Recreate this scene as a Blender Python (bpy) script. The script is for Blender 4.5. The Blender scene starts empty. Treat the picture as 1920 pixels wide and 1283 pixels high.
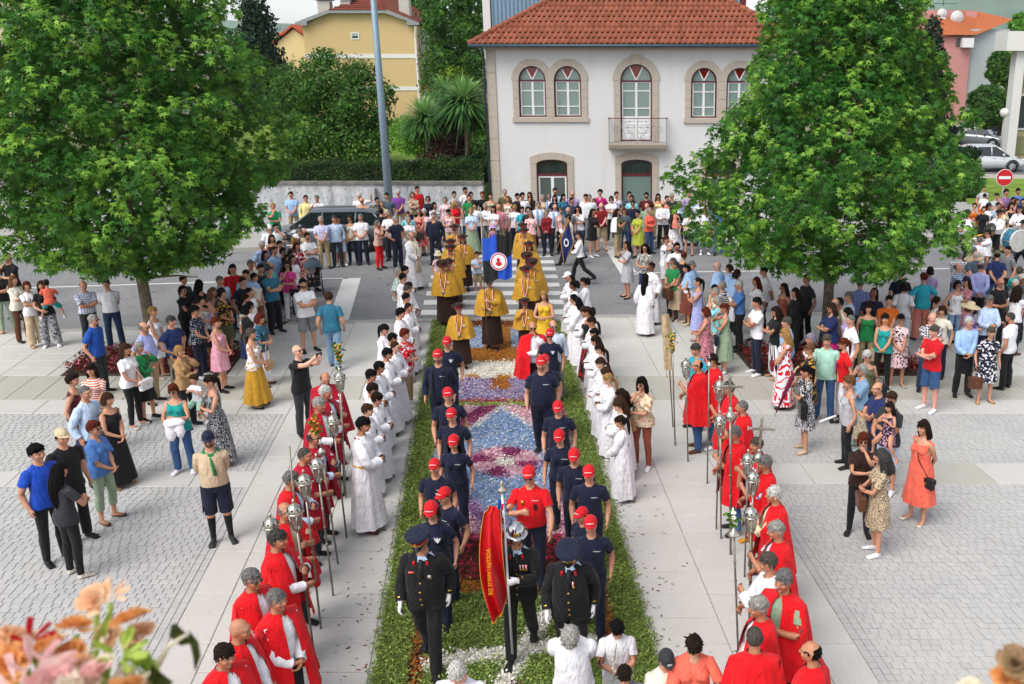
import bpy,math,random
import numpy as np
from mathutils import Vector,Matrix
R=math.radians
rng=np.random.default_rng(7)
random.seed(7)
SC=bpy.context.scene
COL=SC.collection
FPX,PPX,PPY,CAMH=1820.0,1215.0,641.5,7.0
PITCH=math.atan(553/1820)
cam_data=bpy.data.cameras.new('camera')
cam=bpy.data.objects.new('camera',cam_data)
COL.objects.link(cam)
cam.location=(0,0,CAMH)
cam.rotation_euler=(math.pi/2-PITCH,0,0)
cam_data.sensor_width=36
cam_data.lens=FPX/1920*36
cam_data.shift_x=-(PPX-960)/1920
cam_data.clip_start=0.05
cam_data.clip_end=9000
cam_data.dof.use_dof=True
cam_data.dof.focus_distance=17.0
cam_data.dof.aperture_fstop=6.0
SC.camera=cam
SUN_ELEV,SUN_AZ=R(52),R(-142)
world=bpy.data.worlds.new('World')
SC.world=world
world.use_nodes=True
wn,wl=world.node_tree.nodes,world.node_tree.links
wn.clear()
sky=wn.new('ShaderNodeTexSky')
sky.sky_type='NISHITA'
sky.sun_disc=False
sky.sun_elevation=SUN_ELEV
sky.sun_rotation=SUN_AZ
sky.air_density=1.0
sky.dust_density=1.0
sky.ozone_density=1.0
hs=wn.new('ShaderNodeHueSaturation')
hs.inputs['Saturation'].default_value=0.28
bg=wn.new('ShaderNodeBackground')
bg.inputs['Strength'].default_value=0.12
wo=wn.new('ShaderNodeOutputWorld')
wl.new(sky.outputs[0],hs.inputs['Color'])
wl.new(hs.outputs[0],bg.inputs['Color'])
wl.new(bg.outputs[0],wo.inputs['Surface'])
sd=bpy.data.lights.new('sun','SUN')
sd.energy=1.5
sd.angle=R(40)
sd.color=(1.0,0.95,0.88)
sun=bpy.data.objects.new('sun',sd)
COL.objects.link(sun)
_sdir=Vector((math.sin(SUN_AZ)*math.cos(SUN_ELEV),math.cos(SUN_AZ)*math.cos(SUN_ELEV),math.sin(SUN_ELEV)))
sun.rotation_euler=_sdir.to_track_quat('Z','Y').to_euler()
SC.view_settings.view_transform='Standard'
SC.view_settings.look='None'
SC.view_settings.exposure=0.95
SC.view_settings.gamma=1.0
SC.view_settings.use_curve_mapping=False
try:
 SC.cycles.max_bounces=6
 SC.cycles.diffuse_bounces=3
 SC.cycles.glossy_bounces=3
 SC.cycles.transmission_bounces=4
 SC.cycles.transparent_max_bounces=6
 SC.cycles.volume_bounces=0
 SC.cycles.use_denoising=True
 SC.cycles.denoiser='OPENIMAGEDENOISE'
 SC.cycles.caustics_reflective=False
 SC.cycles.caustics_refractive=False
except Exception:
 pass
_cp,_sp=math.cos(PITCH),math.sin(PITCH)
def ray(u,v):
 dx,dy=(u-PPX)/FPX,(PPY-v)/FPX
 return np.array([dx,_cp+dy*_sp,-_sp+dy*_cp])
def gp(u,v,z=0.0):
 """ground survey: point of the level plane z seen at photo position (u, v)"""
 d=ray(u,v)
 t=(z-CAMH)/d[2]
 return np.array([d[0]*t,d[1]*t,z])
def pl(u,v,Y):
 """point of the upright plane y = Y seen at photo position (u, v)"""
 d=ray(u,v)
 t=Y/d[1]
 return np.array([d[0]*t,Y,CAMH+d[2]*t])
SHEAR=0.1656
def px(a,y):
 return a-SHEAR*y
def mesh_np(name,V,polys,mat=None,smooth=False,attrs=None,mats=None,mat_idx=None):
 V=np.asarray(V,dtype=np.float32)
 if isinstance(polys,np.ndarray):
  polys=[polys]
 polys=[np.asarray(p,dtype=np.int32)for p in polys if len(p)]
 me=bpy.data.meshes.new(name)
 me.vertices.add(len(V))
 me.vertices.foreach_set('co',V.ravel())
 if polys:
  loops=np.concatenate([p.ravel()for p in polys])
  tot=np.concatenate([np.full(len(p),p.shape[1],np.int32)for p in polys])
  start=np.concatenate([[0],np.cumsum(tot)[:-1]]).astype(np.int32)
  me.loops.add(len(loops))
  me.loops.foreach_set('vertex_index',loops)
  me.polygons.add(len(tot))
  me.polygons.foreach_set('loop_start',start)
  me.polygons.foreach_set('loop_total',tot)
  if mat_idx is not None:
   me.polygons.foreach_set('material_index',np.asarray(mat_idx,np.int32))
  me.polygons.foreach_set('use_smooth',np.full(len(tot),bool(smooth)))
 for k,a in(attrs or{}).items():
  a=np.asarray(a,np.float32)
  if a.ndim==2 and a.shape[1]==3:
   at=me.attributes.new(k,'FLOAT_VECTOR','POINT')
   at.data.foreach_set('vector',a.ravel())
  else:
   at=me.attributes.new(k,'FLOAT','POINT')
   at.data.foreach_set('value',a.ravel())
 if mats:
  for m in mats:
   me.materials.append(m)
 elif mat:
  me.materials.append(mat)
 me.update(calc_edges=True)
 me.validate()
 return me
def link(name,me,parent=None,loc=None,rot=None):
 o=bpy.data.objects.new(name,me)
 COL.objects.link(o)
 if parent is not None:
  o.parent=parent
 if loc is not None:
  o.location=loc
 if rot is not None:
  o.rotation_euler=rot
 return o
def tag(o,label=None,cat=None,group=None,kind=None):
 if label:o['label']=label
 if cat:o['category']=cat
 if group:o['group']=group
 if kind:o['kind']=kind
 return o
def empty(name,loc=(0,0,0),rz=0.0):
 o=bpy.data.objects.new(name,None)
 COL.objects.link(o)
 o.location=loc
 o.rotation_euler=(0,0,rz)
 o.empty_display_size=0.1
 return o
class MB:
 """collects vertices and faces of one mesh"""
 def __init__(s):
  s.v,s.f,s.n=[],[],0
 def add(s,V,F):
  V=np.asarray(V,float).reshape(-1,3)
  s.v.append(V)
  for f in F:
   s.f.append(tuple(int(i)+s.n for i in f))
  s.n+=len(V)
  return s
 def box(s,x0,x1,y0,y1,z0,z1,bev=0.0):
  if bev>0:
   b=min(bev,abs(x1-x0)/2.2,abs(y1-y0)/2.2,abs(z1-z0)/2.2)
   V,F=[],[]
   for sx in(0,1):
    for sy in(0,1):
     for sz in(0,1):
      X,Y,Z=(x0,x1)[sx],(y0,y1)[sy],(z0,z1)[sz]
      dx,dy,dz=(b,-b)[sx],(b,-b)[sy],(b,-b)[sz]
      V+=[(X,Y+dy,Z+dz),(X+dx,Y,Z+dz),(X+dx,Y+dy,Z)]
   def i(sx,sy,sz,k):return(sx*4+sy*2+sz)*3+k
   for sx in(0,1):
    q=[i(sx,0,0,0),i(sx,1,0,0),i(sx,1,1,0),i(sx,0,1,0)]
    F.append(q if sx else q[::-1])
   for sy in(0,1):
    q=[i(0,sy,0,1),i(0,sy,1,1),i(1,sy,1,1),i(1,sy,0,1)]
    F.append(q if sy else q[::-1])
   for sz in(0,1):
    q=[i(0,0,sz,2),i(1,0,sz,2),i(1,1,sz,2),i(0,1,sz,2)]
    F.append(q if sz else q[::-1])
   for sx in(0,1):
    for sy in(0,1):
     F.append([i(sx,sy,0,0),i(sx,sy,1,0),i(sx,sy,1,1),i(sx,sy,0,1)])
    for sz in(0,1):
     F.append([i(sx,0,sz,0),i(sx,1,sz,0),i(sx,1,sz,2),i(sx,0,sz,2)])
   for sy in(0,1):
    for sz in(0,1):
     F.append([i(0,sy,sz,1),i(1,sy,sz,1),i(1,sy,sz,2),i(0,sy,sz,2)])
   for sx in(0,1):
    for sy in(0,1):
     for sz in(0,1):
      F.append([i(sx,sy,sz,0),i(sx,sy,sz,1),i(sx,sy,sz,2)])
   return s.add(V,F)
  V=[(x,y,z)for x in(x0,x1)for y in(y0,y1)for z in(z0,z1)]
  return s.add(V,[(0,1,3,2),(4,6,7,5),(0,4,5,1),(2,3,7,6),(0,2,6,4),(1,5,7,3)])
 def prism(s,poly,axis,a0,a1):
  """polygon given in the two other axes, extruded along axis from a0 to a1"""
  n=len(poly)
  V=[]
  for a in(a0,a1):
   for(p,q)in poly:
    V.append({'x':(a,p,q),'y':(p,a,q),'z':(p,q,a)}[axis])
  F=[tuple(range(n))[::-1],tuple(range(n,2*n))]
  for i in range(n):
   j=(i+1)%n
   F.append((i,j,n+j,n+i))
  return s.add(V,F)
 def tube(s,pts,rad,n=8,cap=True):
  V,F=tube_np(pts,rad,n,cap)
  return s.add(V,F)
 def lathe(s,prof,n=24,c=(0,0,0),sx=1.0,sy=1.0,a0=0.0,a1=2*math.pi):
  full=abs(a1-a0-2*math.pi)<1e-6
  m=n if full else n+1
  V=[]
  for(r,z)in prof:
   for k in range(m):
    a=a0+(a1-a0)*k/n
    V.append((c[0]+r*sx*math.cos(a),c[1]+r*sy*math.sin(a),c[2]+z))
  F=[]
  for i in range(len(prof)-1):
   for k in range(n):
    k2=(k+1)%m
    F.append((i*m+k,i*m+k2,(i+1)*m+k2,(i+1)*m+k))
  return s.add(V,F)
 def ball(s,c,r,n=12,m=8):
  r=(r,r,r)if np.isscalar(r)else r
  V=[(c[0],c[1],c[2]-r[2])]
  for i in range(1,m):
   t=-math.pi/2+math.pi*i/m
   for k in range(n):
    a=2*math.pi*k/n
    V.append((c[0]+r[0]*math.cos(t)*math.cos(a),c[1]+r[1]*math.cos(t)*math.sin(a),c[2]+r[2]*math.sin(t)))
  V.append((c[0],c[1],c[2]+r[2]))
  F=[(0,1+(k+1)%n,1+k)for k in range(n)]
  for i in range(m-2):
   for k in range(n):
    k2=(k+1)%n
    F.append((1+i*n+k,1+i*n+k2,1+(i+1)*n+k2,1+(i+1)*n+k))
  b=1+(m-2)*n
  t=len(V)-1
  F+=[(b+k,b+(k+1)%n,t)for k in range(n)]
  return s.add(V,F)
 def arrays(s):
  V=np.concatenate(s.v)if s.v else np.zeros((0,3))
  by={}
  for f in s.f:
   by.setdefault(len(f),[]).append(f)
  return V,[np.array(v,np.int32)for v in by.values()]
 def xf(s,M):
  """apply a 3x3 (and optional shift) to everything so far"""
  A=np.asarray(M,float)
  V=np.concatenate(s.v)
  V=V@A[:3,:3].T+(A[:3,3]if A.shape[1]==4 else 0)
  s.v=[V]
  return s
 def mesh(s,name,mat,smooth=False):
  V,P=s.arrays()
  return mesh_np(name,V,P,mat,smooth)
 def build(s,name,mat,parent=None,smooth=False,loc=None,rot=None):
  o=link(name,s.mesh(name,mat,smooth),parent,loc,rot)
  if smooth=='auto':
   pass
  return o
def tube_np(pts,rad,n=8,cap=True,up=(0.13,0.21,0.97),ell=None):
 pts=np.asarray(pts,float)
 m=len(pts)
 rad=np.full(m,rad,float)if np.isscalar(rad)else np.asarray(rad,float)
 T=np.gradient(pts,axis=0)
 T/=np.linalg.norm(T,axis=1)[:,None]+1e-12
 V=[]
 u=np.cross(T[0],up)
 if np.linalg.norm(u)<1e-3:
  u=np.cross(T[0],(1,0,0))
 u/=np.linalg.norm(u)
 for i in range(m):
  u=u-T[i]*np.dot(u,T[i])
  u/=np.linalg.norm(u)+1e-12
  w=np.cross(T[i],u)
  for k in range(n):
   a=2*math.pi*k/n
   V.append(pts[i]+rad[i]*(math.cos(a)*u+math.sin(a)*w))
 F=[]
 for i in range(m-1):
  for k in range(n):
   k2=(k+1)%n
   F.append((i*n+k,i*n+k2,(i+1)*n+k2,(i+1)*n+k))
 if cap:
  V.append(pts[0]);V.append(pts[-1])
  c0,c1=m*n,m*n+1
  for k in range(n):
   F.append((c0,(k+1)%n,k))
   F.append((c1,(m-1)*n+k,(m-1)*n+(k+1)%n))
 return np.array(V),F
def lin(c):
 if isinstance(c,str):
  c=c.lstrip('#')
  c=tuple(int(c[i:i+2],16)/255 for i in(0,2,4))
  return tuple((x/12.92 if x<=0.04045 else((x+0.055)/1.055)**2.4)for x in c)
 return tuple(c)
_mats={}
class NT:
 """small helper to write node trees in few words"""
 def __init__(s,name):
  s.m=bpy.data.materials.new(name)
  s.m.use_nodes=True
  s.t=s.m.node_tree
  s.n,s.l=s.t.nodes,s.t.links
  s.b=s.n['Principled BSDF']
  s.out=s.n['Material Output']
 def node(s,kind,**kw):
  n=s.n.new('ShaderNode'+kind)
  for k,v in kw.items():
   setattr(n,k,v)
  return n
 def put(s,sock,v):
  if hasattr(v,'is_linked')or hasattr(v,'links'):
   s.l.new(v,sock)
  else:
   if isinstance(v,(tuple,list))and len(v)==3 and sock.type=='RGBA':
    v=(*v,1)
   sock.default_value=v
 def math(s,op,a,b=0.0,c=None,clamp=False):
  n=s.node('Math',operation=op,use_clamp=clamp)
  s.put(n.inputs[0],a);s.put(n.inputs[1],b)
  if c is not None:s.put(n.inputs[2],c)
  return n.outputs[0]
 def mix(s,f,a,b,mode='MIX'):
  n=s.node('Mix',data_type='RGBA',blend_type=mode)
  s.put(n.inputs[0],f);s.put(n.inputs[6],a);s.put(n.inputs[7],b)
  return n.outputs[2]
 def attr(s,name):
  n=s.node('Attribute')
  n.attribute_name=name
  return n
 def pos(s):
  return s.node('NewGeometry').outputs['Position']
 def obj(s):
  return s.node('TexCoord').outputs['Object']
 def noise(s,vec,scale,detail=3.0,rough=0.55,dist=0.0):
  n=s.node('TexNoise')
  if vec is not None:s.l.new(vec,n.inputs['Vector'])
  n.inputs['Scale'].default_value=scale
  n.inputs['Detail'].default_value=detail
  n.inputs['Roughness'].default_value=rough
  n.inputs['Distortion'].default_value=dist
  return n.outputs['Fac']
 def vor(s,vec,scale,feature='F1',out='Distance',rand=1.0):
  n=s.node('TexVoronoi',feature=feature)
  if vec is not None:s.l.new(vec,n.inputs['Vector'])
  n.inputs['Scale'].default_value=scale
  n.inputs['Randomness'].default_value=rand
  return n.outputs[out]
 def mapv(s,vec,scale=(1,1,1),loc=(0,0,0),rot=(0,0,0)):
  n=s.node('Mapping')
  s.l.new(vec,n.inputs['Vector'])
  n.inputs['Scale'].default_value=scale
  n.inputs['Location'].default_value=loc
  n.inputs['Rotation'].default_value=rot
  return n.outputs[0]
 def ramp(s,f,stops,interp='LINEAR'):
  n=s.node('ValToRGB')
  n.color_ramp.interpolation=interp
  e=n.color_ramp.elements
  while len(e)<len(stops):e.new(0.5)
  for i,(p,c)in enumerate(stops):
   e[i].position=p
   e[i].color=(c,c,c,1)if isinstance(c,(int,float))else(*lin(c),1)
  s.l.new(f,n.inputs[0])
  return n.outputs[0]
 def sep(s,vec):
  n=s.node('SeparateXYZ')
  s.l.new(vec,n.inputs[0])
  return n.outputs
 def step(s,f,a,b):
  n=s.node('MapRange')
  n.interpolation_type='SMOOTHSTEP'
  s.put(n.inputs[0],f)
  n.inputs[1].default_value=a
  n.inputs[2].default_value=b
  return n.outputs[0]
 def bump(s,h,strength=0.3,dist=0.01):
  n=s.node('Bump')
  n.inputs['Strength'].default_value=strength
  n.inputs['Distance'].default_value=dist
  s.l.new(h,n.inputs['Height'])
  s.l.new(n.outputs[0],s.b.inputs['Normal'])
 def base(s,c,rough=0.6,metal=0.0,spec=0.5):
  s.put(s.b.inputs['Base Color'],c)
  s.put(s.b.inputs['Roughness'],rough)
  s.put(s.b.inputs['Metallic'],metal)
  s.b.inputs['Specular IOR Level'].default_value=spec
  return s
def plain(key,c,rough=0.6,metal=0.0,var=0.12,scale=6.0,spec=0.5,bump=0.0,bscale=40.0,coord='pos'):
 """simple surface with a little grain and tone variation"""
 k=('plain',key)
 if k in _mats:return _mats[k]
 t=NT(key)
 c=lin(c)
 P=t.pos()if coord=='pos' else t.obj()
 n=t.noise(P,scale,4.0,0.6)
 f=t.step(n,0.3,0.7)
 col=t.mix(f,tuple(x*(1-var)for x in c),tuple(min(1,x*(1+var))for x in c))
 t.base(col,rough,metal,spec)
 if bump>0:
  t.bump(t.noise(P,bscale,3.0),bump,0.01)
 _mats[k]=t.m
 return t.m
 # ================================================================== people: one body mesh, posed
BN=['pelvis','spine','chest','neck','head','La','Lf','Lh','Lg','Lk','Ra','Rf','Rh','Rg','Rk','Lt','Ls','Lo','Rt','Rs','Ro']
BI={n:i for i,n in enumerate(BN)}
PAR=[-1,0,1,2,3,2,5,6,7,8,2,10,11,12,13,0,15,16,0,18,19]
A30=np.array([math.sin(R(30)),0,-math.cos(R(30))])
def skeleton(sex):
 sx=0.176 if sex=='m' else 0.156
 J=np.zeros((21,3));E=np.zeros((21,3))
 J[0]=(0,0,.95);E[0]=(0,0,1.06)
 J[1]=(0,0,1.06);E[1]=(0,0,1.22)
 J[2]=(0,0,1.22);E[2]=(0,.01,1.45)
 J[3]=(0,.015,1.45);E[3]=(0,.008,1.55)
 J[4]=(0,.008,1.55);E[4]=(0,0,1.75)
 for k,s in((5,1),(10,-1)):
  m=np.array([s,1,1])
  S=np.array([sx,.008,1.385]);a=A30
  el=S+a*.285+(0,.012,0)
  wr=el+a*.245+(0,-.03,0)
  J[k]=S*m;E[k]=el*m
  J[k+1]=el*m;E[k+1]=wr*m
  J[k+2]=wr*m;E[k+2]=(wr+a*.085)*m
  J[k+3]=(wr+a*.088)*m;E[k+3]=(wr+a*.13)*m
  J[k+4]=(wr+a*.128)*m;E[k+4]=(wr+a*.175)*m
 for k,s in((15,1),(18,-1)):
  m=np.array([s,1,1])
  J[k]=np.array([.092,0,.91])*m;E[k]=np.array([.1,-.012,.495])*m
  J[k+1]=E[k];E[k+1]=np.array([.105,.018,.085])*m
  J[k+2]=E[k+1];E[k+2]=np.array([.118,-.15,.025])*m
 return J,E
def _loft(rings,n=24):
 V,F=[],[]
 for(z,rx,ry,oy,*ox)in rings:
  cx=ox[0]if ox else 0
  for k in range(n):
   a=2*math.pi*k/n
   c,s_=math.cos(a),math.sin(a)
   p=0.86
   V.append((cx+rx*math.copysign(abs(c)**p,c),oy+ry*math.copysign(abs(s_)**p,s_),z))
 m=len(rings)
 for i in range(m-1):
  for k in range(n):
   k2=(k+1)%n
   F.append((i*n+k,i*n+k2,(i+1)*n+k2,(i+1)*n+k))
 F.append(tuple(range(n))[::-1]);F.append(tuple((m-1)*n+k for k in range(n)))
 return V,F
def base_shape(sex):
 J,E=skeleton(sex)
 b=MB()
 if sex=='m':
  rings=[(.83,.11,.085,.01),(.88,.155,.112,.012),(.95,.168,.122,.012),(1.03,.158,.112,.0),(1.10,.153,.108,-.006),(1.20,.166,.116,-.006),(1.30,.180,.122,-.004),(1.37,.170,.108,.006),(1.41,.150,.09,.012),(1.445,.10,.074,.018),(1.475,.064,.062,.016),(1.51,.056,.056,.012)]
  lr,ar=1.0,1.0
 else:
  rings=[(.83,.115,.09,.012),(.88,.165,.12,.02),(.95,.176,.128,.02),(1.03,.152,.108,.008),(1.10,.132,.096,-.002),(1.20,.143,.1,-.004),(1.30,.152,.105,-.004),(1.37,.147,.094,.006),(1.41,.128,.08,.01),(1.445,.084,.066,.016),(1.475,.054,.054,.016),(1.51,.048,.05,.012)]
  lr,ar=.96,.84
  for s in(1,-1):
   b.ball((s*.068,-.092,1.285),(.062,.052,.062))
 b.add(*_loft(rings))
 nk=.056 if sex=='m' else .047
 b.tube([(0,.018,1.42),(0,.014,1.50),(0,.006,1.60)],[nk*1.1,nk,nk],16)
 b.ball((0,.014,1.652),(.078,.092,.098),24,16)
 b.ball((0,-.02,1.618),(.067,.07,.082),20,14)
 b.ball((0,-.040,1.574),(.047,.045,.036),16,10)
 b.ball((0,-.028,1.665),(.066,.064,.05),18,10)
 b.tube([(0,-.088,1.662),(0,-.1,1.638),(0,-.108,1.622)],[.008,.012,.0155],10)
 b.ball((0,-.092,1.617),(.019,.014,.011))
 b.ball((0,-.083,1.585),(.026,.012,.014))
 b.ball((0,-.078,1.552),(.022,.016,.016))
 for s in(1,-1):
  b.ball((s*.077,.022,1.632),(.012,.022,.034))
  b.ball((s*.03,-.076,1.668),(.024,.014,.010))
  b.ball((s*.038,-.066,1.618),(.026,.022,.024))
  m=np.array([s,1,1])
  k=5 if s>0 else 10
  S,el,wr=J[k],E[k],E[k+1]
  a=A30*m
  b.ball(S+(s*-.012,0,-.006),(.060*ar,.062*ar,.060*ar))
  b.tube([S-a*.02,S+a*.08,S+a*.18,el],np.array([.058,.054,.049,.043])*ar,14)
  b.tube([el-a*.01,el+a*.06,el+a*.15,wr],np.array([.043,.0475,.038,.029])*ar,14)
  hx=.94 if sex=='m' else .86
  inn=np.array([-.866*s,0,-.5])
  for j in range(5):
   yy=(-.026+.013*j)*hx
   b.tube([wr+a*0+(0,yy*.7,0),wr+a*.045+(0,yy,0)+inn*.004,wr+a*.09+(0,yy,0)],np.array([.016,.0175,.0145])*hx,10)
  L=[.075,.085,.08,.063]
  for j in range(4):
   yy=(-.031+.0212*j)*hx
   base=wr+a*.085+(0,yy,0)
   sp=np.array([0,(-.010+.0068*j),0])
   mid=base+a*L[j]*.5+sp*.5+inn*.004
   tip=base+a*L[j]+sp+inn*.016
   b.tube([base-a*.01,base,mid,tip],np.array([.0095,.0098,.009,.0075])*hx,8)
  tb=wr+a*.02+(0,-.026*hx,0)+inn*.006
  b.tube([tb,tb+a*.032+(0,-.022,0)+inn*.012,tb+a*.068+(0,-.030,0)+inn*.020],np.array([.015,.0118,.0085])*hx,8)
  t=15 if s>0 else 18
  hp,kn,an=J[t],E[t],E[t+1]
  b.tube([hp+(0,.005,.02),hp*.75+kn*.25,hp*.4+kn*.6+(0,-.006,0),kn,kn*.75+an*.25+(0,.014,0),kn*.4+an*.6+(0,.008,0),an,an-(0,0,.04)],np.array([.09,.083,.068,.056,.057,.045,.037,.034])*lr,16)
  fx=an[0]
  V,F=[],[]
  for(y,w,h,ox)in[(.062,.02,.03,0),(.05,.032,.055,0),(.01,.034,.075,0),(-.05,.038,.062,s*.004),(-.11,.046,.043,s*.008),(-.155,.042,.03,s*.008),(-.178,.02,.02,s*.006)]:
   for q in range(10):
    g=2*math.pi*q/10
    V.append((fx+ox+w*math.cos(g),y,max(.0,h*.5+h*.5*math.sin(g))))
  for i in range(6):
   for q in range(10):
    F.append((i*10+q,i*10+(q+1)%10,(i+1)*10+(q+1)%10,(i+1)*10+q))
  F+=[tuple(range(10)),tuple(range(60,70))[::-1]]
  b.add(V,F)
 return b
def _eval(me,mods):
 o=link('tmp',me)
 for kind,kw in mods:
  md=o.modifiers.new(kind,kind)
  for k,v in kw.items():
   setattr(md,k,v)
 dg=bpy.context.evaluated_depsgraph_get()
 e=o.evaluated_get(dg)
 m2=bpy.data.meshes.new_from_object(e)
 bpy.data.objects.remove(o)
 bpy.data.meshes.remove(me)
 return m2
def _tris(me):
 me.calc_loop_triangles()
 V=np.zeros(len(me.vertices)*3,np.float32)
 me.vertices.foreach_get('co',V)
 T=np.zeros(len(me.loop_triangles)*3,np.int32)
 me.loop_triangles.foreach_get('vertices',T)
 return V.reshape(-1,3).astype(float),T.reshape(-1,3)
def vnormals(V,T):
 fn=np.cross(V[T[:,1]]-V[T[:,0]],V[T[:,2]]-V[T[:,0]])
 N=np.zeros_like(V)
 for k in range(3):
  np.add.at(N,T[:,k],fn)
 return N/(np.linalg.norm(N,axis=1)[:,None]+1e-12)
def segdist(P,A,B):
 d=B-A
 t=np.clip(((P-A)@d)/(d@d+1e-12),0,1)
 return np.linalg.norm(P-A-t[:,None]*d,axis=1),t
BRAD=np.array([.13,.12,.13,.055,.08,.052,.042,.026,.014,.012,.052,.042,.026,.014,.012,.078,.05,.035,.078,.05,.035])
def weights(V,J,E):
 n=len(V)
 D=np.zeros((n,21))
 for b in range(21):
  d,t=segdist(V,J[b],E[b])
  D[:,b]=d-BRAD[b]
 D[V[:,0]<-.004,15:18]+=1.0
 D[V[:,0]>.004,18:21]+=1.0
 D[V[:,0]<0,5:10]+=1.0
 D[V[:,0]>0,10:15]+=1.0
 z=V[:,2]
 D[:,3]+=np.maximum(0,np.abs(V[:,0])-.07)*2
 D[z<1.54,4]+=(1.54-z[z<1.54])*3
 D[z>1.57,3]+=(z[z>1.57]-1.57)*4
 for k in(15,18):
  D[z>.93,k]+=(z[z>.93]-.93)*2
 for k in(6,7,8,9,11,12,13,14):
  D[:,k]+=np.where(np.abs(V[:,0])<.24,.3,0)
 D-=D.min(axis=1)[:,None]
 W=np.exp(-D/.018)
 W[W<.02]=0
 return W/W.sum(axis=1)[:,None]
BASE={}
def make_base(sex):
 V,P=base_shape(sex).arrays()
 me=mesh_np('b',V,P)
 me=_eval(me,[('REMESH',dict(mode='VOXEL',voxel_size=.0058,use_smooth_shade=False)),('SMOOTH',dict(factor=.5,iterations=3))])
 V,T=_tris(me)
 J,E=skeleton(sex)
 hands=np.zeros(len(V))
 for k in(7,12):
  hands=np.maximum(hands,np.clip(1-segdist(V,J[k],E[k+2])[0]/.09,0,1))
 head=np.clip((V[:,2]-1.50)/.03,0,1)*(0.55+0.45*np.clip((-V[:,1]-.0)/.05,0,1))
 keep=np.clip(np.maximum(head,(hands>.05)*.85),0,1)
 for lod,target in(('n',3900),('f',1150)):
  m2=mesh_np('b',V,T)
  o=link('tmp',m2)
  vg=o.vertex_groups.new(name='g')
  q=np.round((1-keep)*10).astype(int)
  for lv in range(0,11):
   ids=np.nonzero(q==lv)[0].tolist()
   if ids and lv:vg.add(ids,lv/10,'REPLACE')
  md=o.modifiers.new('d','DECIMATE')
  md.ratio=target/len(T)
  if lod=='n':
   md.vertex_group='g'
   md.vertex_group_factor=1.0
  dg=bpy.context.evaluated_depsgraph_get()
  m3=bpy.data.meshes.new_from_object(o.evaluated_get(dg))
  bpy.data.objects.remove(o)
  v,t=_tris(m3)
  bpy.data.meshes.remove(m3)
  W=weights(v,J,E)
  N=vnormals(v,t)
  arm=np.maximum(W[:,5:10].sum(1),W[:,10:15].sum(1))
  S=np.where(v[:,0]>0,(v-J[5])@A30,(v-J[10])@(A30*np.array([-1,1,1])))
  BASE[sex,lod]=dict(V=v,T=t,W=W,N=N,J=J,E=E,arm=arm,S=S)
 bpy.data.meshes.remove(me)
def rx(a):c,s=math.cos(a),math.sin(a);return np.array([[1,0,0],[0,c,-s],[0,s,c]])
def ry(a):c,s=math.cos(a),math.sin(a);return np.array([[c,0,s],[0,1,0],[-s,0,c]])
def rz(a):c,s=math.cos(a),math.sin(a);return np.array([[c,-s,0],[s,c,0],[0,0,1]])
def rbet(a,b):
 a=a/np.linalg.norm(a);b=b/np.linalg.norm(b)
 v=np.cross(a,b);c=a@b
 if c<-.9999:return-np.eye(3)
 K=np.array([[0,-v[2],v[1]],[v[2],0,-v[0]],[-v[1],v[0],0]])
 return np.eye(3)+K+K@K/(1+c)
def axrot(ax,a):
 ax=ax/np.linalg.norm(ax)
 K=np.array([[0,-ax[2],ax[1]],[ax[2],0,-ax[0]],[-ax[1],ax[0],0]])
 return np.eye(3)+math.sin(a)*K+(1-math.cos(a))*K@K
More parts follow.
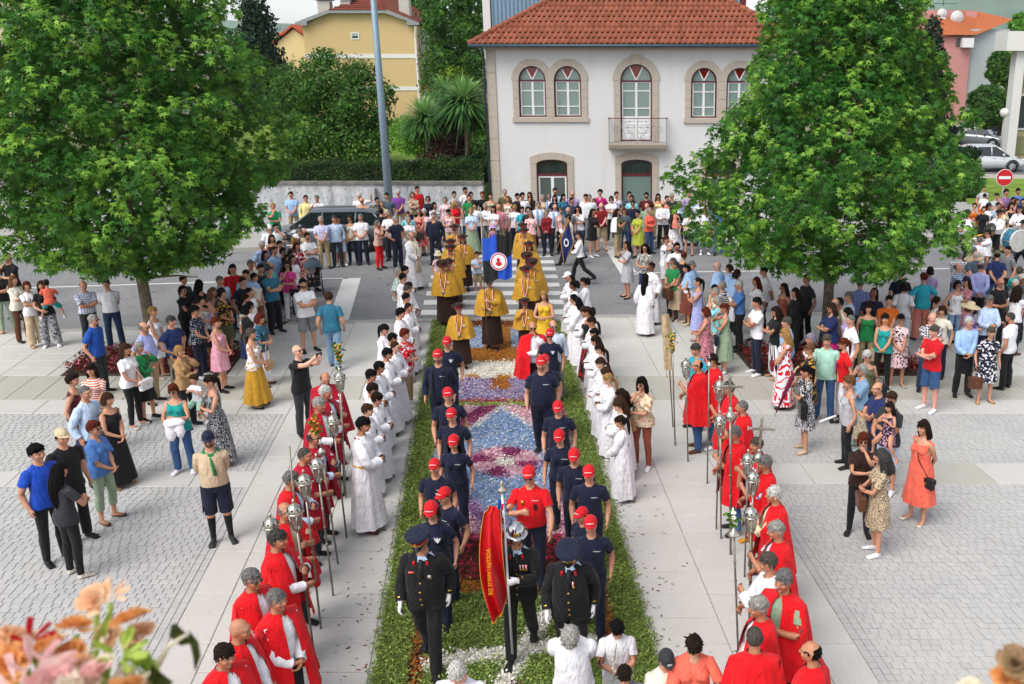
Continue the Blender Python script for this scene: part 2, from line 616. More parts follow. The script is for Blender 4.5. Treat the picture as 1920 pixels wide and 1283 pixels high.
def pose(J,E,p):
 """p: lean, turn (spine), head=(yaw, pitch, tilt), L / R wrist targets, legs"""
 G=[np.eye(3)]*21
 P=np.zeros((21,3))
 lean=p.get('lean',0.0)
 G[0]=rx(-0.0)@rz(p.get('hip',0))
 G[1]=rx(lean*.5)@rz(p.get('turn',0)*.5)@G[0]
 G[2]=rx(lean)@rz(p.get('turn',0))@G[0]
 hy,hp_,ht=p.get('head',(0,0,0))
 G[3]=G[2]@rz(hy*.4)@rx(hp_*.45)
 G[4]=G[2]@rz(hy)@rx(hp_)@ry(ht)
 P[0]=J[0]
 def place(b):P[b]=P[PAR[b]]+G[PAR[b]]@(J[b]-J[PAR[b]])
 for b in(1,2,3,4,5,10,15,18):place(b)
 for k,s,key in((5,1,'L'),(10,-1,'R')):
  tgt,pole,curl=p[key]
  C=G[2]
  S0=J[k]
  tw=P[2]+C@(np.asarray(tgt,float)-J[2])
  Sh=P[k]
  l1=np.linalg.norm(E[k]-J[k]);l2=np.linalg.norm(E[k+1]-J[k+1])
  d=tw-Sh
  L=np.linalg.norm(d)
  Lc=min(max(L,abs(l1-l2)+.02),(l1+l2)*.995)
  dn=d/L
  a=(l1*l1-l2*l2+Lc*Lc)/(2*Lc)
  h=math.sqrt(max(0,l1*l1-a*a))
  po=C@np.asarray(pole,float)
  po=po-dn*(po@dn)
  po/=np.linalg.norm(po)+1e-9
  el=Sh+dn*a+po*h
  wr=Sh+dn*Lc
  G[k]=rbet(C@(E[k]-J[k]),el-Sh)@C
  P[k+1]=P[k]+G[k]@(J[k+1]-J[k])
  G[k+1]=rbet(G[k]@(E[k+1]-J[k+1]),wr-P[k+1])@G[k]
  P[k+2]=P[k+1]+G[k+1]@(J[k+2]-J[k+1])
  aax=A30*np.array([s,1,1])
  roll=p.get('roll'+key,0.0)
  bend=p.get('bend'+key,0.0)
  yax=np.array([0,1.0,0])
  G[k+2]=G[k+1]@axrot(aax,roll)@axrot(yax,bend*s)
  P[k+3]=P[k+2]+G[k+2]@(J[k+3]-J[k+2])
  G[k+3]=G[k+2]@axrot(yax,curl*s)
  P[k+4]=P[k+3]+G[k+3]@(J[k+4]-J[k+3])
  G[k+4]=G[k+3]@axrot(yax,curl*s*1.1)
 for k,key,s in((15,'lL',1),(18,'lR',-1)):
  th,kn,out,toe=p.get(key,(0,0,0,0))
  G[k]=G[0]@ry(-out*s)@rx(-th)
  P[k+1]=P[k]+G[k]@(J[k+1]-J[k])
  G[k+1]=G[0]@ry(-out*s*.6)@rx(-th+kn)
  P[k+2]=P[k+1]+G[k+1]@(J[k+2]-J[k+1])
  G[k+2]=G[0]@rz(toe*s)@rx(p.get('ft'+key,0.0))
 return np.array(G),P
def skin(V,W,J,G,P):
 out=np.zeros_like(V)
 for b in range(21):
  w=W[:,b]
  i=np.nonzero(w>1e-4)[0]
  if len(i):
   out[i]+=w[i,None]*((V[i]-J[b])@G[b].T+P[b])
 return out
def onehot(n,b):
 W=np.zeros((n,21));W[:,b]=1
 return W
def clip_field(T,f,arrs):
 """keep the part of a triangle mesh where f > 0, cutting along f = 0"""
 s=f[T]>0
 k=s.sum(1)
 full=T[k==3]
 newA=[list()for _ in arrs]
 tris=[full]
 base=len(f)
 out=[full]
 ea,eb,et=[],[],[]
 cnt=base
 def cut(ia,ib):
  nonlocal cnt
  t=f[ia]/(f[ia]-f[ib])
  ea.append(ia);eb.append(ib);et.append(t)
  r=np.arange(cnt,cnt+len(ia));cnt+=len(ia)
  return r
 one=T[k==1];so=s[k==1]
 if len(one):
  r=so.argmax(1);n=np.arange(len(one))
  a,b,c=one[n,r],one[n,(r+1)%3],one[n,(r+2)%3]
  p,q=cut(a,b),cut(a,c)
  out.append(np.stack([a,p,q],1))
 two=T[k==2];st=s[k==2]
 if len(two):
  r=(~st).argmax(1);n=np.arange(len(two))
  a,b,c=two[n,r],two[n,(r+1)%3],two[n,(r+2)%3]
  p,q=cut(b,a),cut(c,a)
  out.append(np.stack([b,c,q],1));out.append(np.stack([b,q,p],1))
 Tn=np.concatenate(out)
 if ea:
  ia,ib,tt=np.concatenate(ea),np.concatenate(eb),np.concatenate(et)
  arrs=[np.concatenate([A,A[ia]*(1-tt.reshape(-1,*[1]*(A.ndim-1)))+A[ib]*tt.reshape(-1,*[1]*(A.ndim-1))])for A in arrs]
  key=np.minimum(ia,ib).astype(np.int64)*base+np.maximum(ia,ib)
  uq,first,inv=np.unique(key,return_index=True,return_inverse=True)
  m=np.arange(base+len(ia));m[base:]=base+first[inv]
  Tn=m[Tn]
 used,inv=np.unique(Tn,return_inverse=True)
 return inv.reshape(-1,3),[A[used]for A in arrs]
PAL=dict(white='#eceaf0',offwhite='#e6dfd0',cream='#ddcfae',beige='#c8b294',tan='#b08a5e',sand='#cdbb98',black='#17171a',charcoal='#2e3034',grey='#77797d',lightgrey='#b3b5ba',navy='#171c33',darkblue='#1c2c5c',blue='#2050a8',royal='#1b49b4',midblue='#4a78b8',skyblue='#9dbde6',paleblue='#c0d4ee',denim='#33527f',darkdenim='#1f3352',lightdenim='#7f9dbd',teal='#1f9b97',turquoise='#2fa9bd',aqua='#86cfd8',mint='#a8d3c0',seagreen='#5aa593',green='#1f7f45',emerald='#1c9b62',olive='#5a5b3b',sage='#8fa389',lime='#a9b13f',yellow='#e5b92f',mustard='#c3922c',gold='#d79a1c',paleyellow='#ecdd9c',orange='#d5691f',coral='#ea6a55',salmon='#e58a78',pink='#e4a6bb',hotpink='#e0458f',rose='#d98a96',magenta='#b41c6f',red='#c8141f',scarlet='#d8121c',crimson='#a80f28',darkred='#7c1420',maroon='#55151f',wine='#6b1436',brown='#5a3522',darkbrown='#2e1a14',rust='#8e4a35',purple='#7b3d93',lilac='#b39bcc',lavender='#a4a9dc',plum='#6b2a55',khaki='#a59270',slate='#4c5a68',petrol='#2f6f8a',ice='#dfe7ea',palegreen='#c9d6bd',palepink='#ecc9cd',silver='#b8bcc4')
WORD=dict(lightgrey='light grey',darkblue='dark blue',skyblue='sky blue',paleblue='pale blue',midblue='mid blue',royal='royal blue',denim='blue denim',darkdenim='dark denim',lightdenim='light denim',paleyellow='pale yellow',hotpink='hot pink',darkred='dark red',darkbrown='dark brown',seagreen='sea green',offwhite='off-white',palegreen='pale green',palepink='pale pink',ice='icy white',petrol='petrol blue')
def cword(c):
 p=c.split('~')
 w=WORD.get(p[0],p[0])
 if len(p)>1:
  w2=WORD.get(p[2],p[2])if len(p)>2 else ''
  w=f'{w} and {w2} {dict(floral="floral", stripe="striped", vstripe="striped", plaid="plaid", dots="dotted", leopard="leopard-print", leaf="leaf-print", print="patterned", bold="boldly printed")[p[1]]}'
 return w
def cloth(c,rough=.85,sheen=.15):
 k=('cloth',c,rough)
 if k in _mats:return _mats[k]
 t=NT('cloth '+c.replace('~',' '))
 p=c.split('~')
 a=lin(PAL[p[0]])
 rest=t.attr('rest').outputs['Vector']
 var=t.noise(rest,9.0,3.0)
 tone=lambda q:t.mix(t.step(var,.25,.75),tuple(x*.86 for x in q),tuple(min(.93,x*1.08)for x in q))
 col=tone(a)
 if len(p)>1:
  b=lin(PAL[p[2]])if len(p)>2 else(.03,.03,.03)
  kind=p[1]
  xyz=t.sep(rest)
  if kind=='stripe':
   m=t.step(t.math('SINE',t.math('MULTIPLY',xyz[2],150.0)),.0,.3)
  elif kind=='vstripe':
   m=t.step(t.math('SINE',t.math('MULTIPLY',xyz[0],190.0)),.1,.5)
  elif kind=='plaid':
   s1=t.step(t.math('SINE',t.math('MULTIPLY',xyz[2],130.0)),.2,.5)
   s2=t.step(t.math('SINE',t.math('MULTIPLY',xyz[0],130.0)),.2,.5)
   m=t.math('MULTIPLY',t.math('ADD',s1,s2),.5)
  elif kind=='dots':
   m=t.math('SUBTRACT',1.0,t.step(t.vor(rest,22.0,rand=.4),.28,.36))
  elif kind=='leopard':
   m=t.math('SUBTRACT',1.0,t.step(t.vor(rest,55.0),.32,.52))
  elif kind=='leaf':
   m=t.step(t.noise(rest,24.0,2.0,.5,2.5),.49,.54)
  elif kind=='bold':
   m=t.step(t.math('SINE',t.math('MULTIPLY',t.noise(rest,4.2,0.0,.4,.6),34.0)),.25,.4)
  elif kind=='print':
   m=t.step(t.noise(rest,40.0,2.0,.6,.8),.50,.56)
  else:
   m=t.step(t.math('ADD',t.noise(rest,19.0,2.0),t.math('MULTIPLY',t.vor(rest,15.0),-.25)),.40,.46)
  col=t.mix(m,col,tone(b))
  if kind=='floral' and len(p)>3:
   col=t.mix(t.step(t.noise(rest,27.0,1.0),.60,.64),col,lin(PAL[p[3]]))
 t.base(col,rough,0.0,.25)
 t.b.inputs['Sheen Weight'].default_value=sheen*.5
 w1=t.noise(t.mapv(rest,(1,1,.38)),15.0,2.5,.5,.8)
 w2=t.noise(rest,140.0,2.0)
 t.bump(t.math('ADD',w1,t.math('MULTIPLY',w2,.05)),.85,.042)
 _mats[k]=t.m
 return t.m
SKIN=dict(fair='#d9a68d',mid='#c48d70',tan='#b67c5e',brown='#7a4a33',dark='#4a2c20',pink='#d89a86')
HAIRC=dict(black='#0f0d0d',dbrown='#241812',brown='#3d281b',lbrown='#6b4a2f',blond='#a07c4a',red='#5a2416',grey='#6e6c6a',dgrey='#413f3e',white='#c4c0ba',silver='#98958f',mix='#514b45',blue='#1c3a5e',lilac='#8d8496')
def skinmat(tone,hair,beard=0.0):
 k=('skin',tone,hair,beard)
 if k in _mats:return _mats[k]
 t=NT('skin %s %s %s'%(tone,hair,beard))
 rest=t.attr('rest').outputs['Vector']
 x,y,z=t.sep(rest)
 ax=t.math('ABSOLUTE',x)
 a=lin(SKIN[tone]);hcol=lin(HAIRC[hair])
 n=t.noise(rest,22.0,3.0)
 col=t.mix(t.step(n,.3,.7),tuple(q*.9 for q in a),tuple(min(.9,q*1.07)for q in a))
 def ell(cx,cz,rx_,rz_,soft=.35,front=True):
  dx=t.math('DIVIDE',t.math('SUBTRACT',ax,cx),rx_)
  dz=t.math('DIVIDE',t.math('SUBTRACT',z,cz),rz_)
  d=t.math('ADD',t.math('MULTIPLY',dx,dx),t.math('MULTIPLY',dz,dz))
  m=t.math('SUBTRACT',1.0,t.step(d,1-soft,1+soft))
  return t.math('MULTIPLY',m,t.math('LESS_THAN',y,-.03))
 red=lambda f:(a[0]*.95*f,a[1]*.62*f,a[2]*.6*f)
 col=t.mix(t.math('MULTIPLY',ell(.040,1.612,.024,.022,.9),.35),col,red(1.0))
 col=t.mix(t.math('MULTIPLY',ell(0,1.622,.016,.016,.8),.3),col,red(1.0))
 if beard>0:
  low=t.math('MULTIPLY',t.math('LESS_THAN',y,-.0),t.math('SUBTRACT',1.0,t.step(z,1.60,1.622)))
  low=t.math('MULTIPLY',low,t.step(z,1.525,1.54))
  low=t.math('MULTIPLY',low,t.math('SUBTRACT',1.0,ell(0,1.585,.020,.007)))
  must=ell(0,1.602,.030,.008)
  col=t.mix(t.math('MULTIPLY',t.math('MAXIMUM',low,must),beard),col,hcol)
 elif beard<0:
  col=t.mix(ell(0,1.602,.032,.009),col,hcol)
 col=t.mix(t.math('MULTIPLY',ell(0,1.586,.024,.0075),.8),col,red(.62))
 col=t.mix(t.math('MULTIPLY',ell(.031,1.672,.022,.0055),.85),col,hcol)
 col=t.mix(t.math('MULTIPLY',ell(.031,1.650,.019,.012,.8),.35),col,red(.5))
 col=t.mix(ell(.031,1.649,.0145,.0065),col,(.62,.60,.58))
 col=t.mix(ell(.031,1.649,.0068,.0068),col,(.02,.014,.01))
 t.base(col,.52,0,.45)
 t.b.inputs['Subsurface Weight'].default_value=0.0
 _mats[k]=t.m
 return t.m
def hairmat(c):
 k=('hair',c)
 if k in _mats:return _mats[k]
 t=NT('hair '+c)
 a=lin(HAIRC[c])
 rest=t.attr('rest').outputs['Vector']
 st=t.noise(t.mapv(rest,(1,.6,.18)),105.0,3.0,.65,.4)
 col=t.mix(t.step(st,.3,.7),tuple(q*.45 for q in a),tuple(min(.85,q*1.6)for q in a))
 t.base(col,.72,0,.12)
 t.bump(st,.9,.03)
 _mats[k]=t.m
 return t.m
def sines(V,amp,k=1.0):
 x,y,z=V[:,0]*k,V[:,1]*k,V[:,2]*k
 return amp*(np.sin(31*x+17*z+2.3*np.sin(23*y))*.5+np.sin(47*z+29*y+1.7*np.sin(19*x))*.35+np.sin(71*x-53*y+41*z)*.25)
_cache={}
def g_top(b,key,sleeve=.17,hem=.86,neck='crew',fit=.016,flare=.012,cuff=.010):
 k=(key,'top',sleeve,hem,neck,fit,flare,cuff)
 if k in _cache:return _cache[k]
 V,T,W,N,arm,S=b['V'],b['T'],b['W'],b['N'],b['arm'],b['S']
 x,y,z=V.T
 isarm=arm>.5
 f=np.where(isarm,sleeve-S,z-hem)
 zn={'crew':1.462+.18*y,'v':1.462+.18*y-np.where(y<.02,np.clip(.12-np.abs(x)*2.2,0,1),0),'wide':1.452+.2*y-np.clip(.075-np.abs(x)*.2,0,1)*np.where(y<0,1,.4),'strap':1.60-np.where(np.abs(x)<.085,np.where(y<0,.245,.20),np.where(np.abs(x)<.12,0,.21)),'tube':1.34+0*z,'high':1.49+0*z}[neck]
 f=np.where((isarm&(S>.03))|((np.abs(x)>.105)&(neck in('crew','v','high'))),f,np.minimum(f,zn-z))
 if sleeve<.05:
  f=np.where(isarm,np.minimum(f,sleeve-S),f)
 f=np.where(z>1.53,-1,f)
 t,(v,w,n,s,a)=clip_field(T,f,[V,W,N,S,isarm.astype(float)])
 low=np.clip((1.12-v[:,2])/.25,0,1)
 off=np.where(a>.5,fit*.9+cuff*np.clip(s/max(sleeve,.05),0,1),fit+flare*low)
 off=np.where((v[:,2]>1.42)&(a<.5),np.minimum(off,.008+.0*off),off)
 n2=n.copy()
 n2[:,2]*=.4
 v2=v+n2*(off+sines(v,.0035))[:,None]
 _cache[k]=(v2,w,t,v)
 return _cache[k]
def g_bottom(b,key,hem=.07,waist=.995,fit=.012,wide=.026,start=.60):
 k=(key,'bot',hem,waist,fit,wide,start)
 if k in _cache:return _cache[k]
 V,T,W,N,arm=b['V'],b['T'],b['W'],b['N'],b['arm']
 z=V[:,2]
 f=np.minimum(waist-z,z-hem)
 f=np.where(arm>.5,-1,f)
 f=np.where((z<.13)&(V[:,1]<-.055),-1,f)
 t,(v,w,n)=clip_field(T,f,[V,W,N])
 low=np.clip((start-v[:,2])/(start-hem+.05),0,1)
 off=fit+wide*low
 n2=n.copy();n2[:,2]*=.3
 v2=v+n2*(off+sines(v,.004))[:,None]
 _cache[k]=(v2,w,t,v)
 return _cache[k]
def g_shoe(b,key,top=.085,low=False):
 k=(key,'shoe',top)
 if k in _cache:return _cache[k]
 V,T,W,N=b['V'],b['T'],b['W'],b['N']
 f=top-V[:,2]-np.where(V[:,1]<-.03,.0,0)
 f=np.where(b['arm']>.5,-1,f)
 t,(v,w,n)=clip_field(T,f,[V,W,N])
 v2=v+n*.009
 v2[:,2]=np.maximum(v2[:,2],-.006)
 _cache[k]=(v2,w,t,v)
 return _cache[k]
def g_belt(b,key):
 k=(key,'belt')
 if k in _cache:return _cache[k]
 V,T,W,N=b['V'],b['T'],b['W'],b['N']
 z=V[:,2]
 f=np.where(b['arm']>.5,-1,np.minimum(.995-z,z-.955))
 t,(v,w,n)=clip_field(T,f,[V,W,N])
 n=n.copy();n[:,2]=0
 _cache[k]=(v+n*.03,w,t,v)
 return _cache[k]
def ring_surface(zs,rxs,rys,oys,seg=40,folds=0,amp=0.0,phase=0.0,a0=0.0,a1=2*math.pi,hemwave=0.0):
 """surface round the body; angle 0 = back (+y), goes round; open when a1 - a0 < 2 pi"""
 full=abs(a1-a0-2*math.pi)<1e-6
 m=seg if full else seg+1
 a=a0+(a1-a0)*np.arange(m)/seg
 V=[]
 nz=len(zs)
 for i in range(nz):
  t=i/(nz-1)
  fold=1.7*amp*(t**.8)*(np.sin(folds*a+phase)+.45*np.sin(folds*1.7*a+2*phase+1)+.3*np.sin(folds*.6*a+phase*3))
  r_=1+fold
  V.append(np.stack([np.sin(a)*rxs[i]*r_,oys[i]+np.cos(a)*rys[i]*r_,np.full(m,zs[i])+(hemwave*np.sin(folds*.5*a+phase)if i==nz-1 else 0)],1))
 V=np.concatenate(V)
 q=[]
 for i in range(nz-1):
  for k in range(seg):
   k2=(k+1)%m
   q.append((i*m+k,(i+1)*m+k,(i+1)*m+k2));q.append((i*m+k,(i+1)*m+k2,i*m+k2))
 return V,np.array(q,np.int32)
def wz(V,split=1.15,soft=.12):
 """rigid weights by height: chest above, pelvis below"""
 W=np.zeros((len(V),21))
 c=np.clip((V[:,2]-split)/soft+.5,0,1)
 s=np.clip((V[:,2]-(split-.2))/soft+.5,0,1)
 W[:,2]=c;W[:,1]=(1-c)*s;W[:,0]=(1-c)*(1-s)
 return W
def g_skirt(hem=.5,top=1.0,flare=.06,folds=9,amp=.035,sex='f',phase=0.0,seg=40,loose=0.0):
 nz=7
 zs=np.linspace(top,hem,nz)
 zk=[.0,.5,.85,.93,1.0,1.06,1.12,1.25,1.4]
 rx_=np.array([.20,.20,.195,.194,.168,.155,.15,.168,.19]);ry_=np.array([.16,.16,.152,.15,.128,.116,.112,.122,.13])
 if sex=='m':rx_=rx_+.006
 k=np.clip((top-.08-zs)/max(.2,(top-hem)),0,1)
 rxs=np.interp(zs,zk,rx_)+flare*k+loose;rys=np.interp(zs,zk,ry_)+flare*k+loose
 V,T=ring_surface(zs,rxs,rys,np.full(nz,.012),seg,folds,amp,phase)
 W=wz(V)
 below=np.clip((.8-V[:,2])/.5,0,1)*.35
 W=W*(1-below)[:,None]
 side=np.clip(V[:,0]/.12,-1,1)*.5+.5
 W[:,15]+=below*side;W[:,18]+=below*(1-side)
 return V,W,T,V.copy()
def g_cape(hem=.55,gap=R(34),folds=8,amp=.03,phase=0.0,seg=44,wide=1.0,flare=1.0):
 zs=np.array([1.505,1.485,1.465,1.435,1.39,1.31,1.18,1.02,.82,.6])
 rxs=np.array([.078,.082,.125,.195,.246,.268,.282,.294,.305,.325])*wide
 rys=np.array([.08,.085,.105,.128,.148,.165,.182,.2,.215,.235])
 k=np.clip((1.3-zs)/.7,0,1)*.05*flare
 rxs=rxs+k;rys=rys+k
 z2=np.concatenate([zs[zs>hem+.03],[hem]])
 rxs,rys=np.interp(-z2,-zs,rxs),np.interp(-z2,-zs,rys)
 oy=np.interp(-z2,-zs,np.array([.016,.016,.016,.014,.01,.0,-.005,-.005,0,.0]))
 V,T=ring_surface(z2,rxs,rys,oy,seg,folds,amp*1.6,phase,-math.pi+gap/2,math.pi-gap/2,hemwave=.008)
 return V,wz(V),T,V.copy()
def g_collar(open_=R(50),r0=.066,z0=1.452,h=.032,spread=.016,seg=20):
 a0,a1=-math.pi+open_/2,math.pi-open_/2
 V,T=ring_surface(np.array([z0+h*.8,z0+h,z0+h*.2,z0-.012]),np.array([r0-.004,r0,r0+spread*.8,r0+spread*1.3]),np.array([r0-.004,r0,r0+spread*.8,r0+spread*1.3])*1.0,np.array([.016,.016,.014,.010]),seg,0,0,0,a0,a1)
 V[:,2]+=np.clip(-V[:,1]-.0,-.05,.08)*-.35
 return V,onehot(len(V),2),T,V.copy()
def merge(parts):
 Vs,Ws,Ts,Rs,n=[],[],[],[],0
 for(V,W,T,Rr)in parts:
  Vs.append(V);Ws.append(W);Ts.append(T+n);Rs.append(Rr);n+=len(V)
 return np.concatenate(Vs),np.concatenate(Ws),np.concatenate(Ts),np.concatenate(Rs)
def rigid(mb,bone):
 V,P=mb.arrays()
 T=[]
 for p in P:
  if p.shape[1]==3:T.append(p)
  elif p.shape[1]==4:T+=[p[:,[0,1,2]],p[:,[0,2,3]]]
  else:
   for j in range(1,p.shape[1]-1):T.append(p[:,[0,j,j+1]])
 return V,onehot(len(V),bone),np.concatenate(T),V.copy()
def hairline(y):
 return np.interp(y,[-.10,-.075,-.045,-.012,.0,.012,.04,.09],[1.728,1.714,1.690,1.640,1.632,1.664,1.582,1.568])
def g_hair(b,key,style,seed=0,hat=False):
 k=(key,'hair',style,seed%3,hat)
 if k in _cache:return _cache[k]
 V,T,W,N=b['V'],b['T'],b['W'],b['N']
 x,y,z=V.T
 f=z-hairline(y)
 f=np.where(z<1.53,-1,f)
 f=np.where((np.abs(x)>.082)&(z<1.68),-.01,f)
 bald=style in('bald','baldgrey')
 if bald:
  f=np.minimum(f,1.685+np.clip(y,-.02,.1)*.25-z)
 if hat:
  f=np.minimum(f,1.70-z)
 if style=='receding':
  f=np.minimum(f,np.where(y<-.0,.035*0+(y+.062),1))
 t,(v,w,n,fe)=clip_field(T,f,[V,W,N,f])
 up=np.clip((v[:,2]-1.63)/.1,0,1)
 th={'short':.008+.016*up,'bald':.006+0*up,'buzz':.004+.003*up,'receding':.007+.008*up,'quiff':.007+.026*up*np.clip(.6-v[:,1]*6,.5,1.3),'mop':.014+.024*up}.get(style,.012+.012*up)
 if style=='curly':
  th=.026+.012*up+.010*np.sin(v[:,0]*130+seed)*np.sin(v[:,1]*120)*np.sin(v[:,2]*125)
 th=th*np.clip(fe/.024,.12,1)
 rough_=sines(v,.004,2.2)+np.random.default_rng(seed%3).normal(0,.0035,len(v))if style not in('bald','buzz')else 0
 v2=v+n*(th+rough_)[:,None]
 parts=[(v2,np.tile(onehot(1,4),(len(v2),1)),t,v)]
 if hat:v2=v+n*.005;parts[0]=(v2,parts[0][1],t,v)
 if style!='buzz' and not hat:
  r2=np.random.default_rng(seed%3+5)
  m_=(130 if len(V)>1200 else 44)//(2 if bald else 1)
  i_=r2.integers(0,len(v2),m_)
  r0,nn=v2[i_],n[i_]
  fl=r0-np.array([0,.03,1.78]);fl-=nn*(fl*nn).sum(1)[:,None];fl/=np.linalg.norm(fl,axis=1)[:,None]+1e-6
  if style=='curly':fl=r2.normal(size=fl.shape)
  L_={'bald':.016,'short':.03,'receding':.026,'quiff':.034,'mop':.036,'curly':.02}.get(style,.034)
  d_=fl+nn*r2.uniform(.0,.28,m_)[:,None]+r2.normal(0,.16,fl.shape)
  s_=np.cross(nn,d_);s_/=np.linalg.norm(s_,axis=1)[:,None]+1e-6
  w_=.013
  tip=r0+d_*(L_*r2.uniform(.6,1.2,m_))[:,None]
  TV=np.stack([r0-s_*w_-nn*.004,r0+s_*w_-nn*.004,tip+s_*w_*.3,tip-s_*w_*.3],1).reshape(-1,3)
  q_=np.arange(m_)[:,None]*4
  TT=np.concatenate([q_+np.array([0,1,2]),q_+np.array([0,2,3])])
  parts.append((TV,onehot(len(TV),4),TT,np.repeat(r2.normal(0,.4,(m_,3)),4,axis=0)+TV))
 def curtain(z1,a_open,rx0,ry0,r1=1.0,bone_blend=True,wave=.05):
  zs=np.array([1.70,1.69,1.68,]if hat else[1.742,1.715,1.68,]);zs=np.concatenate([zs,[1.64,1.60,1.56,1.52,1.46,1.40,1.32,1.24,1.14]])
  rr=np.array([.9,.92,.95,]if hat else[.35,.72,.95,]);rr=np.concatenate([rr,[1.0,1.02,1.03,1.03,1.04,1.04,.98,.88,.7]])
  z2=np.concatenate([zs[zs>z1+.012],[z1]])
  r2=np.interp(-z2,-zs,rr)*np.interp(z2,[z1,z1+.07,1.8],[r1,1,1])
  oy=np.interp(-z2,[-1.742,-1.6,-1.5,-1.14],[.014,.018,.034,.07])
  Vc,Tc=ring_surface(z2,rx0*r2,ry0*r2,oy,30,11,wave,seed*1.7,-math.pi+a_open/2,math.pi-a_open/2,.006)
  n0=len(Vc)
  Wc=onehot(n0,4)
  low=np.clip((1.46-Vc[:,2])/.12,0,1)
  Wc[:,4]=1-low;Wc[:,2]=low
  c=np.array([0,.02,0])
  ins=Vc.copy();ins[:,:2]=(ins[:,:2]-c[:2])*.86+c[:2]
  return[(Vc,Wc,Tc,Vc.copy()),(ins,Wc,Tc[:,::-1],Vc.copy())]
 if style=='bob':parts+=curtain(1.535,R(118),.099,.112,.93)
 elif style=='shoulder':parts+=curtain(1.44,R(116),.102,.114,.92,wave=.06)
 elif style=='long':parts+=curtain(1.24,R(128),.1,.112,.8,wave=.06)
 elif style=='vlong':parts+=curtain(1.12,R(150),.098,.112,.6,wave=.05)
 elif style=='curlylong':parts+=curtain(1.36,R(120),.122,.128,.95,wave=.13)
 elif style in('pony','lowpony'):
  z0=1.69 if style=='pony' else 1.60
  q=rigid(MB().tube([(0,.085,z0),(0,.125,z0-.005),(0,.145,z0-.06),(0,.14,z0-.15),(.01,.125,z0-.25),(.012,.115,z0-.33)],[.02,.026,.034,.032,.024,.008],10),4)
  parts.append(q)
 elif style=='bun':
  parts.append(rigid(MB().ball((0,.105,1.665),(.04,.034,.036),12,8),4))
 elif style=='topbun':
  parts.append(rigid(MB().ball((0,.05,1.775),(.036,.036,.032),12,8),4))
 elif style=='puff':
  q=MB().ball((0,.13,1.63),(.085,.06,.11),16,12)
  V_,P_=q.arrays();V_+=sines(V_,.012,1.6)[:,None]
  q.v=[V_]
  parts.append(rigid(q,4))
 elif style in('shortf','curly'):
  parts+=curtain(1.572,R(150),.092,.108,.9,wave=.05)if style=='shortf' else[]
 _cache[k]=merge(parts)
 return _cache[k]
def h_dome(mb,rx_=.092,ry_=.11,z0=1.682,top=1.79,n=24,rings=6,oy=.012):
 pr=[]
 for i in range(rings+1):
  a=math.pi/2*i/rings
  pr.append((math.cos(a),z0+(top-z0)*math.sin(a)))
 pr[-1]=(.02,top)
 mb.lathe(pr,n,(0,oy,0),rx_,ry_)
def h_cap(back=False):
 mb=MB();h_dome(mb,.089,.106,1.684,1.786)
 V,F=[],[]
 n=12
 for i,(d,dz,hw)in enumerate([(0,0,.080),(.035,.004,.077),(.062,.000,.060)]):
  for k in range(n+1):
   a=-1+2*k/n
   V.append((a*hw,-.088-d*(1-.55*a*a)-.0-(1-a*a)*.012+.045*a*a*(1 if i==0 else .6),1.698+dz-.014*a*a))
 for i in range(2):
  for k in range(n):
   F.append((i*(n+1)+k,i*(n+1)+k+1,(i+1)*(n+1)+k+1,(i+1)*(n+1)+k))
 m=len(V)
 V2=[(x,y,z-.007)for x,y,z in V]
 F2=[tuple(q+m for q in f[::-1])for f in F]
 rim=[(2*(n+1)+k,2*(n+1)+k+1,m+2*(n+1)+k+1,m+2*(n+1)+k)for k in range(n)]
 mb.add(V+V2,F+F2+rim)
 mb.ball((0,.012,1.783),(.008,.008,.005),8,4)
 return mb
def h_brim(brim=.085,z=1.70,crown=.115,droop=.0,flat=False,curl=.02,taper=.82):
 mb=MB()
 pr=[(.80+0*brim,z-.004),(1.0,z)]
 prof=[(.090,z-.006)]
 for i in range(5):
  t=(i+1)/5
  prof.append((.094+brim*t,z+curl*t*t-droop*t))
 for i in range(5):
  t=1-i/5
  prof.append((.094+brim*t,z+.006+curl*t*t-droop*t))
 prof+=[(.094,z+.008),(.094*(.5+taper/2),z+crown*.55),(.094*taper,z+crown*.9),(.094*taper*.75,z+crown),(.03,z+crown*.93),(.004,z+crown*.9)]
 mb.lathe(prof,28,(0,.012,0),1.0,1.14)
 V=np.concatenate(mb.v)
 d=np.hypot(V[:,0],V[:,1]-.012)
 side=np.clip((d-.1)/max(brim,.01),0,1)*(np.abs(V[:,0])/(d+1e-6))**2
 V[:,2]+=side*(curl*1.6)
 mb.v=[V]
 return mb
def h_band(z=1.708,h=.026,r=.096):
 mb=MB()
 mb.lathe([(r,z),(r*.985,z+h)],28,(0,.012,0),1.0,1.14)
 return mb
def h_bucket():
 mb=MB()
 mb.lathe([(.155,1.645),(.125,1.675),(.098,1.70),(.092,1.76),(.08,1.785),(.02,1.79)],26,(0,.012,0),1,1.12)
 mb.lathe([(.098,1.698),(.124,1.668),(.155,1.64)],26,(0,.012,0),1,1.12)
 return mb
def g_glasses(sun=True):
 mb=MB()
 for s in(1,-1):
  mb.lathe([(0.002,0),(.024,0),(.026,.004),(.02,.006),(.002,.006)],12,(0,0,0),1.0,.82)
  V=mb.v[-1]
  mb.v[-1]=np.stack([V[:,0]+s*.033,-.094-V[:,2]+np.abs(V[:,0]+0)*.25*0,1.648+V[:,1]],1)
  mb.tube([(s*.057,-.088,1.652),(s*.074,-.05,1.654),(s*.079,.015,1.65)],.003,5)
 mb.tube([(-.012,-.1,1.654),(.012,-.1,1.654)],.003,5)
 return mb
B_=(.35,1,-.1);O_=(1,.55,-.3)
def mir(t):return(-t[0],t[1],t[2])
